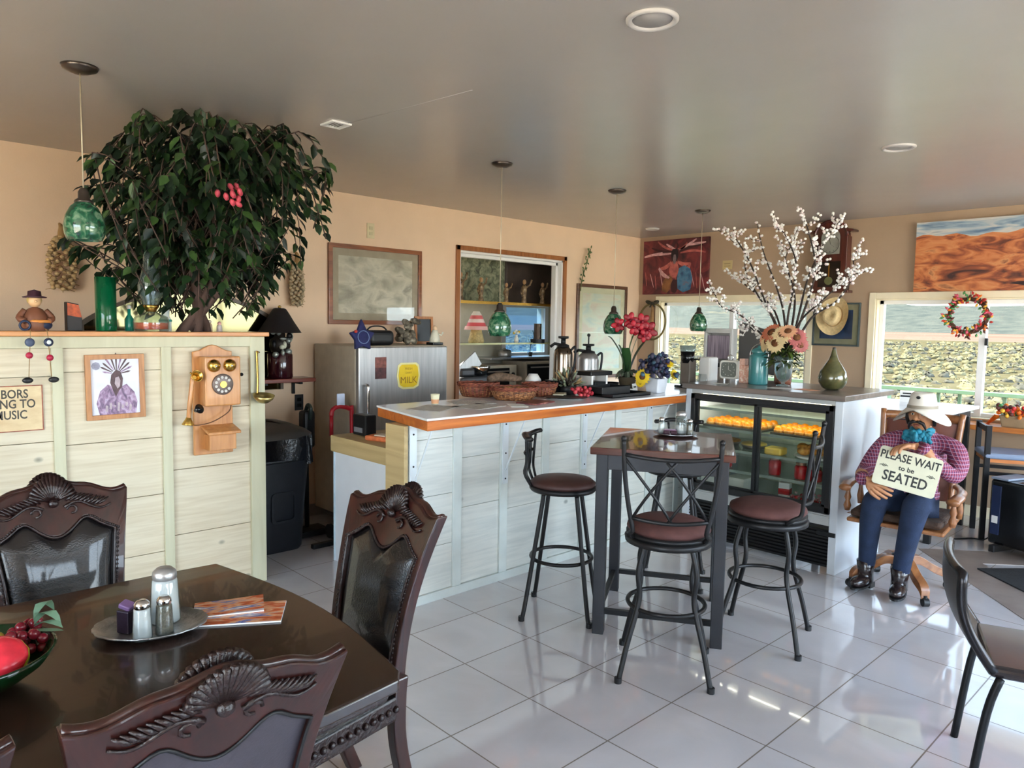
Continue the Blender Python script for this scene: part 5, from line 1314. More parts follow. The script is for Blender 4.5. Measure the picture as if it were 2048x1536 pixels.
obj('cord', MB().tube(spline([(.075, -.15, -.12), (.07, -.10, -.13), (.07, -.02, -.115), (.07, .06, -.07), (.06, .08, -.03)], 6), .003, 6), mat('brown_cord', (96, 62, 36), .7), t)
obj('crank', MB().cyl((.07, .12, .13), .006, .02, 10, (PI / 2, 0, 0)).sph((.07, .135, .13), .010), m_iron, t)
# brass ladle
t = thing('brass_ladle', 'brass ladle hanging on the end post beside the telephone', 'ladle', (PX + .03, -.235, 1.08))
obj('handle', MB().tube(spline([(.012, .0, .245), (.004, -.004, .25), (.0, -.006, .24), (.004, -.004, .10), (.012, -.01, .01)], 5), .0085, 8, flat=.4), m_brass, t)
obj('bowl', MB().lathe([(0, -.045), (.03, -.04), (.052, -.02), (.06, .0), (.057, 0), (.049, -.018), (.028, -.036), (0, -.041)], (.058, .005, .01), 28, (0, .2, 0)), mat('antique_brass', (170, 150, 96), .3, .9, var=.25), t)
obj('nail', MB().cyl((.004, 0, .248), .004, .03, 8, (0, PI / 2, 0)), m_iron, t)

# ================================================================== FICUS TREE
def leaf_into(b, p, d, l, w, nrm):
    d = d.normalized(); s = d.cross(nrm)
    if s.length < 1e-4: s = Vector((1, 0, 0))
    s.normalize(); n = s.cross(d).normalized()
    q = [p, p + d * l * .3 + s * w * .42 + n * w * .1, p + d * l * .65 + s * w * .38 + n * w * .08, p + d * l - n * l * .12,
         p + d * l * .65 - s * w * .38 + n * w * .08, p + d * l * .3 - s * w * .42 + n * w * .1, p + d * l * .33 - n * w * .05, p + d * l * .66 - n * w * .07]
    b.add(q, [(0, 1, 6), (1, 2, 7, 6), (2, 3, 7), (3, 4, 7), (4, 5, 6, 7), (5, 0, 6)], True)
t = thing('ficus_tree', 'large artificial ficus tree behind the partition, crown touching the ceiling', 'tree', (-2.32, -.55, 0))
obj('pot', MB().lathe([(0, 0), (.15, 0), (.20, .32), (.21, .34), (.19, .34), (.18, .30), (0, .30)], seg=32), mat('terracotta', (140, 84, 58), .7), t)
m_bark = mat('grey_brown_bark', (82, 62, 54), .85, var=.3, bump=.5, bscale=30)
b = MB(); rnd.seed(31)
b.tube(spline([(0, 0, .3), (.06, .04, .8), (.18, -.01, 1.25), (.28, .02, 1.5), (.42, -.06, 1.85), (.52, -.12, 2.2)], 5), [.036] * 12 + [.03] * 6 + [.022] * 8, 8)
b.tube(spline([(.03, -.03, .3), (.02, -.06, .8), (.20, -.10, 1.3), (.30, .0, 1.55), (.46, .08, 1.8), (.58, .12, 2.15)], 5), [.028] * 14 + [.022] * 12, 8)
b.tube(spline([(-.03, .03, .3), (.08, .1, .9), (.2, .10, 1.4), (.24, -.02, 1.7), (.25, -.2, 2.1)], 5), [.025] * 12 + [.018] * 9, 8)
b.tube([(.26, -.02, 1.45), (.34, .08, 1.62), (.40, .14, 1.75)], .02, 8)
obj('trunk', b, m_bark, t)
lv = MB(); tw = MB()
m_l1 = mat('ficus_leaf_dark', (22, 38, 22), .42, var=.3, scale=8); m_l2 = mat('ficus_leaf_mid', (34, 56, 28), .42, var=.3, scale=8); m_l3 = mat('ficus_leaf_light', (56, 82, 38), .42, var=.3, scale=8)
rnd.seed(77)
ctr = Vector((.27, .02, 2.05))
for i in range(310):
    a = rnd.random() * 2 * PI
    big = rnd.random()
    R1 = rnd.uniform(.16, .57)
    ry = 1.0; 
    rise = rnd.uniform(.12, .42)
    z0 = rnd.uniform(1.55, 2.2); ctr = Vector((.54 if z0 > 1.85 else .26, .03 if z0 > 1.85 else .03, 2.05)); start = ctr + Vector((rnd.uniform(-.08, .08), rnd.uniform(-.14, .14), z0 - ctr.z))
    apex = start + Vector((math.cos(a) * R1 * .92, math.sin(a) * R1 * .88, rise)); apex.z = min(apex.z, 2.475)
    droop = rnd.uniform(.12, .36) if big < .85 else rnd.uniform(.3, .5)
    if z0 < 1.85: R1 = min(R1, .44)
    end = Vector((ctr.x + math.cos(a) * R1 * 1.08, ctr.y + math.sin(a) * R1 * 1.02, max(apex.z - droop, 1.50 + .1 * rnd.random())))
    kz = min(1, .50 + .55 * max(0, end.z - 1.5) / .55); end.x = ctr.x + (end.x - ctr.x) * kz * 1.05; end.y = ctr.y + (end.y - ctr.y) * kz * 1.05
    path = spline([start, (start + apex) / 2 + Vector((0, 0, .05)), apex, end], 6)
    for p_ in path: p_.z = min(p_.z, 2.475)
    tw.tube(path[::2], .0032, 4)
    n_ = int(9 + R1 * 16)
    for k in range(n_):
        f_ = .30 + .70 * k / n_; idx = min(len(path) - 2, int(f_ * (len(path) - 1)))
        p_ = path[idx].lerp(path[idx + 1], f_ * (len(path) - 1) - idx)
        d_ = Vector((math.cos(a + rnd.uniform(-1.4, 1.4)), math.sin(a + rnd.uniform(-1.4, 1.4)), rnd.uniform(-1.6, -.3)))
        if p_.z > 2.44: d_.z = -abs(d_.z) - .2
        lv.use(rnd.choice((m_l1, m_l1, m_l2, m_l2, m_l3)))
        leaf_into(lv, p_, d_, rnd.uniform(.06, .092), rnd.uniform(.034, .05), Vector((rnd.uniform(-.6, .6), rnd.uniform(-.6, .6), 1)))
obj('branches', tw, m_bark, t); obj('foliage', lv, None, t)
b = MB(); m_pk = mat('pink_blossom', (190, 70, 84), .5, var=.2)
for k in range(9): b.sph((1.06 + rnd.uniform(-.03, .03), -.14 + rnd.uniform(-.04, .06), 2.06 + rnd.uniform(-.04, .04)), (.016, .012, .02), 7, 5, (rnd.random(), rnd.random(), 0))
b.T = None
obj('blossoms', b, m_pk, t)

# ================================================================== FLOOR ITEMS BEHIND THE COUNTER GAP
t = thing('trash_can', 'tall black plastic trash can with liner and domed lid', 'trash can', (-2.60, .085, 0))
def rr(w, d, r, n=5):
    o = []
    for (sx, sy, a0) in ((1, 1, 0), (-1, 1, PI / 2), (-1, -1, PI), (1, -1, 3 * PI / 2)):
        for k in range(n + 1):
            a = a0 + PI / 2 * k / n; o.append((sx * (w - r) + r * math.cos(a), sy * (d - r) + r * math.sin(a)))
    return o
def loft(b, rings, caps=(True, True), smooth=True):
    n = len(rings[0]); vs = [p for r in rings for p in r]; fs = []
    for j in range(len(rings) - 1):
        for i in range(n): fs.append((j * n + i, j * n + (i + 1) % n, (j + 1) * n + (i + 1) % n, (j + 1) * n + i))
    b.add(vs, fs, smooth)
    if caps[0]: b.add(rings[0], [tuple(reversed(range(n)))])
    if caps[1]: b.add(rings[-1], [tuple(range(n))])
    return b
m_can = mat('charcoal_plastic', (34, 37, 44), .45, var=.1)
obj('can_body', loft(MB(), [[(x, y, z) for x, y in rr(w, d, .06)] for (z, w, d) in ((0, .20, .175), (.02, .21, .185), (.40, .225, .21), (.72, .24, .235))]), m_can, t)
obj('front_recess', MB().ring([(x, y) for x, y in rr(.085, .10, .03)], [(x, y) for x, y in rr(.07, .085, .025)], .012, XF(.222, .03, .30)), m_can, t)
bl = MB(); 
def bagf(u, v):
    a = u * 2 * PI; k = 1 + .02 * math.sin(a * 9 + v * 3) + .015 * math.sin(a * 17)
    base = rr(.25, .245, .07, 12); n_ = len(base); p_ = base[int(u * n_) % n_]
    return (p_[0] * k, p_[1] * k, .76 - .16 * v - .03 * abs(math.sin(a * 4)) * v)
bl.grid(bagf, 104, 5)
obj('bag_liner', bl, mat('black_bag_film', (20, 22, 28), .22, var=.1, bump=.6, bscale=25), t)
obj('domed_lid', loft(MB(), [[(x, y, z) for x, y in rr(w, d, .07)] for (z, w, d) in ((.745, .25, .245), (.77, .25, .245), (.80, .22, .21), (.835, .15, .13), (.85, .08, .05))]), mat('grey_brown_lid', (62, 58, 54), .45, var=.1), t)

t = thing('upright_sweeper', 'black upright sweeper with long pole beside the trash can', 'sweeper', (-2.68, .44, 0))
obj('floor_head', MB().bb(-.05, .12, -.12, .12, 0.005, .05), m_black, t, .015)
obj('pole', MB().tube([(0, 0, .04), (-.01, .0, .75)], .017, 10), m_iron, t)
obj('handle_body', MB().bb(-.05, .05, -.04, .045, .62, .88), m_black, t, .02)
obj('grip', MB().tube(spline([(-.02, .0, .86), (.02, .0, .92), (.06, 0, .9), (.05, 0, .82)], 5), .014, 8), mat('dark_green_grip', (30, 44, 40), .4), t)
t = thing('broom', 'black-bristled broom leaning by the refrigerator side', 'broom', (-2.46, .62, 0)); t.name = 'hand_truck'
t['label'] = 'slim hand truck with red upright frame against the refrigerator side'; t['category'] = 'hand truck'
m_redp = mat('red_enamel', (160, 22, 34), .35, var=.1)
obj('upright', MB().tube(spline([(0, .05, .05), (0, .05, .84), (0, .03, .90), (0, -.05, .92), (0, -.10, .90), (0, -.11, .86)], 5), .016, 8), m_redp, t)
obj('side_rail', MB().tube([(0, -.11, .86), (0, -.11, .72)], .014, 8), m_redp, t)
obj('hook_plate', MB().prism(sq(.03, .05), .01, XF(.0, -.04, .96)), mat('white_blue_label', (196, 206, 226), .4, var=.2), t, .004)
obj('toe_plate', MB().bb(.0, .16, -.12, .06, .005, .02), m_iron, t)
for s_ in (-.11, .05): obj('wheel', MB().cyl((-.02, s_, .05), .05, .02, 18, (PI / 2, 0, 0)), m_black, t)
t = thing('floor_mop', 'dark rag mop head hanging down beside the red hand truck', 'mop', (-2.56, .42, 0)); t.name = 'hanging_rag'
t['label'] = 'tangled black cables and power strip on the floor by the sweeper'; t['category'] = 'cable'; t.name = 'power_strip'
obj('strip_body', MB().bb(-.02, .02, -.09, .09, 0, .03), m_black, t, .005)
obj('cable', MB().tube(spline([(0, .09, .012), (.05, .16, .008), (.10, .06, .008), (.14, .18, .008), (.06, .22, .008)], 8), .007, 6), m_black, t)
for o in (t,): o.location = (-2.33, .38, 0)
# ================================================================== ON THE SERVING COUNTER
KZ = 1.0405
m_paper = mat('receipt_paper', (226, 224, 214), .7, var=.05)
def paper(x, y, w_, h_, rz, lab, m_=m_paper, th=.0015, z=KZ, name='paper_sheet', cat='paper'):
    return single(name, MB().bb(-w_ / 2, w_ / 2, -h_ / 2, h_ / 2, 0, th), m_, lab, cat, (x, y, z), rz)
m_print = ramp_mat('grey_printed_paper', [(0.35, (150, 144, 136)), (.5, (196, 190, 180)), (.65, (214, 208, 198))], 30, (1, 5, 1), .6, 4)
paper(-1.20, .42, .20, .27, .5, 'printed sheet nearest the left end of the serving counter', m_print)
paper(-1.12, .68, .20, .26, .2, 'printed sheet in front of the paper cup', m_print)
paper(-1.30, .78, .19, .24, -.3, 'printed sheet behind the others, beside the baskets', m_print)
paper(-1.03, .90, .10, .16, 1.0, 'small white slip close to the counter front edge', m_paper)
t = thing('paper_cup', 'small cream cup standing on the papers at counter left', 'cup', (-1.36, .555, KZ))
obj('cup_body', MB().lathe([(0, 0), (.020, 0), (.027, .058), (.024, .058), (.018, .003), (0, .003)], seg=24), mat('cream_cup', (222, 214, 180), .5), t)
obj('cup_band', MB().lathe([(.0205, .004), (.0235, .028)], seg=24), mat('peach_band', (206, 150, 110), .5), t)
# menu stack, dark red
t = thing('menu_pad', 'dark maroon menu with cream corner lying before the baskets', 'menu', (-1.06, 1.08, KZ), .25)
obj('cover', MB().bb(-.07, .07, -.11, .11, 0, .008), ramp_mat('maroon_menu_print', [(0.35, (62, 20, 26)), (.55, (110, 40, 40)), (.7, (180, 120, 100))], 22, (1, 1, 1), .4, 5), t)
# woven baskets
m_wick = ramp_mat('brown_wicker', [(0.3, (56, 30, 18)), (.5, (128, 78, 44)), (.7, (176, 124, 74))], 50, (1, 1, 3), .65, 3, bump=.5)
m_wick2 = ramp_mat('red_brown_wicker', [(0.3, (64, 28, 20)), (.55, (132, 66, 46)), (.75, (160, 96, 66))], 50, (1, 1, 3), .65, 3, bump=.5)
def basket(x, y, r, h, lab, rz=0, sx=1.25, m_=m_wick):
    t = thing('wicker_basket', lab, 'basket', (x, y, KZ), rz)
    obj('basket_body', MB().lathe([(0, 0), (r * .72, 0), (r * .82, h * .3), (r * .95, h), (r * .91, h), (r * .78, h * .3), (r * .68, .008), (0, .008)], seg=40, sx=sx), m_, t)
    b = MB()
    for k in range(3): b.tube([(r * (.96 + .012 * k) * sx * math.cos(a * PI / 18), r * (.96 + .012 * k) * math.sin(a * PI / 18), h - .012 + .008 * k + .004 * math.sin(a * 3 + k)) for a in range(36)], .0055, 5, True)
    obj('braided_rim', b, m_wick2, t)
    st_ = MB()
    for k in range(28):
        a = k * 2 * PI / 28; st_.tube([(r * .73 * sx * math.cos(a), r * .73 * math.sin(a), .003), (r * .83 * sx * math.cos(a), r * .83 * math.sin(a), h * .3), (r * .96 * sx * math.cos(a), r * .96 * math.sin(a), h)], .004, 5)
    obj('ribs', st_, m_wick, t)
    return t
basket(-1.55, 1.05, .105, .085, 'red-brown wicker basket behind the front basket, left one', .9, 1.3, m_wick2)
basket(-1.27, 1.10, .105, .075, 'wide wicker basket in front at counter centre', .85, 1.45)
basket(-1.36, 1.42, .10, .078, 'wicker basket at right of the front basket', .7, 1.2, m_wick2)
single('scarf_roll', MB().tube(spline([(-.10, -.03, 0), (-.03, .02, .012), (.05, .0, .008), (.11, .04, 0)], 5), [.018, .022, .026, .028, .03, .03, .03, .028, .026, .026, .026, .024, .02, .018, .016, .014], 10), mat('patterned_cloth', (96, 76, 60), .8, var=.5, scale=60), 'rolled brown cloth lying across the rear left basket', 'cloth', (-1.47, 1.2, KZ + .112), .8)
t = thing('white_saucer', 'small white bowl upturned behind the baskets', 'bowl', (-1.54, 1.54, KZ))
obj('bowl_body', MB().lathe([(0, .13), (.03, .13), (.055, .09), (.058, .08), (.03, .07), (.03, 0), (0, 0)], seg=28), m_white, t)
t = thing('oval_tray', 'oval white plate with black rim on counter before the black box', 'plate', (-1.13, 1.43, KZ), .8)
obj('plate_body', MB().lathe([(0, 0), (.07, 0), (.10, .008), (.104, .012), (.07, .006), (0, .004)], seg=36, sx=1.3), m_white, t)
obj('dark_underside', MB().lathe([(.06, -.0001), (.102, .007), (.1065, .0105), (.104, .0122)], seg=36, sx=1.3), m_black, t)
single('card_box', MB().bb(-.05, .05, -.06, .06, 0, .095), m_blackg, 'plain black box between the baskets and the dried arrangement', 'box', (-1.40, 1.60, KZ), .3, bevel=.004)
single('tag_block', MB().bb(-.035, .035, -.075, .075, 0, .018), mat('cream_block', (206, 200, 170), .6), 'low cream block in front of the plain black box', 'block', (-1.27, 1.52, KZ), .6, bevel=.003)

# dried succulent arrangement with red flowers
t = thing('dried_arrangement', 'dried grey-green succulent arrangement in dark pot on the counter', 'arrangement', (-1.33, 1.66, KZ))
obj('pot', MB().lathe([(0, 0), (.05, 0), (.062, .06), (.056, .06), (.046, .01), (0, .01)], seg=24), m_black, t)
b = MB(); rnd.seed(14); ms = (mat('sage_succulent', (122, 130, 104), .7, var=.3), mat('grey_succulent', (92, 96, 88), .7, var=.3), mat('dry_tan_stem', (160, 130, 88), .7, var=.3), mat('dark_pod', (60, 48, 40), .6))
for i in range(150):
    a = rnd.random() * 2 * PI; e = rnd.uniform(.15, 1.5); r = rnd.uniform(.05, .13)
    d_ = Vector((math.cos(a) * math.cos(e), math.sin(a) * math.cos(e), math.sin(e) * 1.1)); p0 = Vector((0, 0, .05)); p1 = p0 + d_ * r
    b.use(rnd.choice(ms)).tube([p0 + d_ * r * .4, (p0 + p1) / 2 + d_ * r * .25, p1], [.004, .009, .002], 5)
obj('succulents', b, None, t)
t = thing('red_flowers', 'small cluster of red artificial flowers at foot of the arrangement', 'flowers', (-1.12, 1.56, KZ))
b = MB(); rnd.seed(15)
for i in range(26): b.use(rnd.choice((mat('deep_red_petal', (150, 24, 40), .5, var=.3), mat('pink_red_petal', (196, 70, 76), .5, var=.3)))).sph((rnd.uniform(-.045, .045), rnd.uniform(-.07, .07), .015 + rnd.uniform(0, .045)), (.016, .014, .011), 8, 5, (rnd.random() * 3, rnd.random() * 3, 0))
obj('petals', b, None, t)
obj('stems', MB().tube([(0, -.08, .006), (0, 0, .012), (.0, .08, .006)], .004, 6), mat('dark_stem', (50, 60, 40), .7), t)

# black tiered trays
t = thing('serving_tray', 'large black tray at counter front holding smaller items', 'tray', (-1.10, 1.88, KZ), 0)
obj('tray_base', MB().bb(-.13, .14, -.19, .22, 0, .008), m_blackg, t, .002)
obj('tray_rim', MB().ring([(-.13, -.19), (.14, -.19), (.14, .22), (-.13, .22)], [(-.122, -.182), (.132, -.182), (.132, .212), (-.122, .212)], .022), m_black, t)
t = thing('black_box_tray', 'black open box tray standing on the large tray', 'tray', (-1.14, 1.84, KZ + .0085))
obj('box_base', MB().bb(-.09, .09, -.15, .15, 0, .006), m_black, t)
obj('box_walls', MB().ring(sq(.09, .15), sq(.084, .144), .055), m_black, t, .002)
t = thing('riser_stand', 'white two-legged riser with black top behind the box tray', 'stand', (-1.38, 2.02, KZ))
obj('riser_top', MB().bb(-.07, .07, -.14, .10, .115, .145), m_black, t, .006)
obj('riser_leg', MB().bb(-.05, .05, -.11, -.09, 0, .115), m_white, t); obj('riser_leg', MB().bb(-.05, .05, .05, .07, 0, .115), m_white, t)
obj('lower_drawer', MB().bb(-.05, .06, -.08, .04, .01, .07), m_black, t, .004)
t = thing('small_black_dish', 'round black dish between riser and orchid pot', 'dish', (-1.42, 2.24, KZ))
obj('dish_body', MB().lathe([(0, 0), (.05, 0), (.062, .05), (.056, .05), (.045, .008), (0, .008)], seg=28), m_black, t)

# stainless airpots on a back stand (behind the counter)
t = thing('coffee_stand', 'low stand behind the serving counter under the two airpots', 'stand', (-1.86, 2.32, 0))
obj('stand_top', MB().bb(-.2, .2, -.3, .34, .97, 1.0), m_tan, t, .004)
obj('stand_body', MB().bb(-.18, .18, -.28, .32, 0, .97), mat('white_melamine', (212, 216, 220), .4), t)
def airpot(x, y, r, h, lab, black_top=True):
    t = thing('coffee_airpot', lab, 'airpot', (x, y, 1.0005), math.radians(-50))
    obj('pot_body', MB().lathe([(0, 0), (r, 0), (r, .015), (r, h * .66), (r * .92, h * .74), (r * .62, h * .80), (0, h * .80)], seg=32), m_steel if not black_top else mat('dark_chrome', (120, 108, 96), .18, 1.0, var=.3, scale=6), t)
    obj('base_ring', MB().lathe([(r * 1.03, 0), (r * 1.03, .02), (r, .022)], seg=32), m_black, t)
    obj('pump_lid', MB().lathe([(r * .64, h * .80), (r * .60, h * .84), (r * .26, h * .86), (r * .24, h * .95), (r * .55, h * .96), (r * .55, h), (0, h)], seg=28), m_black, t)
    obj('spout', MB().tube([(0, 0, h * .83), (.0, -r * .9, h * .86), (0, -r * 1.35, h * .80)], .012, 8), m_black, t)
    obj('handle', MB().tube(spline([(0, r * .8, h * .74), (0, r * 1.25, h * .8), (0, r * 1.2, h * .5), (0, r * .98, h * .35)], 5), .009, 8), m_black, t)
    return t
airpot(-1.87, 2.20, .075, .42, 'dark steel coffee airpot with black pump top, left of pair')
t = airpot(-1.80, 2.42, .085, .36, 'bright steel coffee urn with upright knob, right of pair', False)
obj('knob_post', MB().cyl((0, 0, .39), .006, .07, 8).sph((0, 0, .43), .014), m_black, t)

# orchid in pot
t = thing('potted_orchid', 'red silk orchid with broad green leaves in a dark pot', 'orchid', (-1.27, 2.24, KZ))
obj('pot', MB().lathe([(0, 0), (.048, 0), (.066, .095), (.070, .10), (.060, .10), (.045, .015), (0, .015)], seg=26), mat('olive_brown_pot', (72, 62, 46), .5, var=.3), t)
m_ol = mat('orchid_leaf_green', (40, 74, 36), .35, var=.25)
b = MB()
def strap(b, pts, w_, th=.003):
    sp = spline(pts, 6); n = len(sp); vs = []; fs = []
    side_ = (Vector(pts[-1]) - Vector(pts[0])).cross(Vector((0, 0, 1)))
    side_ = side_.normalized() if side_.length > 1e-4 else Vector((1, 0, 0))
    for i, p_ in enumerate(sp):
        k = i / (n - 1); ww = w_ * (math.sin(PI * (.12 + .86 * k)) ** .7)
        vs += [p_ - side_ * ww / 2 + Vector((0, 0, ww * .15)), p_, p_ + side_ * ww / 2 + Vector((0, 0, ww * .15))]
    for i in range(n - 1):
        for j in range(2): fs.append((i * 3 + j, i * 3 + j + 1, i * 3 + j + 4, i * 3 + j + 3))
    b.add(vs, fs, True)
for (dx, dy, h_, w_) in ((-.10, -.11, .30, .07), (.03, .02, .36, .065), (.10, .11, .28, .085), (-.07, -.03, .24, .06), (.06, .04, .30, .07), (.02, -.06, .22, .07)):
    strap(b, [(0, 0, .09), (dx * .35, dy * .35, .09 + h_ * .55), (dx * .8, dy * .8, .09 + h_ * .92), (dx, dy, .09 + h_)], w_)
obj('leaves', b, m_ol, t)
obj('flower_stem', MB().tube(spline([(0, 0, .09), (.0, .01, .28), (.02, .03, .40), (.07, .06, .47)], 6), .005, 8), mat('stem_green', (90, 116, 60), .5), t)
b = MB(); rnd.seed(9); mm = (mat('crimson_petal', (130, 4, 22), .45, var=.2), mat('bright_red_petal', (168, 10, 34), .45, var=.2))
for (fx, fy, fz, s_) in ((-.06, -.05, .475, 1.0), (.01, .0, .51, 1.1), (.07, .06, .50, 1.2), (.10, .10, .44, 1.3), (.04, .05, .45, 1.0), (.05, -.01, .46, 1.0), (.09, .06, .40, .9)):
    for k in range(5):
        a = k * 2 * PI / 5 + fx * 9; d_ = Vector((.5 * math.cos(a), .5 * math.cos(a) , math.sin(a))).normalized()
        c_ = Vector((fx + .012, fy - .012, fz)) + d_ * .028 * s_
        b.use(mm[k % 2]).sph(c_, (.027 * s_, .006, .019 * s_), 8, 6, (0, -a, PI / 4))
    b.use(mat('orchid_lip', (120, 10, 30), .4)).sph((fx + .025, fy - .025, fz), .012, 8, 6)
obj('blossoms', b, None, t)
b = MB(); rnd.seed(19)
for i in range(40):
    a = rnd.random() * 2 * PI; r = rnd.uniform(.05, .11)
    strap(b, [(.02 * math.cos(a), .02 * math.sin(a), .10), (r * .6 * math.cos(a), r * .6 * math.sin(a), .135 + rnd.uniform(-.01, .02)), (r * math.cos(a), r * math.sin(a), .10 + rnd.uniform(-.02, .03))], .02)
obj('fern_skirt', b, mat('grey_green_fern', (96, 108, 88), .6, var=.3), t)

# sunflower / blue bouquet in white vase
def bouquet(name, lab, cat, loc, vase_fn, blooms, leaves, R):
    t = thing(name, lab, cat, loc); vase_fn(t)
    return t
t = thing('flower_bouquet', 'yellow sunflowers and blue silk flowers in a pale square vase', 'bouquet', (-1.06, 2.30, KZ))
obj('vase', loft(MB(), [[(x, y, z) for x, y in rr(w, w, .01)] for (z, w) in ((0, .05), (.10, .062))], (True, False)), mat('pale_grey_vase', (202, 206, 214), .35), t)
b = MB(); rnd.seed(41)
m_nb = mat('navy_petal', (26, 30, 62), .6, var=.3); m_tb = mat('dusty_blue_petal', (62, 92, 112), .6, var=.3); m_gp = mat('grey_purple_petal', (70, 66, 84), .6, var=.3)
for i in range(150):
    a = rnd.random() * 2 * PI; e = rnd.uniform(-.1, 1.45); r = rnd.uniform(.06, .15)
    b.use(rnd.choice((m_nb, m_tb, m_gp, m_gp))).sph((r * math.cos(a) * math.cos(e), r * math.sin(a) * math.cos(e), .13 + r * math.sin(e)), (.021, .017, .014), 7, 5, (rnd.random() * 3, rnd.random() * 3, 0))
obj('blue_flowers', b, None, t)
b = MB(); m_sf = mat('sunflower_petal', (226, 190, 20), .55, var=.15); m_sc = mat('sunflower_centre', (96, 54, 20), .8, var=.4, scale=90)
def sunflower(b, c, n_, r, mp=m_sf, mc=m_sc, np_=16):
    n_ = Vector(n_).normalized(); u = n_.cross(Vector((0, 0, 1))); u = u.normalized() if u.length > .01 else Vector((1, 0, 0)); v = n_.cross(u); c = Vector(c)
    for ring_ in (0, 1):
        for k in range(np_):
            a = 2 * PI * (k + .5 * ring_) / np_; d_ = u * math.cos(a) + v * math.sin(a); s = n_.cross(d_); rr_ = r * (1 - .12 * ring_)
            p = [c + d_ * rr_ * .3, c + d_ * rr_ * .65 + s * r * .14 + n_ * .004, c + d_ * rr_ - n_ * r * .08 * (1 - ring_), c + d_ * rr_ * .65 - s * r * .14 + n_ * .004]
            b.use(mp).add([q + n_ * .003 * ring_ for q in p], [(0, 1, 2, 3)], True)
    b.use(mc).sph(c + n_ * .003, (r * .36, r * .36, r * .14), 12, 6, n_.to_track_quat('Z', 'Y').to_euler())
for (c_, n_, r_) in (((-.02, -.135, .115), (.3, -1, .15), .062), ((.05, .06, .21), (.6, -.5, .7), .05), ((.09, .09, .13), (1, -.2, .3), .042), ((-.07, -.09, .07), (.2, -1, 0), .04)):
    b = MB(); sunflower(b, c_, n_, r_); obj('sunflower', b, None, t)
t = thing('small_white_dish', 'low white ridged dish on the counter before the blue bouquet', 'dish', (-1.17, 2.12, KZ), .3)
obj('dish_body', MB().lathe([(0, 0), (.04, 0), (.05, .025), (.045, .025), (.036, .004), (0, .004)], seg=24), m_white, t)
t = thing('card_holder', 'tiny white card holder with black marks beside orchid pot', 'card', (-1.20, 2.24, KZ), .2)
obj('card', MB().box((0, 0, .028), (.004, .07, .055), (0, -.2, 0)), m_white, t)
obj('card_mark', MB().box((.0035, -.005, .032), (.001, .04, .012), (0, -.2, 0)), m_black, t)

# coffee grinder, behind the case
t = thing('coffee_grinder', 'grey coffee grinder with dark hopper behind the counter end', 'grinder', (-1.17, 2.86, KZ))
obj('grinder_base', MB().bb(-.06, .06, -.08, .08, 0, .02), m_blackg, t, .004)
obj('grinder_body', MB().bb(-.045, .045, -.03, .06, .02, .22), mat('taupe_metal', (120, 112, 104), .35, .4), t, .008)
obj('head', MB().lathe([(.04, .19), (.05, .21), (.055, .28), (.0, .28)], seg=24), m_blackg, t)
obj('hopper', MB().lathe([(.056, .28), (.062, .325), (.058, .325), (.052, .282)], seg=24), glass_mat('hopper_plastic', (215, 222, 226), .15, .05, .15), t)
obj('lever', MB().tube([(.05, 0, .22), (.11, 0, .225)], .006, 8), m_black, t)
t = thing('white_coffee_maker', 'white drip coffee maker beside the grinder', 'coffee maker', (-1.05, 2.96, KZ))
obj('maker_body', MB().bb(-.05, .05, -.05, .07, 0, .24), m_white, t, .012)
obj('carafe', MB().lathe([(0, .02), (.035, .02), (.04, .06), (.03, .11), (.0, .11)], (0, -.07, 0), 20), m_cg2, t)

# ================================================================== ON THE DISPLAY CASE
QZ = 1.1135
t = thing('table_clock', 'small white retro clock with silver top ring on the case', 'clock', (-.80, 2.86, QZ), .12)
fr_ = [(x, z + .088) for x, z in rr(.072, .068, .026)]
obj('clock_case', MB().prism(fr_, .06, YF(0, .03, 0)), mat('ivory_clock_case', (220, 218, 208), .35), t, .006)
obj('dial', MB().prism([(x * .80, (z - .088) * .80 + .088) for x, z in fr_], .063, YF(0, .03, 0)), mat('grey_dial', (112, 116, 108), .5, var=.1), t)
b = MB()
for k in range(12): b.sph((.044 * math.sin(k * PI / 6), -.034, .088 + .042 * math.cos(k * PI / 6)), (.003, .001, .003), 6, 4)
b.bar((0, -.035, .088), (.0, -.035, .118), .004, .001).bar((0, -.035, .088), (.022, -.035, .078), .004, .001)
obj('hands', b, mat('pale_hands', (206, 206, 196), .4), t)
obj('feet', MB().cyl((-.045, 0, .010), .008, .02, 10).cyl((.045, 0, .010), .008, .02, 10), m_chrome, t)
obj('top_ring', MB().tube([(.02 * math.cos(a * PI / 8), 0, .175 + .02 * math.sin(a * PI / 8)) for a in range(16)], .004, 6, True), m_chrome, t)
t = thing('pink_salt_block', 'pinkish patterned paper bag left of teal canister', 'bag', (-.645, 2.83, QZ), .1); t.name = 'gift_bag'
obj('bag_body', MB().bb(-.05, .05, -.03, .03, 0, .13), ramp_mat('pink_floral_print', [(0.35, (226, 200, 180)), (.5, (206, 140, 116)), (.65, (236, 216, 200))], 50, (1, 1, 1), .6, 4), t, .003)
obj('bag_fold', MB().bb(-.05, -.01, -.028, .028, .13, .175), mat('pink_fold', (222, 176, 156), .6, var=.2, scale=60), t)
t = thing('teal_canister', 'teal enamel canister with wire bail and domed lid', 'canister', (-.545, 2.80, QZ))
m_teal = mat('teal_enamel', (66, 132, 134), .25, var=.05, coat=.5)
obj('canister_body', MB().lathe([(0, 0), (.064, 0), (.067, .01), (.067, .19), (.062, .205), (.048, .212), (.048, .235), (0, .235)], seg=36), m_teal, t)
obj('lid', MB().lathe([(.052, .225), (.053, .24), (.04, .252), (.012, .262), (.012, .272), (0, .274)], seg=32), m_teal, t)
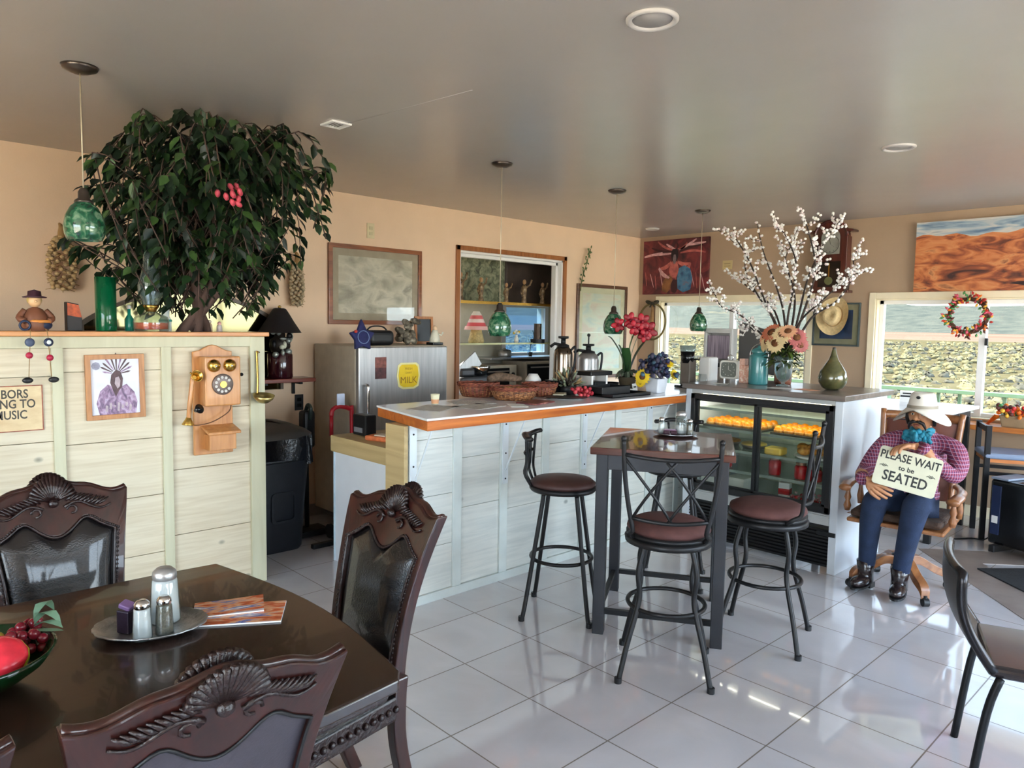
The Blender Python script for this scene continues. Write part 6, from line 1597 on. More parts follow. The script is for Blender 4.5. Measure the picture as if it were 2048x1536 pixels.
obj('wire_bail', MB().tube(spline([(-.066, 0, .17), (-.068, 0, .22), (-.045, 0, .262), (0, 0, .285), (.045, 0, .262), (.068, 0, .22), (.066, 0, .17)], 5), .003, 6), m_chrome, t)
t = thing('copper_pot', 'dark copper-coloured candle jar behind the glass vase', 'jar', (-.46, 3.0, QZ)); t.name = 'candle_jar'
obj('jar_body', MB().lathe([(0, 0), (.055, 0), (.06, .02), (.06, .17), (.05, .18), (0, .18)], seg=28), ramp_mat('copper_pattern', [(0.35, (60, 30, 24)), (.6, (150, 92, 70))], 24, (1, 1, 1), .35, 4), t)
obj('jar_lid', MB().lathe([(.052, .18), (.055, .185), (.05, .2), (0, .205)], seg=28), m_iron, t)
# glass vase with the mixed bouquet
VX, VY = -.36, 2.80
t = thing('glass_vase', 'footed clear glass vase holding the mixed flower bouquet', 'vase', (VX, VY, QZ))
obj('vase_wall', MB().lathe([(0, 0), (.045, 0), (.046, .006), (.012, .015), (.012, .025), (.04, .05), (.058, .10), (.06, .17), (.064, .21), (.060, .21), (.055, .17), (.053, .10), (.036, .055), (.004, .032), (0, .032)], seg=36), glass_mat('crystal_glass', (226, 236, 240), .28, .02, .12), t)
t = thing('mixed_bouquet', 'cream, rust and pink silk flowers with green leaves in glass vase', 'bouquet', (VX, VY, QZ))
b = MB(); rnd.seed(51)
for i in range(12): b.tube([(rnd.uniform(-.015, .015), rnd.uniform(-.015, .015), .05), (rnd.uniform(-.03, .03), rnd.uniform(-.03, .03), .2), (rnd.uniform(-.07, .07), rnd.uniform(-.06, .06), .30)], .003, 5)
obj('stems', b, mat('stem_green', (90, 116, 60), .5), t)
b = MB(); mg = (mat('bouquet_leaf_dark', (40, 56, 26), .5, var=.3), mat('bouquet_leaf_mid', (76, 92, 34), .5, var=.3))
for i in range(110):
    a = rnd.random() * 2 * PI; r = rnd.uniform(.03, .12); z = rnd.uniform(.16, .34)
    d_ = Vector((math.cos(a), math.sin(a), rnd.uniform(-.9, .5)))
    b.use(rnd.choice(mg)); leaf_into(b, Vector((r * .55 * math.cos(a), r * .55 * math.sin(a), z)), d_, rnd.uniform(.06, .10), rnd.uniform(.03, .045), Vector((0, .3, 1)))
obj('leaves', b, None, t)
b = MB(); mcc = (mat('cream_petal', (222, 198, 150), .6, var=.15), mat('rust_petal', (200, 116, 84), .6, var=.2), mat('dusty_pink_petal', (176, 96, 92), .6, var=.25), mat('peach_petal', (226, 170, 130), .6, var=.15))
for (x, y, z, nx, nz, r, k) in ((-.04, -.09, .37, -.1, .8, .075, 1), (.03, -.10, .355, .2, .6, .07, 0), (-.06, -.10, .31, -.5, .3, .07, 0), (.10, -.06, .34, .7, .4, .065, 2), (.12, -.05, .29, .9, .1, .055, 2), (.0, -.12, .30, .0, .2, .07, 0), (-.10, -.06, .34, -.8, .5, .06, 3), (.06, -.09, .38, .3, 1, .06, 3), (-.11, -.05, .28, -1, 0, .05, 0), (.04, .05, .37, .3, 1, .07, 1), (-.05, .06, .36, -.3, 1, .06, 3)):
    b = MB(); sunflower(b, (x * 1.15, y * 1.15, z), (nx, -1 if y < 0 else .5, nz), r * 1.12, mcc[k], m_sc, 14); obj('flower_head', b, None, t)
# white blossom branches
t = thing('blossom_branches', 'tall white-flowering cherry branches rising from the glass vase', 'branches', (VX, VY, QZ))
m_bk = mat('dark_branch_bark', (56, 44, 38), .8, var=.2); m_wb = mat('white_blossom', (236, 232, 226), .6, var=.06); m_pb = mat('blush_blossom', (222, 206, 204), .6, var=.1)
br_ = MB(); bl_ = MB(); rnd.seed(66)
def off(px, pz, y=0.0): return Vector((px - VX, y, pz - QZ))
mains = [
 [off(-.36, 1.30), off(-.42, 1.50), off(-.53, 1.72), off(-.62, 1.95, -.03), off(-.72, 2.12, -.05), off(-.78, 2.17, -.06)],
 [off(-.35, 1.30), off(-.44, 1.56), off(-.60, 1.74, .05), off(-.72, 1.92, .08), off(-.74, 2.08, .1)],
 [off(-.34, 1.30), off(-.40, 1.60, .05), off(-.48, 1.80, .08), off(-.60, 2.05, .1), off(-.66, 2.26, .1)],
 [off(-.34, 1.30), off(-.33, 1.55, -.04), off(-.30, 1.75, -.05), off(-.28, 1.95, -.06), off(-.36, 2.14, -.07), off(-.42, 2.18, -.07)],
 [off(-.33, 1.30), off(-.30, 1.6, .06), off(-.27, 1.84, .1), off(-.20, 2.02, .1), off(-.14, 2.14, .1), off(-.09, 2.20, .1)],
 [off(-.33, 1.32), off(-.24, 1.55, -.05), off(-.10, 1.68, -.08), off(.02, 1.78, -.1), off(.14, 1.86, -.12)],
 [off(-.33, 1.32), off(-.20, 1.58, .03), off(-.04, 1.70, .05), off(.05, 1.86, .06), off(.04, 1.98, .06)],
 [off(-.36, 1.30), off(-.50, 1.46, -.05), off(-.66, 1.60, -.08), off(-.80, 1.66, -.1), off(-.86, 1.76, -.1)],
 [off(-.36, 1.32), off(-.56, 1.44, .05), off(-.68, 1.52, .08), off(-.74, 1.46, .1)],
 [off(-.35, 1.34), off(-.50, 1.64, .1), off(-.72, 1.80, .14), off(-.84, 1.88, .15)],
 [off(-.34, 1.34), off(-.36, 1.7, .12), off(-.44, 1.92, .16), off(-.46, 2.02, .16), off(-.40, 2.12, .16)],
 [off(-.33, 1.34), off(-.20, 1.72, -.02), off(-.16, 1.92, -.03), off(-.22, 2.16, -.03), off(-.26, 2.24, -.03)],
]
for mpts in mains:
    sp = spline(mpts, 6); n = len(sp)
    br_.tube(sp, [.009 * (1 - .75 * i / n) for i in range(n)], 6)
    for i in range(int(n * .30), n):
        if rnd.random() < .55:
            d_ = Vector((rnd.uniform(-1, 1), rnd.uniform(-.7, .7), rnd.uniform(.2, 1))).normalized() * rnd.uniform(.04, .13)
            q0 = sp[i]; q1 = q0 + d_; br_.tube([q0, (q0 + q1) / 2 + Vector((0, 0, -.006)), q1], .0022, 4)
            pts_ = [q0.lerp(q1, k / 5) for k in range(1, 6)]
        else: pts_ = [sp[i]]
        for p_ in pts_:
            for _ in range(2):
                c_ = p_ + Vector((rnd.uniform(-.014, .014), rnd.uniform(-.014, .014), rnd.uniform(-.014, .014)))
                bl_.use(m_wb if rnd.random() < .75 else m_pb).sph(c_, (.0105, .0105, .008), 6, 4, (rnd.random() * 3, rnd.random() * 3, 0))
obj('branches', br_, m_bk, t); obj('blossoms', bl_, None, t)
# gourd vase, papers
t = thing('gourd_vase', 'olive-green gourd-shaped ceramic vase at right end of the case', 'vase', (-.025, 2.81, QZ))
obj('vase_body', MB().lathe([(0, 0), (.04, 0), (.066, .016), (.086, .05), (.090, .08), (.080, .12), (.052, .165), (.030, .20), (.019, .235), (.012, .262), (.010, .275), (0, .275)], seg=40), ramp_mat('olive_crackle_glaze', [(0.3, (54, 58, 36)), (.55, (84, 82, 50)), (.75, (120, 96, 60))], 7, (1, 1, 1.6), .14, 5, 1, coat=.6), t)
obj('rim_tip', MB().lathe([(.0105, .262), (.012, .27), (.009, .28), (0, .281)], seg=18), mat('dark_rim', (40, 36, 30), .3), t)
paper(-.28, 2.62, .16, .11, .1, 'white glossy card lying on the case before the glass vase', m_white, .001, QZ)
paper(-.13, 2.66, .14, .10, -.3, 'orange and cream card on the case beside gourd vase', mat('orange_card', (222, 150, 110), .5, var=.3, scale=20), .001, QZ)
paper(-.72, 2.60, .10, .07, .3, 'small white slip at left front of the case top', m_paper, .001, QZ)
# register monitor and letter rack behind the case
t = thing('register_desk', 'register desk behind the display case, mostly hidden', 'desk', (-.75, 3.75, 0))
obj('desk_top', MB().bb(-.75, .20, -.30, .35, .97, 1.0), m_tan, t, .003)
obj('desk_body', MB().bb(-.72, .17, -.27, .33, 0, .97), mat('white_melamine', (212, 216, 220), .4), t)
t = thing('register_monitor', 'dark grey register monitor turned away, behind the teal canister', 'monitor', (-.95, 3.62, 1.0005), .1)
obj('monitor_back', MB().prism([(-.20, .16), (.17, .12), (.20, .38), (.16, .46), (-.20, .56)], .04, YF(0, .02, 0)), mat('slate_grey_shell', (70, 68, 66), .5, var=.06), t, .008)
obj('monitor_stand', MB().bar((0, 0, 0), (0, 0, .2), .06, .03), m_black, t)
obj('stand_foot', MB().bb(-.1, .1, -.08, .08, 0, .015), m_black, t, .004)
t = thing('document_rack', 'upright pale rack with purple-grey folders behind the clock', 'rack', (-1.34, 3.62, 1.0005), .05)
obj('rack_frame', MB().ring([(-.13, 0), (.13, 0), (.13, .50), (-.13, .50)], [(-.11, .02), (.11, .02), (.11, .46), (-.11, .46)], .10, YF(0, .05, 0)), mat('pale_grey_rack', (190, 188, 184), .5), t, .003)
obj('rack_back', MB().bb(-.12, .12, .045, .05, .01, .49), mat('pale_grey_rack', (190, 188, 184), .5), t)
obj('purple_folders', MB().bb(-.105, .105, -.03, .04, .24, .44), ramp_mat('purple_grey_folders', [(0.35, (110, 98, 112)), (.6, (160, 146, 158))], 14, (8, 1, .3), .6, 3), t, .002)
obj('mid_shelf', MB().bb(-.11, .11, -.045, .045, .17, .20), m_black, t)

# ================================================================== WINDOW-WALL DECOR
m_canv = mat('canvas_edge_dark', (60, 24, 26), .6)
# red painting of a dancer-like figure (generic)
t = thing('red_painting', 'dark red canvas of a crowned dancing figure with blue patch', 'painting', (-2.612, YB, 2.158))
Mp = YF(0, 0, 0)
m_redc = ramp_mat('dark_red_canvas', [(0.25, (34, 12, 18)), (.45, (84, 26, 32)), (.6, (122, 44, 46)), (.8, (60, 30, 44))], 5, (1, 1, 1), .5, 8, 1.5)
obj('canvas', MB().prism(sq(.415, .295), .035, Mp), m_redc, t, .002)
b = MB(); m_fl = mat('warm_flesh_brush', (176, 92, 84), .5, var=.35, scale=20); m_dk = mat('near_black_brush', (26, 16, 22), .5, var=.3); m_bl = ramp_mat('blue_brush', [(0.3, (40, 70, 104)), (.55, (70, 120, 150)), (.75, (120, 90, 100))], 18, (1, 1, 1), .5, 5); m_pk2 = mat('pale_pink_brush', (196, 150, 150), .5, var=.35, scale=25)
def stroke(b, p0, p1, w0, w1, z, m_, bend=0):
    p0 = Vector((p0[0], p0[1])); p1 = Vector((p1[0], p1[1])); d_ = (p1 - p0); n_ = Vector((-d_.y, d_.x)).normalized(); L_ = []; R_ = []
    for k in range(7):
        f_ = k / 6; c_ = p0 + d_ * f_ + n_ * bend * math.sin(PI * f_); w_ = (w0 + (w1 - w0) * f_) * (.35 + .65 * math.sin(PI * (.1 + .85 * f_)))
        L_.append(tuple(c_ + n_ * w_)); R_.append(tuple(c_ - n_ * w_))
    b.use(m_).prism(L_ + R_[::-1], z, Mp)
for k in range(9):
    a = -1.5 + 3.0 * k / 8
    stroke(b, (.02 + .05 * math.sin(a), .14 + .05 * math.cos(a)), (.02 + .36 * math.sin(a), .12 + .22 * math.cos(a) * (1 if abs(a) > .6 else .62)), .012, .014, .0362, (m_pk2, m_canv, m_fl)[k % 3], .02 * math.sin(k))
stroke(b, (.0, .19), (.0, .05), .05, .045, .037, m_dk)
stroke(b, (.0, .13), (.0, .03), .02, .022, .0375, mat('grey_face_brush', (120, 104, 108), .5, var=.3, scale=25))
stroke(b, (.0, .06), (-.01, -.12), .05, .07, .0368, m_fl)
stroke(b, (-.04, .05), (-.20, -.02), .022, .02, .0372, m_fl, .02); stroke(b, (-.20, -.01), (-.06, -.12), .02, .022, .0374, m_pk2, -.02)
stroke(b, (.04, .05), (.20, .03), .022, .02, .0372, m_fl, -.02); stroke(b, (.20, .03), (.08, -.10), .02, .022, .0374, m_fl, .02)
stroke(b, (-.05, -.10), (-.12, -.27), .05, .07, .037, mat('ochre_brush', (130, 84, 48), .5, var=.4, scale=18)); stroke(b, (.02, -.14), (.0, -.28), .05, .05, .0371, m_canv)
b.use(m_bl).prism([(.06, -.02), (.13, .01), (.20, -.03), (.23, -.13), (.21, -.25), (.12, -.28), (.05, -.24), (.04, -.12)], .0376, Mp)
for k in range(12): stroke(b, (-.38 + .065 * k, -.05 - .02 * (k % 3)), (-.36 + .065 * k + .03 * (k % 2), -.20 - .02 * (k % 4)), .005, .004, .0364, m_pk2 if k % 2 else m_fl)
stroke(b, (-.40, .12), (-.16, .16), .016, .01, .0365, m_pk2); stroke(b, (.15, .22), (.38, .24), .012, .014, .0365, m_pk2)
obj('painted_figure', b, None, t)
# canyon painting
t = thing('canyon_painting', 'wide orange canyon landscape canvas with strip of blue sky', 'painting', (.455, YB - .003, 2.128))
m_can2 = ramp_mat('canyon_rock_paint', [(0.28, (58, 26, 22)), (.42, (140, 70, 40)), (.52, (190, 110, 62)), (.62, (204, 136, 84)), (.74, (104, 52, 42))], 4.2, (1, 1, 3.2), .5, 10, 1.2)
obj('canvas', MB().prism(sq(.655, .288), .045, Mp), m_can2, t, .002)
b = MB(); n = 26; prof_ = [(-.655 + 1.31 * k / n, .168 + .012 * math.sin(k * 1.3) + .01 * math.sin(k * .5)) for k in range(n + 1)]
b.use(ramp_mat('painted_sky', [(0.35, (60, 96, 128)), (.5, (150, 166, 176)), (.6, (196, 190, 180)), (.8, (86, 110, 130))], 3, (1, 1, 7), .5, 6, .6)).prism([(-.655, .288)] + prof_ + [(.655, .288)], .046, Mp)
m_sh = mat('dark_ravine_paint', (44, 24, 24), .5, var=.4, scale=20)
for (x, z, w_, h_) in ((.28, -.235, .5, .06),):
    b.use(m_sh).prism([(x + w_ * (k / 8 - .5) if k <= 8 else x + w_ * ((16 - k) / 8 - .5), z + (h_ * .5 * math.sin(PI * (k / 8)) if k <= 8 else -h_ * .4 * math.sin(PI * ((16 - k) / 8))) + .004 * math.sin(k * 2.1)) for k in range(16)], .0458, Mp)
obj('painted_layers', b, None, t)
# oval hoop with bow
t = thing('hoop_wreath', 'thin olive oval hoop with dark bow and hanging tassel', 'wreath', (-2.885, YB - .03, 1.56))
obj('hoop', MB().tube([(.178 * math.cos(a * PI / 24), 0, .2 * math.sin(a * PI / 24)) for a in range(48)], .011, 8, True), mat('olive_vine', (104, 88, 46), .7, var=.3), t)
b = MB(); b.sph((-.05, -.01, .215), (.045, .012, .022), 10, 6, (0, .3, 0)).sph((.05, -.01, .215), (.045, .012, .022), 10, 6, (0, -.3, 0)).sph((0, -.015, .205), (.016, .014, .016)).tube([(0, -.012, .2), (-.03, -.012, .16)], .007, 6).tube([(0, -.012, .2), (.035, -.012, .165)], .007, 6)
obj('bow', b, mat('dark_olive_ribbon', (52, 46, 30), .6), t)
obj('tassel', MB().lathe([(0, .0), (.010, -.005), (.016, -.08), (.022, -.20), (.014, -.26), (.006, -.34), (0, -.36)], (0, 0, .19), 12), mat('tan_tassel', (150, 112, 70), .8, var=.3), t)
# pendulum wall clock
t = thing('wall_clock', 'arched dark cherry pendulum clock hung between the windows', 'clock', (-.90, YB, 2.15))
m_cher = wood('dark_cherry', (54, 20, 16), (92, 38, 28), 2, 14, .25, .4)
arch = [(-.14, .16)] + [(.14 * -math.cos(PI * k / 14), .20 + .13 * math.sin(PI * k / 14)) for k in range(15)] + [(.14, .16)]
obj('clock_case', MB().prism([(-.15, -.29), (.15, -.29), (.15, .20)] + arch[::-1][1:-1] + [(-.15, .20)], .10, Mp), m_cher, t, .004)
for q in (-1, 1): obj('cornice', MB().prism([(q * .205, .235), (q * .205, .252), (q * .15, .262), (q * .15, .235)], .12, Mp), m_cher, t, .002)
obj('arch_moulding', MB().tube([(.150 * -math.cos(PI * k / 14), -.105, .20 + .14 * math.sin(PI * k / 14)) for k in range(15)], .014, 8), m_cher, t)
obj('plinth', MB().bb(-.18, .18, -.115, 0, -.31, -.285), m_cher, t, .004)
dl = obj('dial', MB().prism([(-.085, .04), (.085, .04), (.085, .19)] + [(.085 * math.cos(PI * k / 12), .19 + .085 * math.sin(PI * k / 12)) for k in range(13)] + [(-.085, .19)], .104, Mp), mat('silver_dial', (150, 150, 140), .35, .3, var=.15), t)
b = MB()
for k in range(12):
    a = k * PI / 6; b.bar((.062 * math.sin(a), -.1052, .13 + .062 * math.cos(a)), (.074 * math.sin(a), -.1052, .13 + .074 * math.cos(a)), .005, .001)
b.tube([(.08 * math.cos(a * PI / 16), -.105, .13 + .08 * math.sin(a * PI / 16)) for a in range(32)], .002, 4, True)
b.bar((0, -.1055, .13), (.035, -.1055, .105), .006, .001).bar((0, -.1055, .13), (-.01, -.1055, .188), .004, .001)
obj('numerals_and_hands', b, m_black, dl)
obj('pendulum_window', MB().prism(sq(.10, .115), .102, YF(0, 0, -.14)), mat('dark_clock_glass', (22, 16, 14), .08), t)
obj('pendulum_rod', MB().bar((0, -.106, -.04), (.0, -.106, -.18), .012, .002), m_brass, t)
obj('pendulum_bob', MB().cyl((0, -.108, -.20), .036, .008, 28, (PI / 2, 0, 0)), mat('tarnished_brass_bob', (140, 150, 104), .3, .8), t)
# blue print
picture('blue_print', 'dark blue print in teal-grey frame beneath the wall clock', YF(-.85, YB, 1.555), .215, .198, .016, mat('teal_grey_frame', (66, 76, 76), .4), ramp_mat('dark_blue_print', [(0.3, (16, 26, 52)), (.5, (36, 60, 100)), (.7, (84, 60, 60)), (.85, (20, 30, 50))], 5, (1, 1, 2.5), .4, 5, 1), .05, mat('taupe_mount', (146, 138, 112), .6), th=.02)
# straw hat on the wall
t = thing('straw_hat', 'cream straw hat hanging on the wall over the blue print', 'hat', (-.86, YB - .04, 1.63), 0, rot=(math.radians(82), math.radians(6), 0))
m_straw = mat('woven_straw', (214, 188, 140), .75, var=.15, scale=40, bump=.6, bscale=140)
def hatf(rb, rc, hc, lift, dent=.03):
    def f(u, v):
        a = u * 2 * PI
        if v < .45:
            k = v / .45; r = rb + (rc - rb) * k; z = lift * (1 - k) ** 1.6 * (math.cos(a) ** 2) * 1.0
            return (r * math.cos(a) * 1.0, r * math.sin(a) * 1.22, z)
        k = (v - .45) / .55
        if k < .6: r = rc * (1 - .12 * k / .6); z = hc * (k / .6)
        else: q = (k - .6) / .4; r = rc * .88 * (1 - q); z = hc + .012 * math.sin(q * PI) - dent * q * (1 if abs(math.cos(a)) < 2 else 0)
        return (r * math.cos(a), r * math.sin(a) * 1.22, z)
    return f
obj('hat_body', MB().grid(hatf(.145, .078, .09, .05), 40, 20), m_straw, t)
obj('hat_band', MB().lathe([(.0795, .0), (.078, .022)], seg=36, sy=1.22), mat('tan_hat_band', (176, 140, 90), .6), t)
# flower wreath at the window
t = thing('flower_wreath', 'round twig wreath of orange, red and yellow flowers at window', 'wreath', (.225, YB - .055, 1.64))
b = MB(); rnd.seed(71)
for k in range(3): b.tube([((.135 + .01 * math.sin(a * .9 + k * 2)) * math.cos(a * PI / 18), .012 * math.sin(a * 1.3 + k * 2), (.135 + .01 * math.sin(a * .9 + k * 2)) * math.sin(a * PI / 18)) for a in range(36)], .010, 6, True)
obj('twig_ring', b, mat('brown_twigs', (84, 52, 34), .8, var=.3), t)
b = MB(); mf = [mat('wr_orange', (236, 120, 30), .5, var=.2), mat('wr_red', (196, 44, 36), .5, var=.2), mat('wr_pink', (206, 84, 104), .5, var=.2), mat('wr_yellow', (240, 176, 60), .5, var=.2), mat('wr_green', (70, 130, 70), .5, var=.2), mat('wr_brown', (90, 44, 34), .6)]
for i in range(150):
    a = rnd.random() * 2 * PI; r = .135 + rnd.uniform(-.035, .05); c_ = Vector((r * math.cos(a), -.02 + rnd.uniform(-.02, .01), r * math.sin(a)))
    d_ = Vector((math.cos(a + rnd.uniform(-.9, .9)), rnd.uniform(-.8, 0), math.sin(a + rnd.uniform(-.9, .9)))).normalized() * .026
    b.use(rnd.choice(mf if r > .13 else mf[1:])).tube([c_ - d_ * .6, c_, c_ + d_ * .7], [.003, .011, .002], 5)
obj('wreath_flowers', b, None, t)
obj('hanging_cord', MB().tube([(0, 0, .14), (0.01, .02, .22)], .002, 4), m_iron, t)
single('window_latch', MB().bb(-.012, .012, -.02, 0, -.03, .03), m_black, 'little black latch on the right window mullion', 'latch', (.345, YB + .048, 1.43), bevel=.004)

# ================================================================== HIGH WHITE TABLE, STOOL, HEATER, PLANTER, MATS
t = thing('white_table', 'tall white-topped table with black legs in front of right window', 'table', (-.04, 4.035, 0))
obj('tabletop', MB().bb(-.46, .455, -.45, .45, .915, .94), mat('white_table_laminate', (236, 238, 240), .2, coat=.3), t, .004)
obj('apron', MB().bb(-.42, .41, -.40, .40, .86, .914), m_black, t)
for sx in (-.40, .39):
    for sy in (-.38, .38): obj('leg', MB().bb(sx - .022, sx + .022, sy - .022, sy + .022, 0, .86), m_black, t, .003)
obj('stretcher', MB().bb(-.38, .37, .365, .395, .18, .21), m_black, t); obj('stretcher', MB().bb(-.38, .37, -.395, -.365, .18, .21), m_black, t)
t = thing('sign_card', 'little black and white sign card standing on the white table', 'card', (-.05, 4.30, .9405), .3)
obj('card', MB().box((0, 0, .045), (.10, .004, .09), (-.12, 0, 0)), m_white, t)
obj('card_marks', MB().box((0, -.0055, .068), (.06, .001, .010), (-.12, 0, 0)).box((-.01, -.003, .045), (.07, .001, .014), (-.12, 0, 0)), m_black, t)
# black framed stool with blue-grey seat
t = thing('side_stool', 'black-framed stool with blue-grey padded seat by the ledge', 'stool', (.68, 4.30, 0), math.radians(24))
obj('seat', MB().bb(-.20, .20, -.19, .19, .60, .64), mat('blue_grey_vinyl', (120, 134, 158), .3, var=.1, coat=.3), t, .015, 3)
obj('seat_board', MB().bb(-.19, .19, -.18, .18, .575, .60), m_orangex, t)
for sx in (-.18, .18):
    for sy in (-.17, .17):
        obj('leg', MB().bb(sx - .018, sx + .018, sy - .018, sy + .018, 0, .575 if sx > 0 else .84), m_iron, t, .003)
obj('rail', MB().bb(-.162, .162, -.18, -.16, .48, .505).bb(-.162, .162, .16, .18, .48, .505), m_iron, t)
obj('back_rail', MB().bb(-.19, -.17, -.152, .152, .79, .83), m_iron, t)
# black tower heater
t = thing('tower_heater', 'black upright space heater with glossy top below the stool', 'heater', (.92, 3.87, 0), math.radians(-20))
obj('heater_body', MB().bb(-.22, .24, -.12, .16, .05, .50), m_blackg, t, .02, 3)
obj('top_trim', MB().bb(-.22, -.10, -.12, .16, .50, .515), mat('grey_blue_trim', (120, 130, 146), .3), t, .006)
obj('control_strip', MB().bb(-.20, -.14, -.128, -.12, .12, .46), mat('dark_blue_strip', (30, 40, 70), .25), t, .002)
obj('white_label', MB().bb(-.19, -.15, -.131, -.128, .20, .25), m_white, t)
obj('fins', (lambda b_: [b_.bb(-.225, -.215, -.10 + .035 * i, -.085 + .035 * i, .08, .48) for i in range(7)] and b_)(MB()), m_black, t)
for sx in (-.16, .18): obj('foot', MB().bb(sx - .02, sx + .02, -.16, .2, 0.0, .05), m_black, t, .006)
obj('power_cord', MB().tube(spline([(-.22, .1, .2), (-.30, .14, .12), (-.34, .06, .02), (-.42, .02, .006), (-.46, -.14, .006)], 8), .005, 6), m_black, t)
# flower planter on the ledge
t = thing('flower_planter', 'tan box planter of orange and yellow autumn flowers on ledge', 'planter', (.76, 4.655, .7865))
obj('planter_box', loft(MB(), [[(x, y, z) for x, y in rr(w, .075, .01)] for (z, w) in ((0, .215), (.085, .235))]), mat('tan_planter', (150, 124, 92), .7, var=.15), t)
b = MB(); rnd.seed(81)
for i in range(170):
    b.use(rnd.choice([mf[0], mf[0], mf[3], mf[1], mf[5], mf[4]])).sph((rnd.uniform(-.25, .25), rnd.uniform(-.085, .08), .09 + rnd.uniform(-.01, .07)), (.019, .019, .013), 7, 5, (rnd.random() * 3, rnd.random() * 3, 0))
b.use(mf[0])
for i in range(8): b.tube([(-.22, -.06, .08), (-.27 - .01 * i, -.06 + .015 * i, .08 - .012 * i)], [.003, .009], 5)
obj('autumn_flowers', b, None, t)
# floor mats
A_ = Vector((.355, 3.465)); d1 = Vector((.655, -.757)); d2 = Vector((.757, .655))
Lp = [A_, A_ + d1 * 2.3, A_ + d1 * 2.3 + d2 * .28, A_ + d1 * .28 + d2 * .28, A_ + d1 * .28 + d2 * 2.2, A_ + d2 * 2.2]
struct('trim_2', MB().prism([tuple(p) for p in Lp], .003), ramp_mat('brown_inlay_tile', [(0.35, (112, 98, 90)), (.6, (134, 120, 112))], 5, (1, 1, 1), .3, 5))
single('door_mat', MB().bb(-.3, .3, -.45, .45, 0, .010), mat('black_rubber_mat', (28, 28, 30), .8, var=.2, bump=.4, bscale=90), 'black rubber floor mat at the right edge of the photo', 'mat', (1.28, 3.42, 0.0), math.radians(-41), bevel=.003)

# ================================================================== WOODEN SWIVEL CHAIR
OX, OY = .545, 2.53
m_swiv = wood('worn_oak', (112, 66, 36), (166, 110, 66), 1, 14, .35, .3)
t = thing('swivel_chair', 'wooden swivel armchair on four castered feet under cowboy figure', 'swivel chair', (OX, OY, 0), math.radians(6))
for k in range(4):
    a = math.radians(39 + 90 * k); c, s = math.cos(a), math.sin(a)
    sp = spline([(.03 * c, .03 * s, .17), (.10 * c, .10 * s, .175), (.19 * c, .19 * s, .125), (.26 * c, .26 * s, .095), (.285 * c, .285 * s, .062)], 5)
    lb = MB(); vs = []; fs = []
    for i, p_ in enumerate(sp):
        w_ = .024; h_ = .026 - .004 * i / len(sp)
        for (u, v) in ((-1, -1), (1, -1), (1, 1), (-1, 1)): vs.append(p_ + Vector((-s * w_ * u, c * w_ * u, h_ * v)))
    for i in range(len(sp) - 1):
        for q in range(4): fs.append((i * 4 + q, i * 4 + (q + 1) % 4, i * 4 + 4 + (q + 1) % 4, i * 4 + 4 + q))
    fs += [(3, 2, 1, 0), tuple(len(vs) - 4 + q for q in range(4))]
    lb.add(vs, fs); lg = obj('leg', lb, m_swiv, t, .008)
    obj('caster', MB().cyl((.285 * c, .285 * s, .024), .024, .030, 16, (PI / 2, 0, a)).cyl((.285 * c, .285 * s, .045), .01, .03, 8), m_black, lg)
obj('hub', MB().lathe([(0, .12), (.05, .13), (.05, .20), (.025, .215), (.022, .38), (.06, .395), (0, .395)], seg=20), m_iron, t)
def sfn(u, v):
    x = (u - .5) * .50; y = (v - .5) * .46; return (x, y, .43 + .02 * abs(u - .5) * 2 - .012 * math.sin(PI * v))
obj('seat', MB().grid(sfn, 10, 10).bb(-.25, .25, -.23, .23, .40, .425), m_swiv, t, .01)
obj('seat_cushion', MB().bb(-.235, .235, -.225, .2, .432, .475), mat('brown_fur_cushion', (66, 48, 38), .9, var=.4, scale=30, bump=.6), t, .02, 3)
obj('back_panel', MB().grid(lambda u, v: ((u - .5) * .38, .235 + .05 * v + .035 * (2 * u - 1) ** 2, .50 + .46 * v), 10, 6).grid(lambda u, v: ((u - .5) * .38, .255 + .05 * v + .035 * (2 * u - 1) ** 2, .50 + .46 * v), 10, 6), mat('red_brown_leather', (104, 52, 34), .4, var=.15), t)
for s_ in (-1, 1):
    obj('back_post', MB().tube(spline([(s_ * .195, .22, .42), (s_ * .20, .275, .75), (s_ * .215, .33, 1.02)], 5), .018, 8), m_swiv, t)
    ar = obj('armrest', MB().tube(spline([(s_ * .21, .27, .60), (s_ * .27, .10, .60), (s_ * .285, -.08, .60), (s_ * .275, -.20, .59)], 6), [.022] * 6 + [.027] * 6 + [.034] * 7, 10, flat=.6), m_swiv, t)
    obj('arm_spindle', MB().lathe([(0, 0), (.014, 0), (.022, .03), (.012, .06), (.02, .08), (.012, .11), (.014, .145), (0, .145)], (s_ * .272, -.14, .445), 14), m_swiv, t)
    obj('arm_spindle', MB().lathe([(0, 0), (.014, 0), (.020, .05), (.012, .10), (.012, .15), (0, .15)], (s_ * .265, .10, .445), 14), m_swiv, t)
obj('top_rail', MB().tube(spline([(-.215, .33, .985), (0, .36, .99), (.215, .33, .985)], 8), .020, 8, flat=1.3), m_swiv, t)

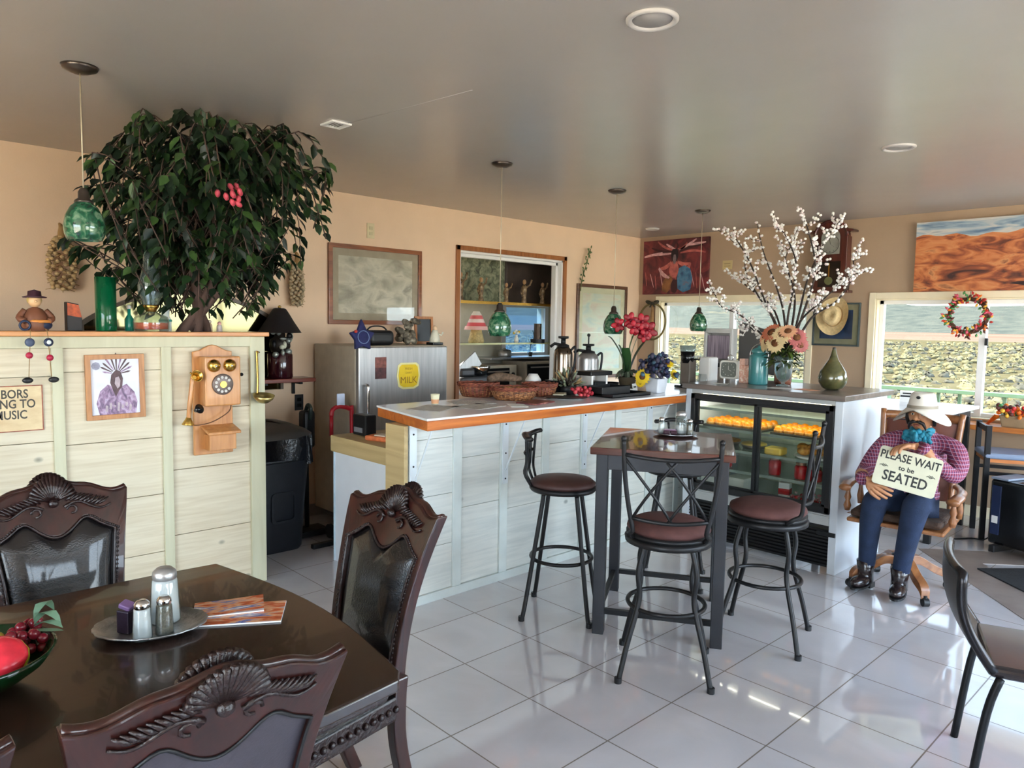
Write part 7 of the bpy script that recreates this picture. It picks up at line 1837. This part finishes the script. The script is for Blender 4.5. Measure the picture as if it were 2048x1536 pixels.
# ================================================================== SEATED COWBOY FIGURE
t = thing('cowboy_figure', 'seated cowboy dummy in white hat, plaid shirt and jeans', 'mannequin', (.60, 2.50, 0))
m_plaid = None
def plaid():
    mt = bpy.data.materials.new('plaid_shirt_cloth'); mt.use_nodes = True
    tr = mt.node_tree; b_ = tr.nodes['Principled BSDF']; b_.inputs['Roughness'].default_value = .8
    tcn = tr.nodes.new('ShaderNodeTexCoord'); sp_ = tr.nodes.new('ShaderNodeSeparateXYZ'); tr.links.new(tcn.outputs['Object'], sp_.inputs[0])
    def stripes(sock, freq, thr, mixin=None):
        m1_ = tr.nodes.new('ShaderNodeMath'); m1_.operation = 'MULTIPLY'; m1_.inputs[1].default_value = freq; tr.links.new(sock, m1_.inputs[0])
        m2_ = tr.nodes.new('ShaderNodeMath'); m2_.operation = 'FRACT'; tr.links.new(m1_.outputs[0], m2_.inputs[0])
        m3_ = tr.nodes.new('ShaderNodeMath'); m3_.operation = 'LESS_THAN'; m3_.inputs[1].default_value = thr; tr.links.new(m2_.outputs[0], m3_.inputs[0]); return m3_.outputs[0]
    ad = tr.nodes.new('ShaderNodeMath'); ad.operation = 'ADD'; tr.links.new(sp_.outputs[0], ad.inputs[0]); tr.links.new(sp_.outputs[1], ad.inputs[1])
    base = lin((108, 36, 66)); cur = None
    for (sock, fr_, th_, c_, f_) in ((sp_.outputs[2], 52, .45, (66, 40, 84), .75), (ad.outputs[0], 52, .45, (150, 54, 78), .7), (sp_.outputs[2], 52, .13, (206, 176, 198), .6), (ad.outputs[0], 52, .12, (206, 176, 198), .6)):
        s_ = stripes(sock, fr_, th_); mx_ = tr.nodes.new('ShaderNodeMix'); mx_.data_type = 'RGBA'
        mu = tr.nodes.new('ShaderNodeMath'); mu.operation = 'MULTIPLY'; mu.inputs[1].default_value = f_; tr.links.new(s_, mu.inputs[0]); tr.links.new(mu.outputs[0], mx_.inputs[0])
        if cur is None: mx_.inputs[6].default_value = base
        else: tr.links.new(cur, mx_.inputs[6])
        mx_.inputs[7].default_value = lin(c_); cur = mx_.outputs[2]
    tr.links.new(cur, b_.inputs['Base Color']); return mt
m_plaid = plaid()
m_jean = mat('dark_blue_denim', (28, 42, 68), .85, var=.25, scale=14, bump=.3, bscale=160)
m_skin = mat('carved_wood_skin', (176, 122, 84), .5, var=.12, scale=14)
def skin(name, verts, edges, radii, mats_fn, parent, sub=2, root=0, smooth_iter=0):
    me = bpy.data.meshes.new(name); me.from_pydata([tuple(v) for v in verts], edges, []); o = bpy.data.objects.new(name, me); COL.objects.link(o)
    sk = o.modifiers.new('s', 'SKIN'); sk.use_smooth_shade = True
    lay = me.skin_vertices[0].data
    for i, r in enumerate(radii): lay[i].radius = (r, r) if not isinstance(r, tuple) else r; lay[i].use_root = (i == root)
    sb_ = o.modifiers.new('u', 'SUBSURF'); sb_.levels = sub; sb_.render_levels = sub
    bpy.context.view_layer.update()
    dg = bpy.context.evaluated_depsgraph_get(); m2 = bpy.data.meshes.new_from_object(o.evaluated_get(dg))
    bpy.data.objects.remove(o)
    m2.materials.clear(); mlist = []
    for p_ in m2.polygons:
        mm_ = mats_fn(p_.center)
        if mm_ not in mlist: mlist.append(mm_); m2.materials.append(mm_)
        p_.material_index = mlist.index(mm_); p_.use_smooth = True
    o2 = bpy.data.objects.new(name, m2); COL.objects.link(o2); o2.parent = parent
    return o2
V = [(-.02, .09, .52), (-.015, .10, .64), (0, .09, .76), (.005, .075, .86), (.01, .06, .92), (.012, .045, .965), (.015, .03, 1.0),      # 0-6 spine, neck, head base
     (-.085, .08, .885), (-.17, .06, .865), (-.225, -.0, .77), (-.245, -.07, .685), (-.22, -.19, .678), (-.178, -.272, .668),             # 7-12 right arm (viewer's left)
     (.10, .08, .885), (.185, .06, .865), (.225, .0, .775), (.225, -.08, .715), (.150, -.155, .80), (.088, -.205, .884),                    # 13-18 left arm
     (-.09, .04, .50), (-.12, -.08, .535), (-.135, -.20, .555), (-.155, -.195, .40), (-.175, -.155, .24), (-.185, -.13, .12),           # 19-24 right leg
     (.06, .04, .50), (.075, -.08, .54), (.085, -.21, .575), (.055, -.20, .41), (.02, -.16, .25), (.0, -.135, .12)]                      # 25-30 left leg
E_ = [(0, 1), (1, 2), (2, 3), (3, 4), (4, 5), (5, 6), (3, 7), (7, 8), (8, 9), (9, 10), (10, 11), (11, 12), (3, 13), (13, 14), (14, 15), (15, 16), (16, 17), (17, 18), (0, 19), (19, 20), (20, 21), (21, 22), (22, 23), (23, 24), (0, 25), (25, 26), (26, 27), (27, 28), (28, 29), (29, 30)]
Rr = [(.13, .10), (.13, .095), (.145, .10), (.12, .085), (.06, .055), .045, .04, (.062, .062), .058, .052, .048, .040, .026, (.062, .062), .058, .052, .048, .040, .026, .085, .082, .078, .062, .052, .048, .085, .082, .078, .062, .052, .048]
def bodymat(c):
    if c.z > .935: return m_skin
    if c.z < .60 and not (c.x < -.17 and c.z > .59 and c.y < -.1): 
        if c.z > .575 and c.y > -.02: return m_plaid
        return m_jean
    if c.y < -.185 and (c.x < -.12 and c.z > .60 or c.x > .04 and c.z > .80): return m_skin
    if c.z < .645 and c.y < -.12 and -.12 < c.x < .18: return m_jean
    return m_plaid
body = skin('body', V, E_, Rr, bodymat, t)
Vv = Vector
def hand(w0, d, s, n, curls, k_=1.1, side=1):
    """one continuous hand: wrist, palm, four fingers of different length and a thumb leaving the side of the palm"""
    d = Vv(d).normalized(); n = Vv(n); n = (n - d * n.dot(d)).normalized(); s = Vv(s); s = (s - d * s.dot(d) - n * s.dot(n)).normalized(); w0 = Vv(w0)
    vs = [w0, w0 + d * .034 * k_]; es = [(0, 1)]; rs = [(.021 * k_, .017 * k_), (.023 * k_, .016 * k_)]
    for k in range(4):
        L_ = (.92, 1.0, .95, .76)[k]
        p_ = w0 + d * (.074, .078, .074, .066)[k] * k_ + s * (.029 - .0195 * k) * k_
        i0 = len(vs); vs.append(p_); rs.append(.0115 * k_); es.append((1, i0))
        for j, ln in enumerate((.036, .024, .018)):
            c_ = sum(curls[:j + 1]) + .05 * k; p_ = p_ + (d * math.cos(c_) + n * math.sin(c_) + s * (.10 - .07 * k)) * ln * L_ * k_
            vs.append(p_); rs.append((.0092, .0085, .0068)[j] * k_); es.append((len(vs) - 2, len(vs) - 1))
    p_ = w0 + d * .030 * k_ + s * .030 * k_; i0 = len(vs); vs.append(p_); rs.append(.0125 * k_); es.append((0, i0))
    for j, (a_, ln) in enumerate(((.75, .030), (.45, .024))):
        p_ = p_ + (d * math.cos(a_) + s * math.sin(a_) + n * .35).normalized() * ln * k_; vs.append(p_); rs.append((.0105, .008)[j] * k_); es.append((len(vs) - 2, len(vs) - 1))
    return skin('hand', vs, es, rs, lambda c: m_skin, t, 2)
hand((-.172, -.283, .668), (.86, -.02, -.50), (.5, 0, .86), (0, 1, -.15), (.25, .35, .4))
hand((.085, -.215, .886), (-.86, -.48, -.02), (-.45, .85, .1), (-.1, -.25, -.95), (.35, .55, .45))
# head
hc = Vv((.018, .0, 1.035))
hd = MB()
def headf(u, v):
    a = u * 2 * PI; e = (v - .5) * PI; x = math.cos(e) * math.sin(a); y = -math.cos(e) * math.cos(a); z = math.sin(e)
    jaw = 1 - .20 * max(0, -z) ; r = Vv((x * .066 * jaw, y * .080 * (1 - .08 * max(0, -z)), z * .094))
    if y < 0:
        f_ = max(0, -y)
        r.y -= .006 * math.exp(-((z + .62) / .2) ** 2) * f_ * math.exp(-(x / .35) ** 2)       # chin
        r.y -= .005 * math.exp(-((z - .28) / .09) ** 2) * f_                                      # brow
        r.y += .007 * math.exp(-((z - .08) / .10) ** 2) * math.exp(-((abs(x) - .36) / .16) ** 2)  # eye sockets
        r.y -= .004 * math.exp(-((z + .15) / .2) ** 2) * math.exp(-((abs(x) - .5) / .2) ** 2)     # cheeks
    return hc + r
hd.grid(headf, 36, 28)
hd.tube([hc + Vv((0, -.077, .022)), hc + Vv((0, -.088, .005)), hc + Vv((0, -.098, -.014)), hc + Vv((0, -.088, -.024))], [.007, .010, .014, .008], 8)
for q in (-1, 1): hd.sph(hc + Vv((q * .011, -.086, -.018)), .008, 8, 6)
for q in (-1, 1): hd.sph(hc + Vv((q * .067, .005, -.002)), (.008, .014, .021), 10, 8)
hdo = obj('head', hd, m_skin, t)
b = MB()
for q in (-1, 1): b.sph(hc + Vv((q * .025, -.068, .010)), (.011, .008, .007), 10, 8)
ey = obj('eyes', b, mat('eye_white', (226, 220, 206), .3), hdo)
b = MB()
for q in (-1, 1): b.sph(hc + Vv((q * .025, -.0745, .010)), (.005, .003, .005), 8, 6)
obj('pupils', b, m_blackg, ey)
b = MB()
for q in (-1, 1): b.tube([hc + Vv((q * .009, -.083, .026)), hc + Vv((q * .026, -.080, .032)), hc + Vv((q * .044, -.068, .026))], [.004, .005, .002], 6)
obj('eyebrows', b, mat('black_hair', (24, 18, 16), .6), hdo)
b = MB()
for q in (-1, 1): b.tube([hc + Vv((0, -.090, -.030)), hc + Vv((q * .016, -.091, -.030)), hc + Vv((q * .033, -.080, -.040)), hc + Vv((q * .042, -.070, -.062)), hc + Vv((q * .043, -.062, -.078))], [.008, .010, .010, .007, .003], 8)
obj('moustache', b, mat('black_hair', (24, 18, 16), .6), hdo)
obj('mouth', MB().sph(hc + Vv((0, -.082, -.050)), (.016, .005, .005), 10, 6), mat('lip_brown', (128, 62, 50), .5), hdo)
b = MB(); b.lathe([(.070, -.05), (.075, .0), (.072, .05), (0, .07)], hc + Vv((0, .014, 0)), 24, None, True, .98, 1.08, math.radians(-20), math.radians(200))
for q in (-1, 1): b.tube([hc + Vv((q * .066, -.02, .03)), hc + Vv((q * .071, -.012, -.02)), hc + Vv((q * .068, .0, -.055))], [.010, .012, .008], 6)
obj('hair', b, mat('black_hair', (24, 18, 16), .6), hdo)
# cowboy hat
ht = MB(); hz0 = hc + Vv((0, .006, .042))
def cow(off_):
    def f(u, v):
        a = u * 2 * PI; ca, sa = math.cos(a), math.sin(a)
        if v < .5:
            k = v / .5; r = .145 + (.074 - .145) * k; ry = .150 + (.088 - .150) * k
            q = (1 - k)
            z = .030 * q ** 1.5 * abs(ca) ** 2.2 * 1.0 - .052 * q * abs(ca) ** 1.0 * .0 - .045 * q * q * (1 - abs(sa)) + .0
            # sides droop forward, front dips
            z = -.085 * q ** 1.2 * abs(ca) ** 1.3 - .004 * q * max(0, -sa)
            return hz0 + Vv((r * ca, ry * sa, z + off_))
        k = (v - .5) / .5
        if k < .62: kk = k / .62; r = .076 - .014 * kk; ry = .088 - .018 * kk; z = .076 * kk
        else: kk = (k - .62) / .38; r = .062 * (1 - kk); ry = .070 * (1 - kk); z = .076 + .016 * math.sin(min(1, kk * 1.6) * PI) - .010 * kk
        return hz0 + Vv((r * ca, ry * sa, z + off_))
    return f
ht.grid(cow(0), 48, 26).grid(cow(-.004), 48, 26)
hto = obj('hat', ht, mat('ivory_felt', (214, 208, 196), .8, var=.06), t)
obj('hat_band', MB().lathe([(.079, .0), (.0765, .016)], hz0, 36, None, True, 1, 1.15), mat('grey_band', (150, 140, 124), .6), hto)
obj('hat_emblem', MB().sph(hz0 + Vv((0, -.082, .062)), (.012, .006, .009), 10, 6), m_black, hto)
# bandana
b = MB(); rnd.seed(91)
b.lathe([(.05, -.01), (.066, .0), (.068, .018), (.052, .03)], Vv((.012, .035, .935)), 28)
for i in range(46):
    x_ = rnd.uniform(-.075, .075); b.sph((.015 + x_, -.055 + .25 * abs(x_) + rnd.uniform(-.008, .008), .915 + rnd.uniform(-.028, .034) * (1 - abs(x_) * 4)), (.018, .012, .015), 8, 6, (rnd.random(), rnd.random() * 2, 0))
b.sph((.015, -.072, .918), (.012, .012, .03))
obj('bandana', b, mat('turquoise_bandana', (30, 118, 140), .6, var=.35, scale=50), t)
# cuffs, belt, boots
b = MB(); b.tube([(-.20, -.235, .674), (-.180, -.272, .669)], [.038, .035], 14); obj('cuff', b, m_plaid, t)
b = MB(); b.tube([(.104, -.190, .866), (.088, -.207, .884)], [.036, .033], 14); obj('cuff', b, m_plaid, t)
for q, (x, y) in enumerate(((-.187, -.135), (.0, -.14))):
    b = MB(); yaw_ = (-.12, .18)[q]
    b.T = Matrix.Translation((x, y, .062)) @ Matrix.Rotation(yaw_, 4, 'Z') @ Matrix.Rotation(.05, 4, 'X')
    b.lathe([(.0, -.01), (.045, -.01), (.044, .05), (.050, .11), (.046, .112), (0, .10)], (0, 0, 0), 20)
    b.sph((0, -.055, .0), (.042, .085, .036), 16, 10); b.sph((0, -.005, .015), (.042, .05, .045), 14, 10)
    bo = obj('boot', b, mat('black_boot_leather', (34, 24, 24), .25, var=.25, coat=.4), t)
    b = MB(); b.T = Matrix.Translation((x, y, .062)) @ Matrix.Rotation(yaw_, 4, 'Z') @ Matrix.Rotation(.05, 4, 'X')
    b.prism([(.040 * math.cos(a * PI / 8), -.055 + .088 * math.sin(a * PI / 8)) for a in range(16)], .012, TR((0, 0, -.036))).bb(-.036, .036, -.01, .045, -.052, -.024)
    obj('sole', b, m_black, bo)
obj('belt_buckle', MB().box((-.16, -.075, .60), (.035, .012, .03), (.2, 0, .5)), m_chrome, t)
# the sign they hold
t = thing('please_wait_sign', 'cream sign reading PLEASE WAIT to be SEATED held by the cowboy', 'sign', (.637, 2.255, .745), 0, rot=(math.radians(-12), math.radians(10.5), math.radians(14)))
sg = rr(.155, .108, .018)
obj('sign_board', MB().prism(sg, .006, YF(0, 0, 0)), mat('aged_cream_board', (206, 202, 176), .5, var=.08, scale=8), t, .001)
b = MB(); m_ink = mat('black_lettering', (30, 30, 28), .5)
b.text('PLEASE WAIT', .062, YF(0, -.0062, .062), .0003, .0012, .80).text('to be', .036, YF(-.005, -.0062, .008), .0003, .001, 1.0).text('SEATED', .078, YF(0, -.0062, -.050), .0003, .0016, .82)
obj('lettering', b, m_ink, t)
b = MB()
for q in (-1, 1):
    b.tube([Vv((q * .115 + .012 * math.cos(a), -.007, .005 + .006 * math.sin(a * 2))) for a in range(7)], .0012, 4)
    b.tube([Vv((q * (.095 + .006 * a), -.007, .0 + .004 * math.sin(a * 1.4))) for a in range(8)], .0015, 4)
obj('flourish', b, m_ink, t)
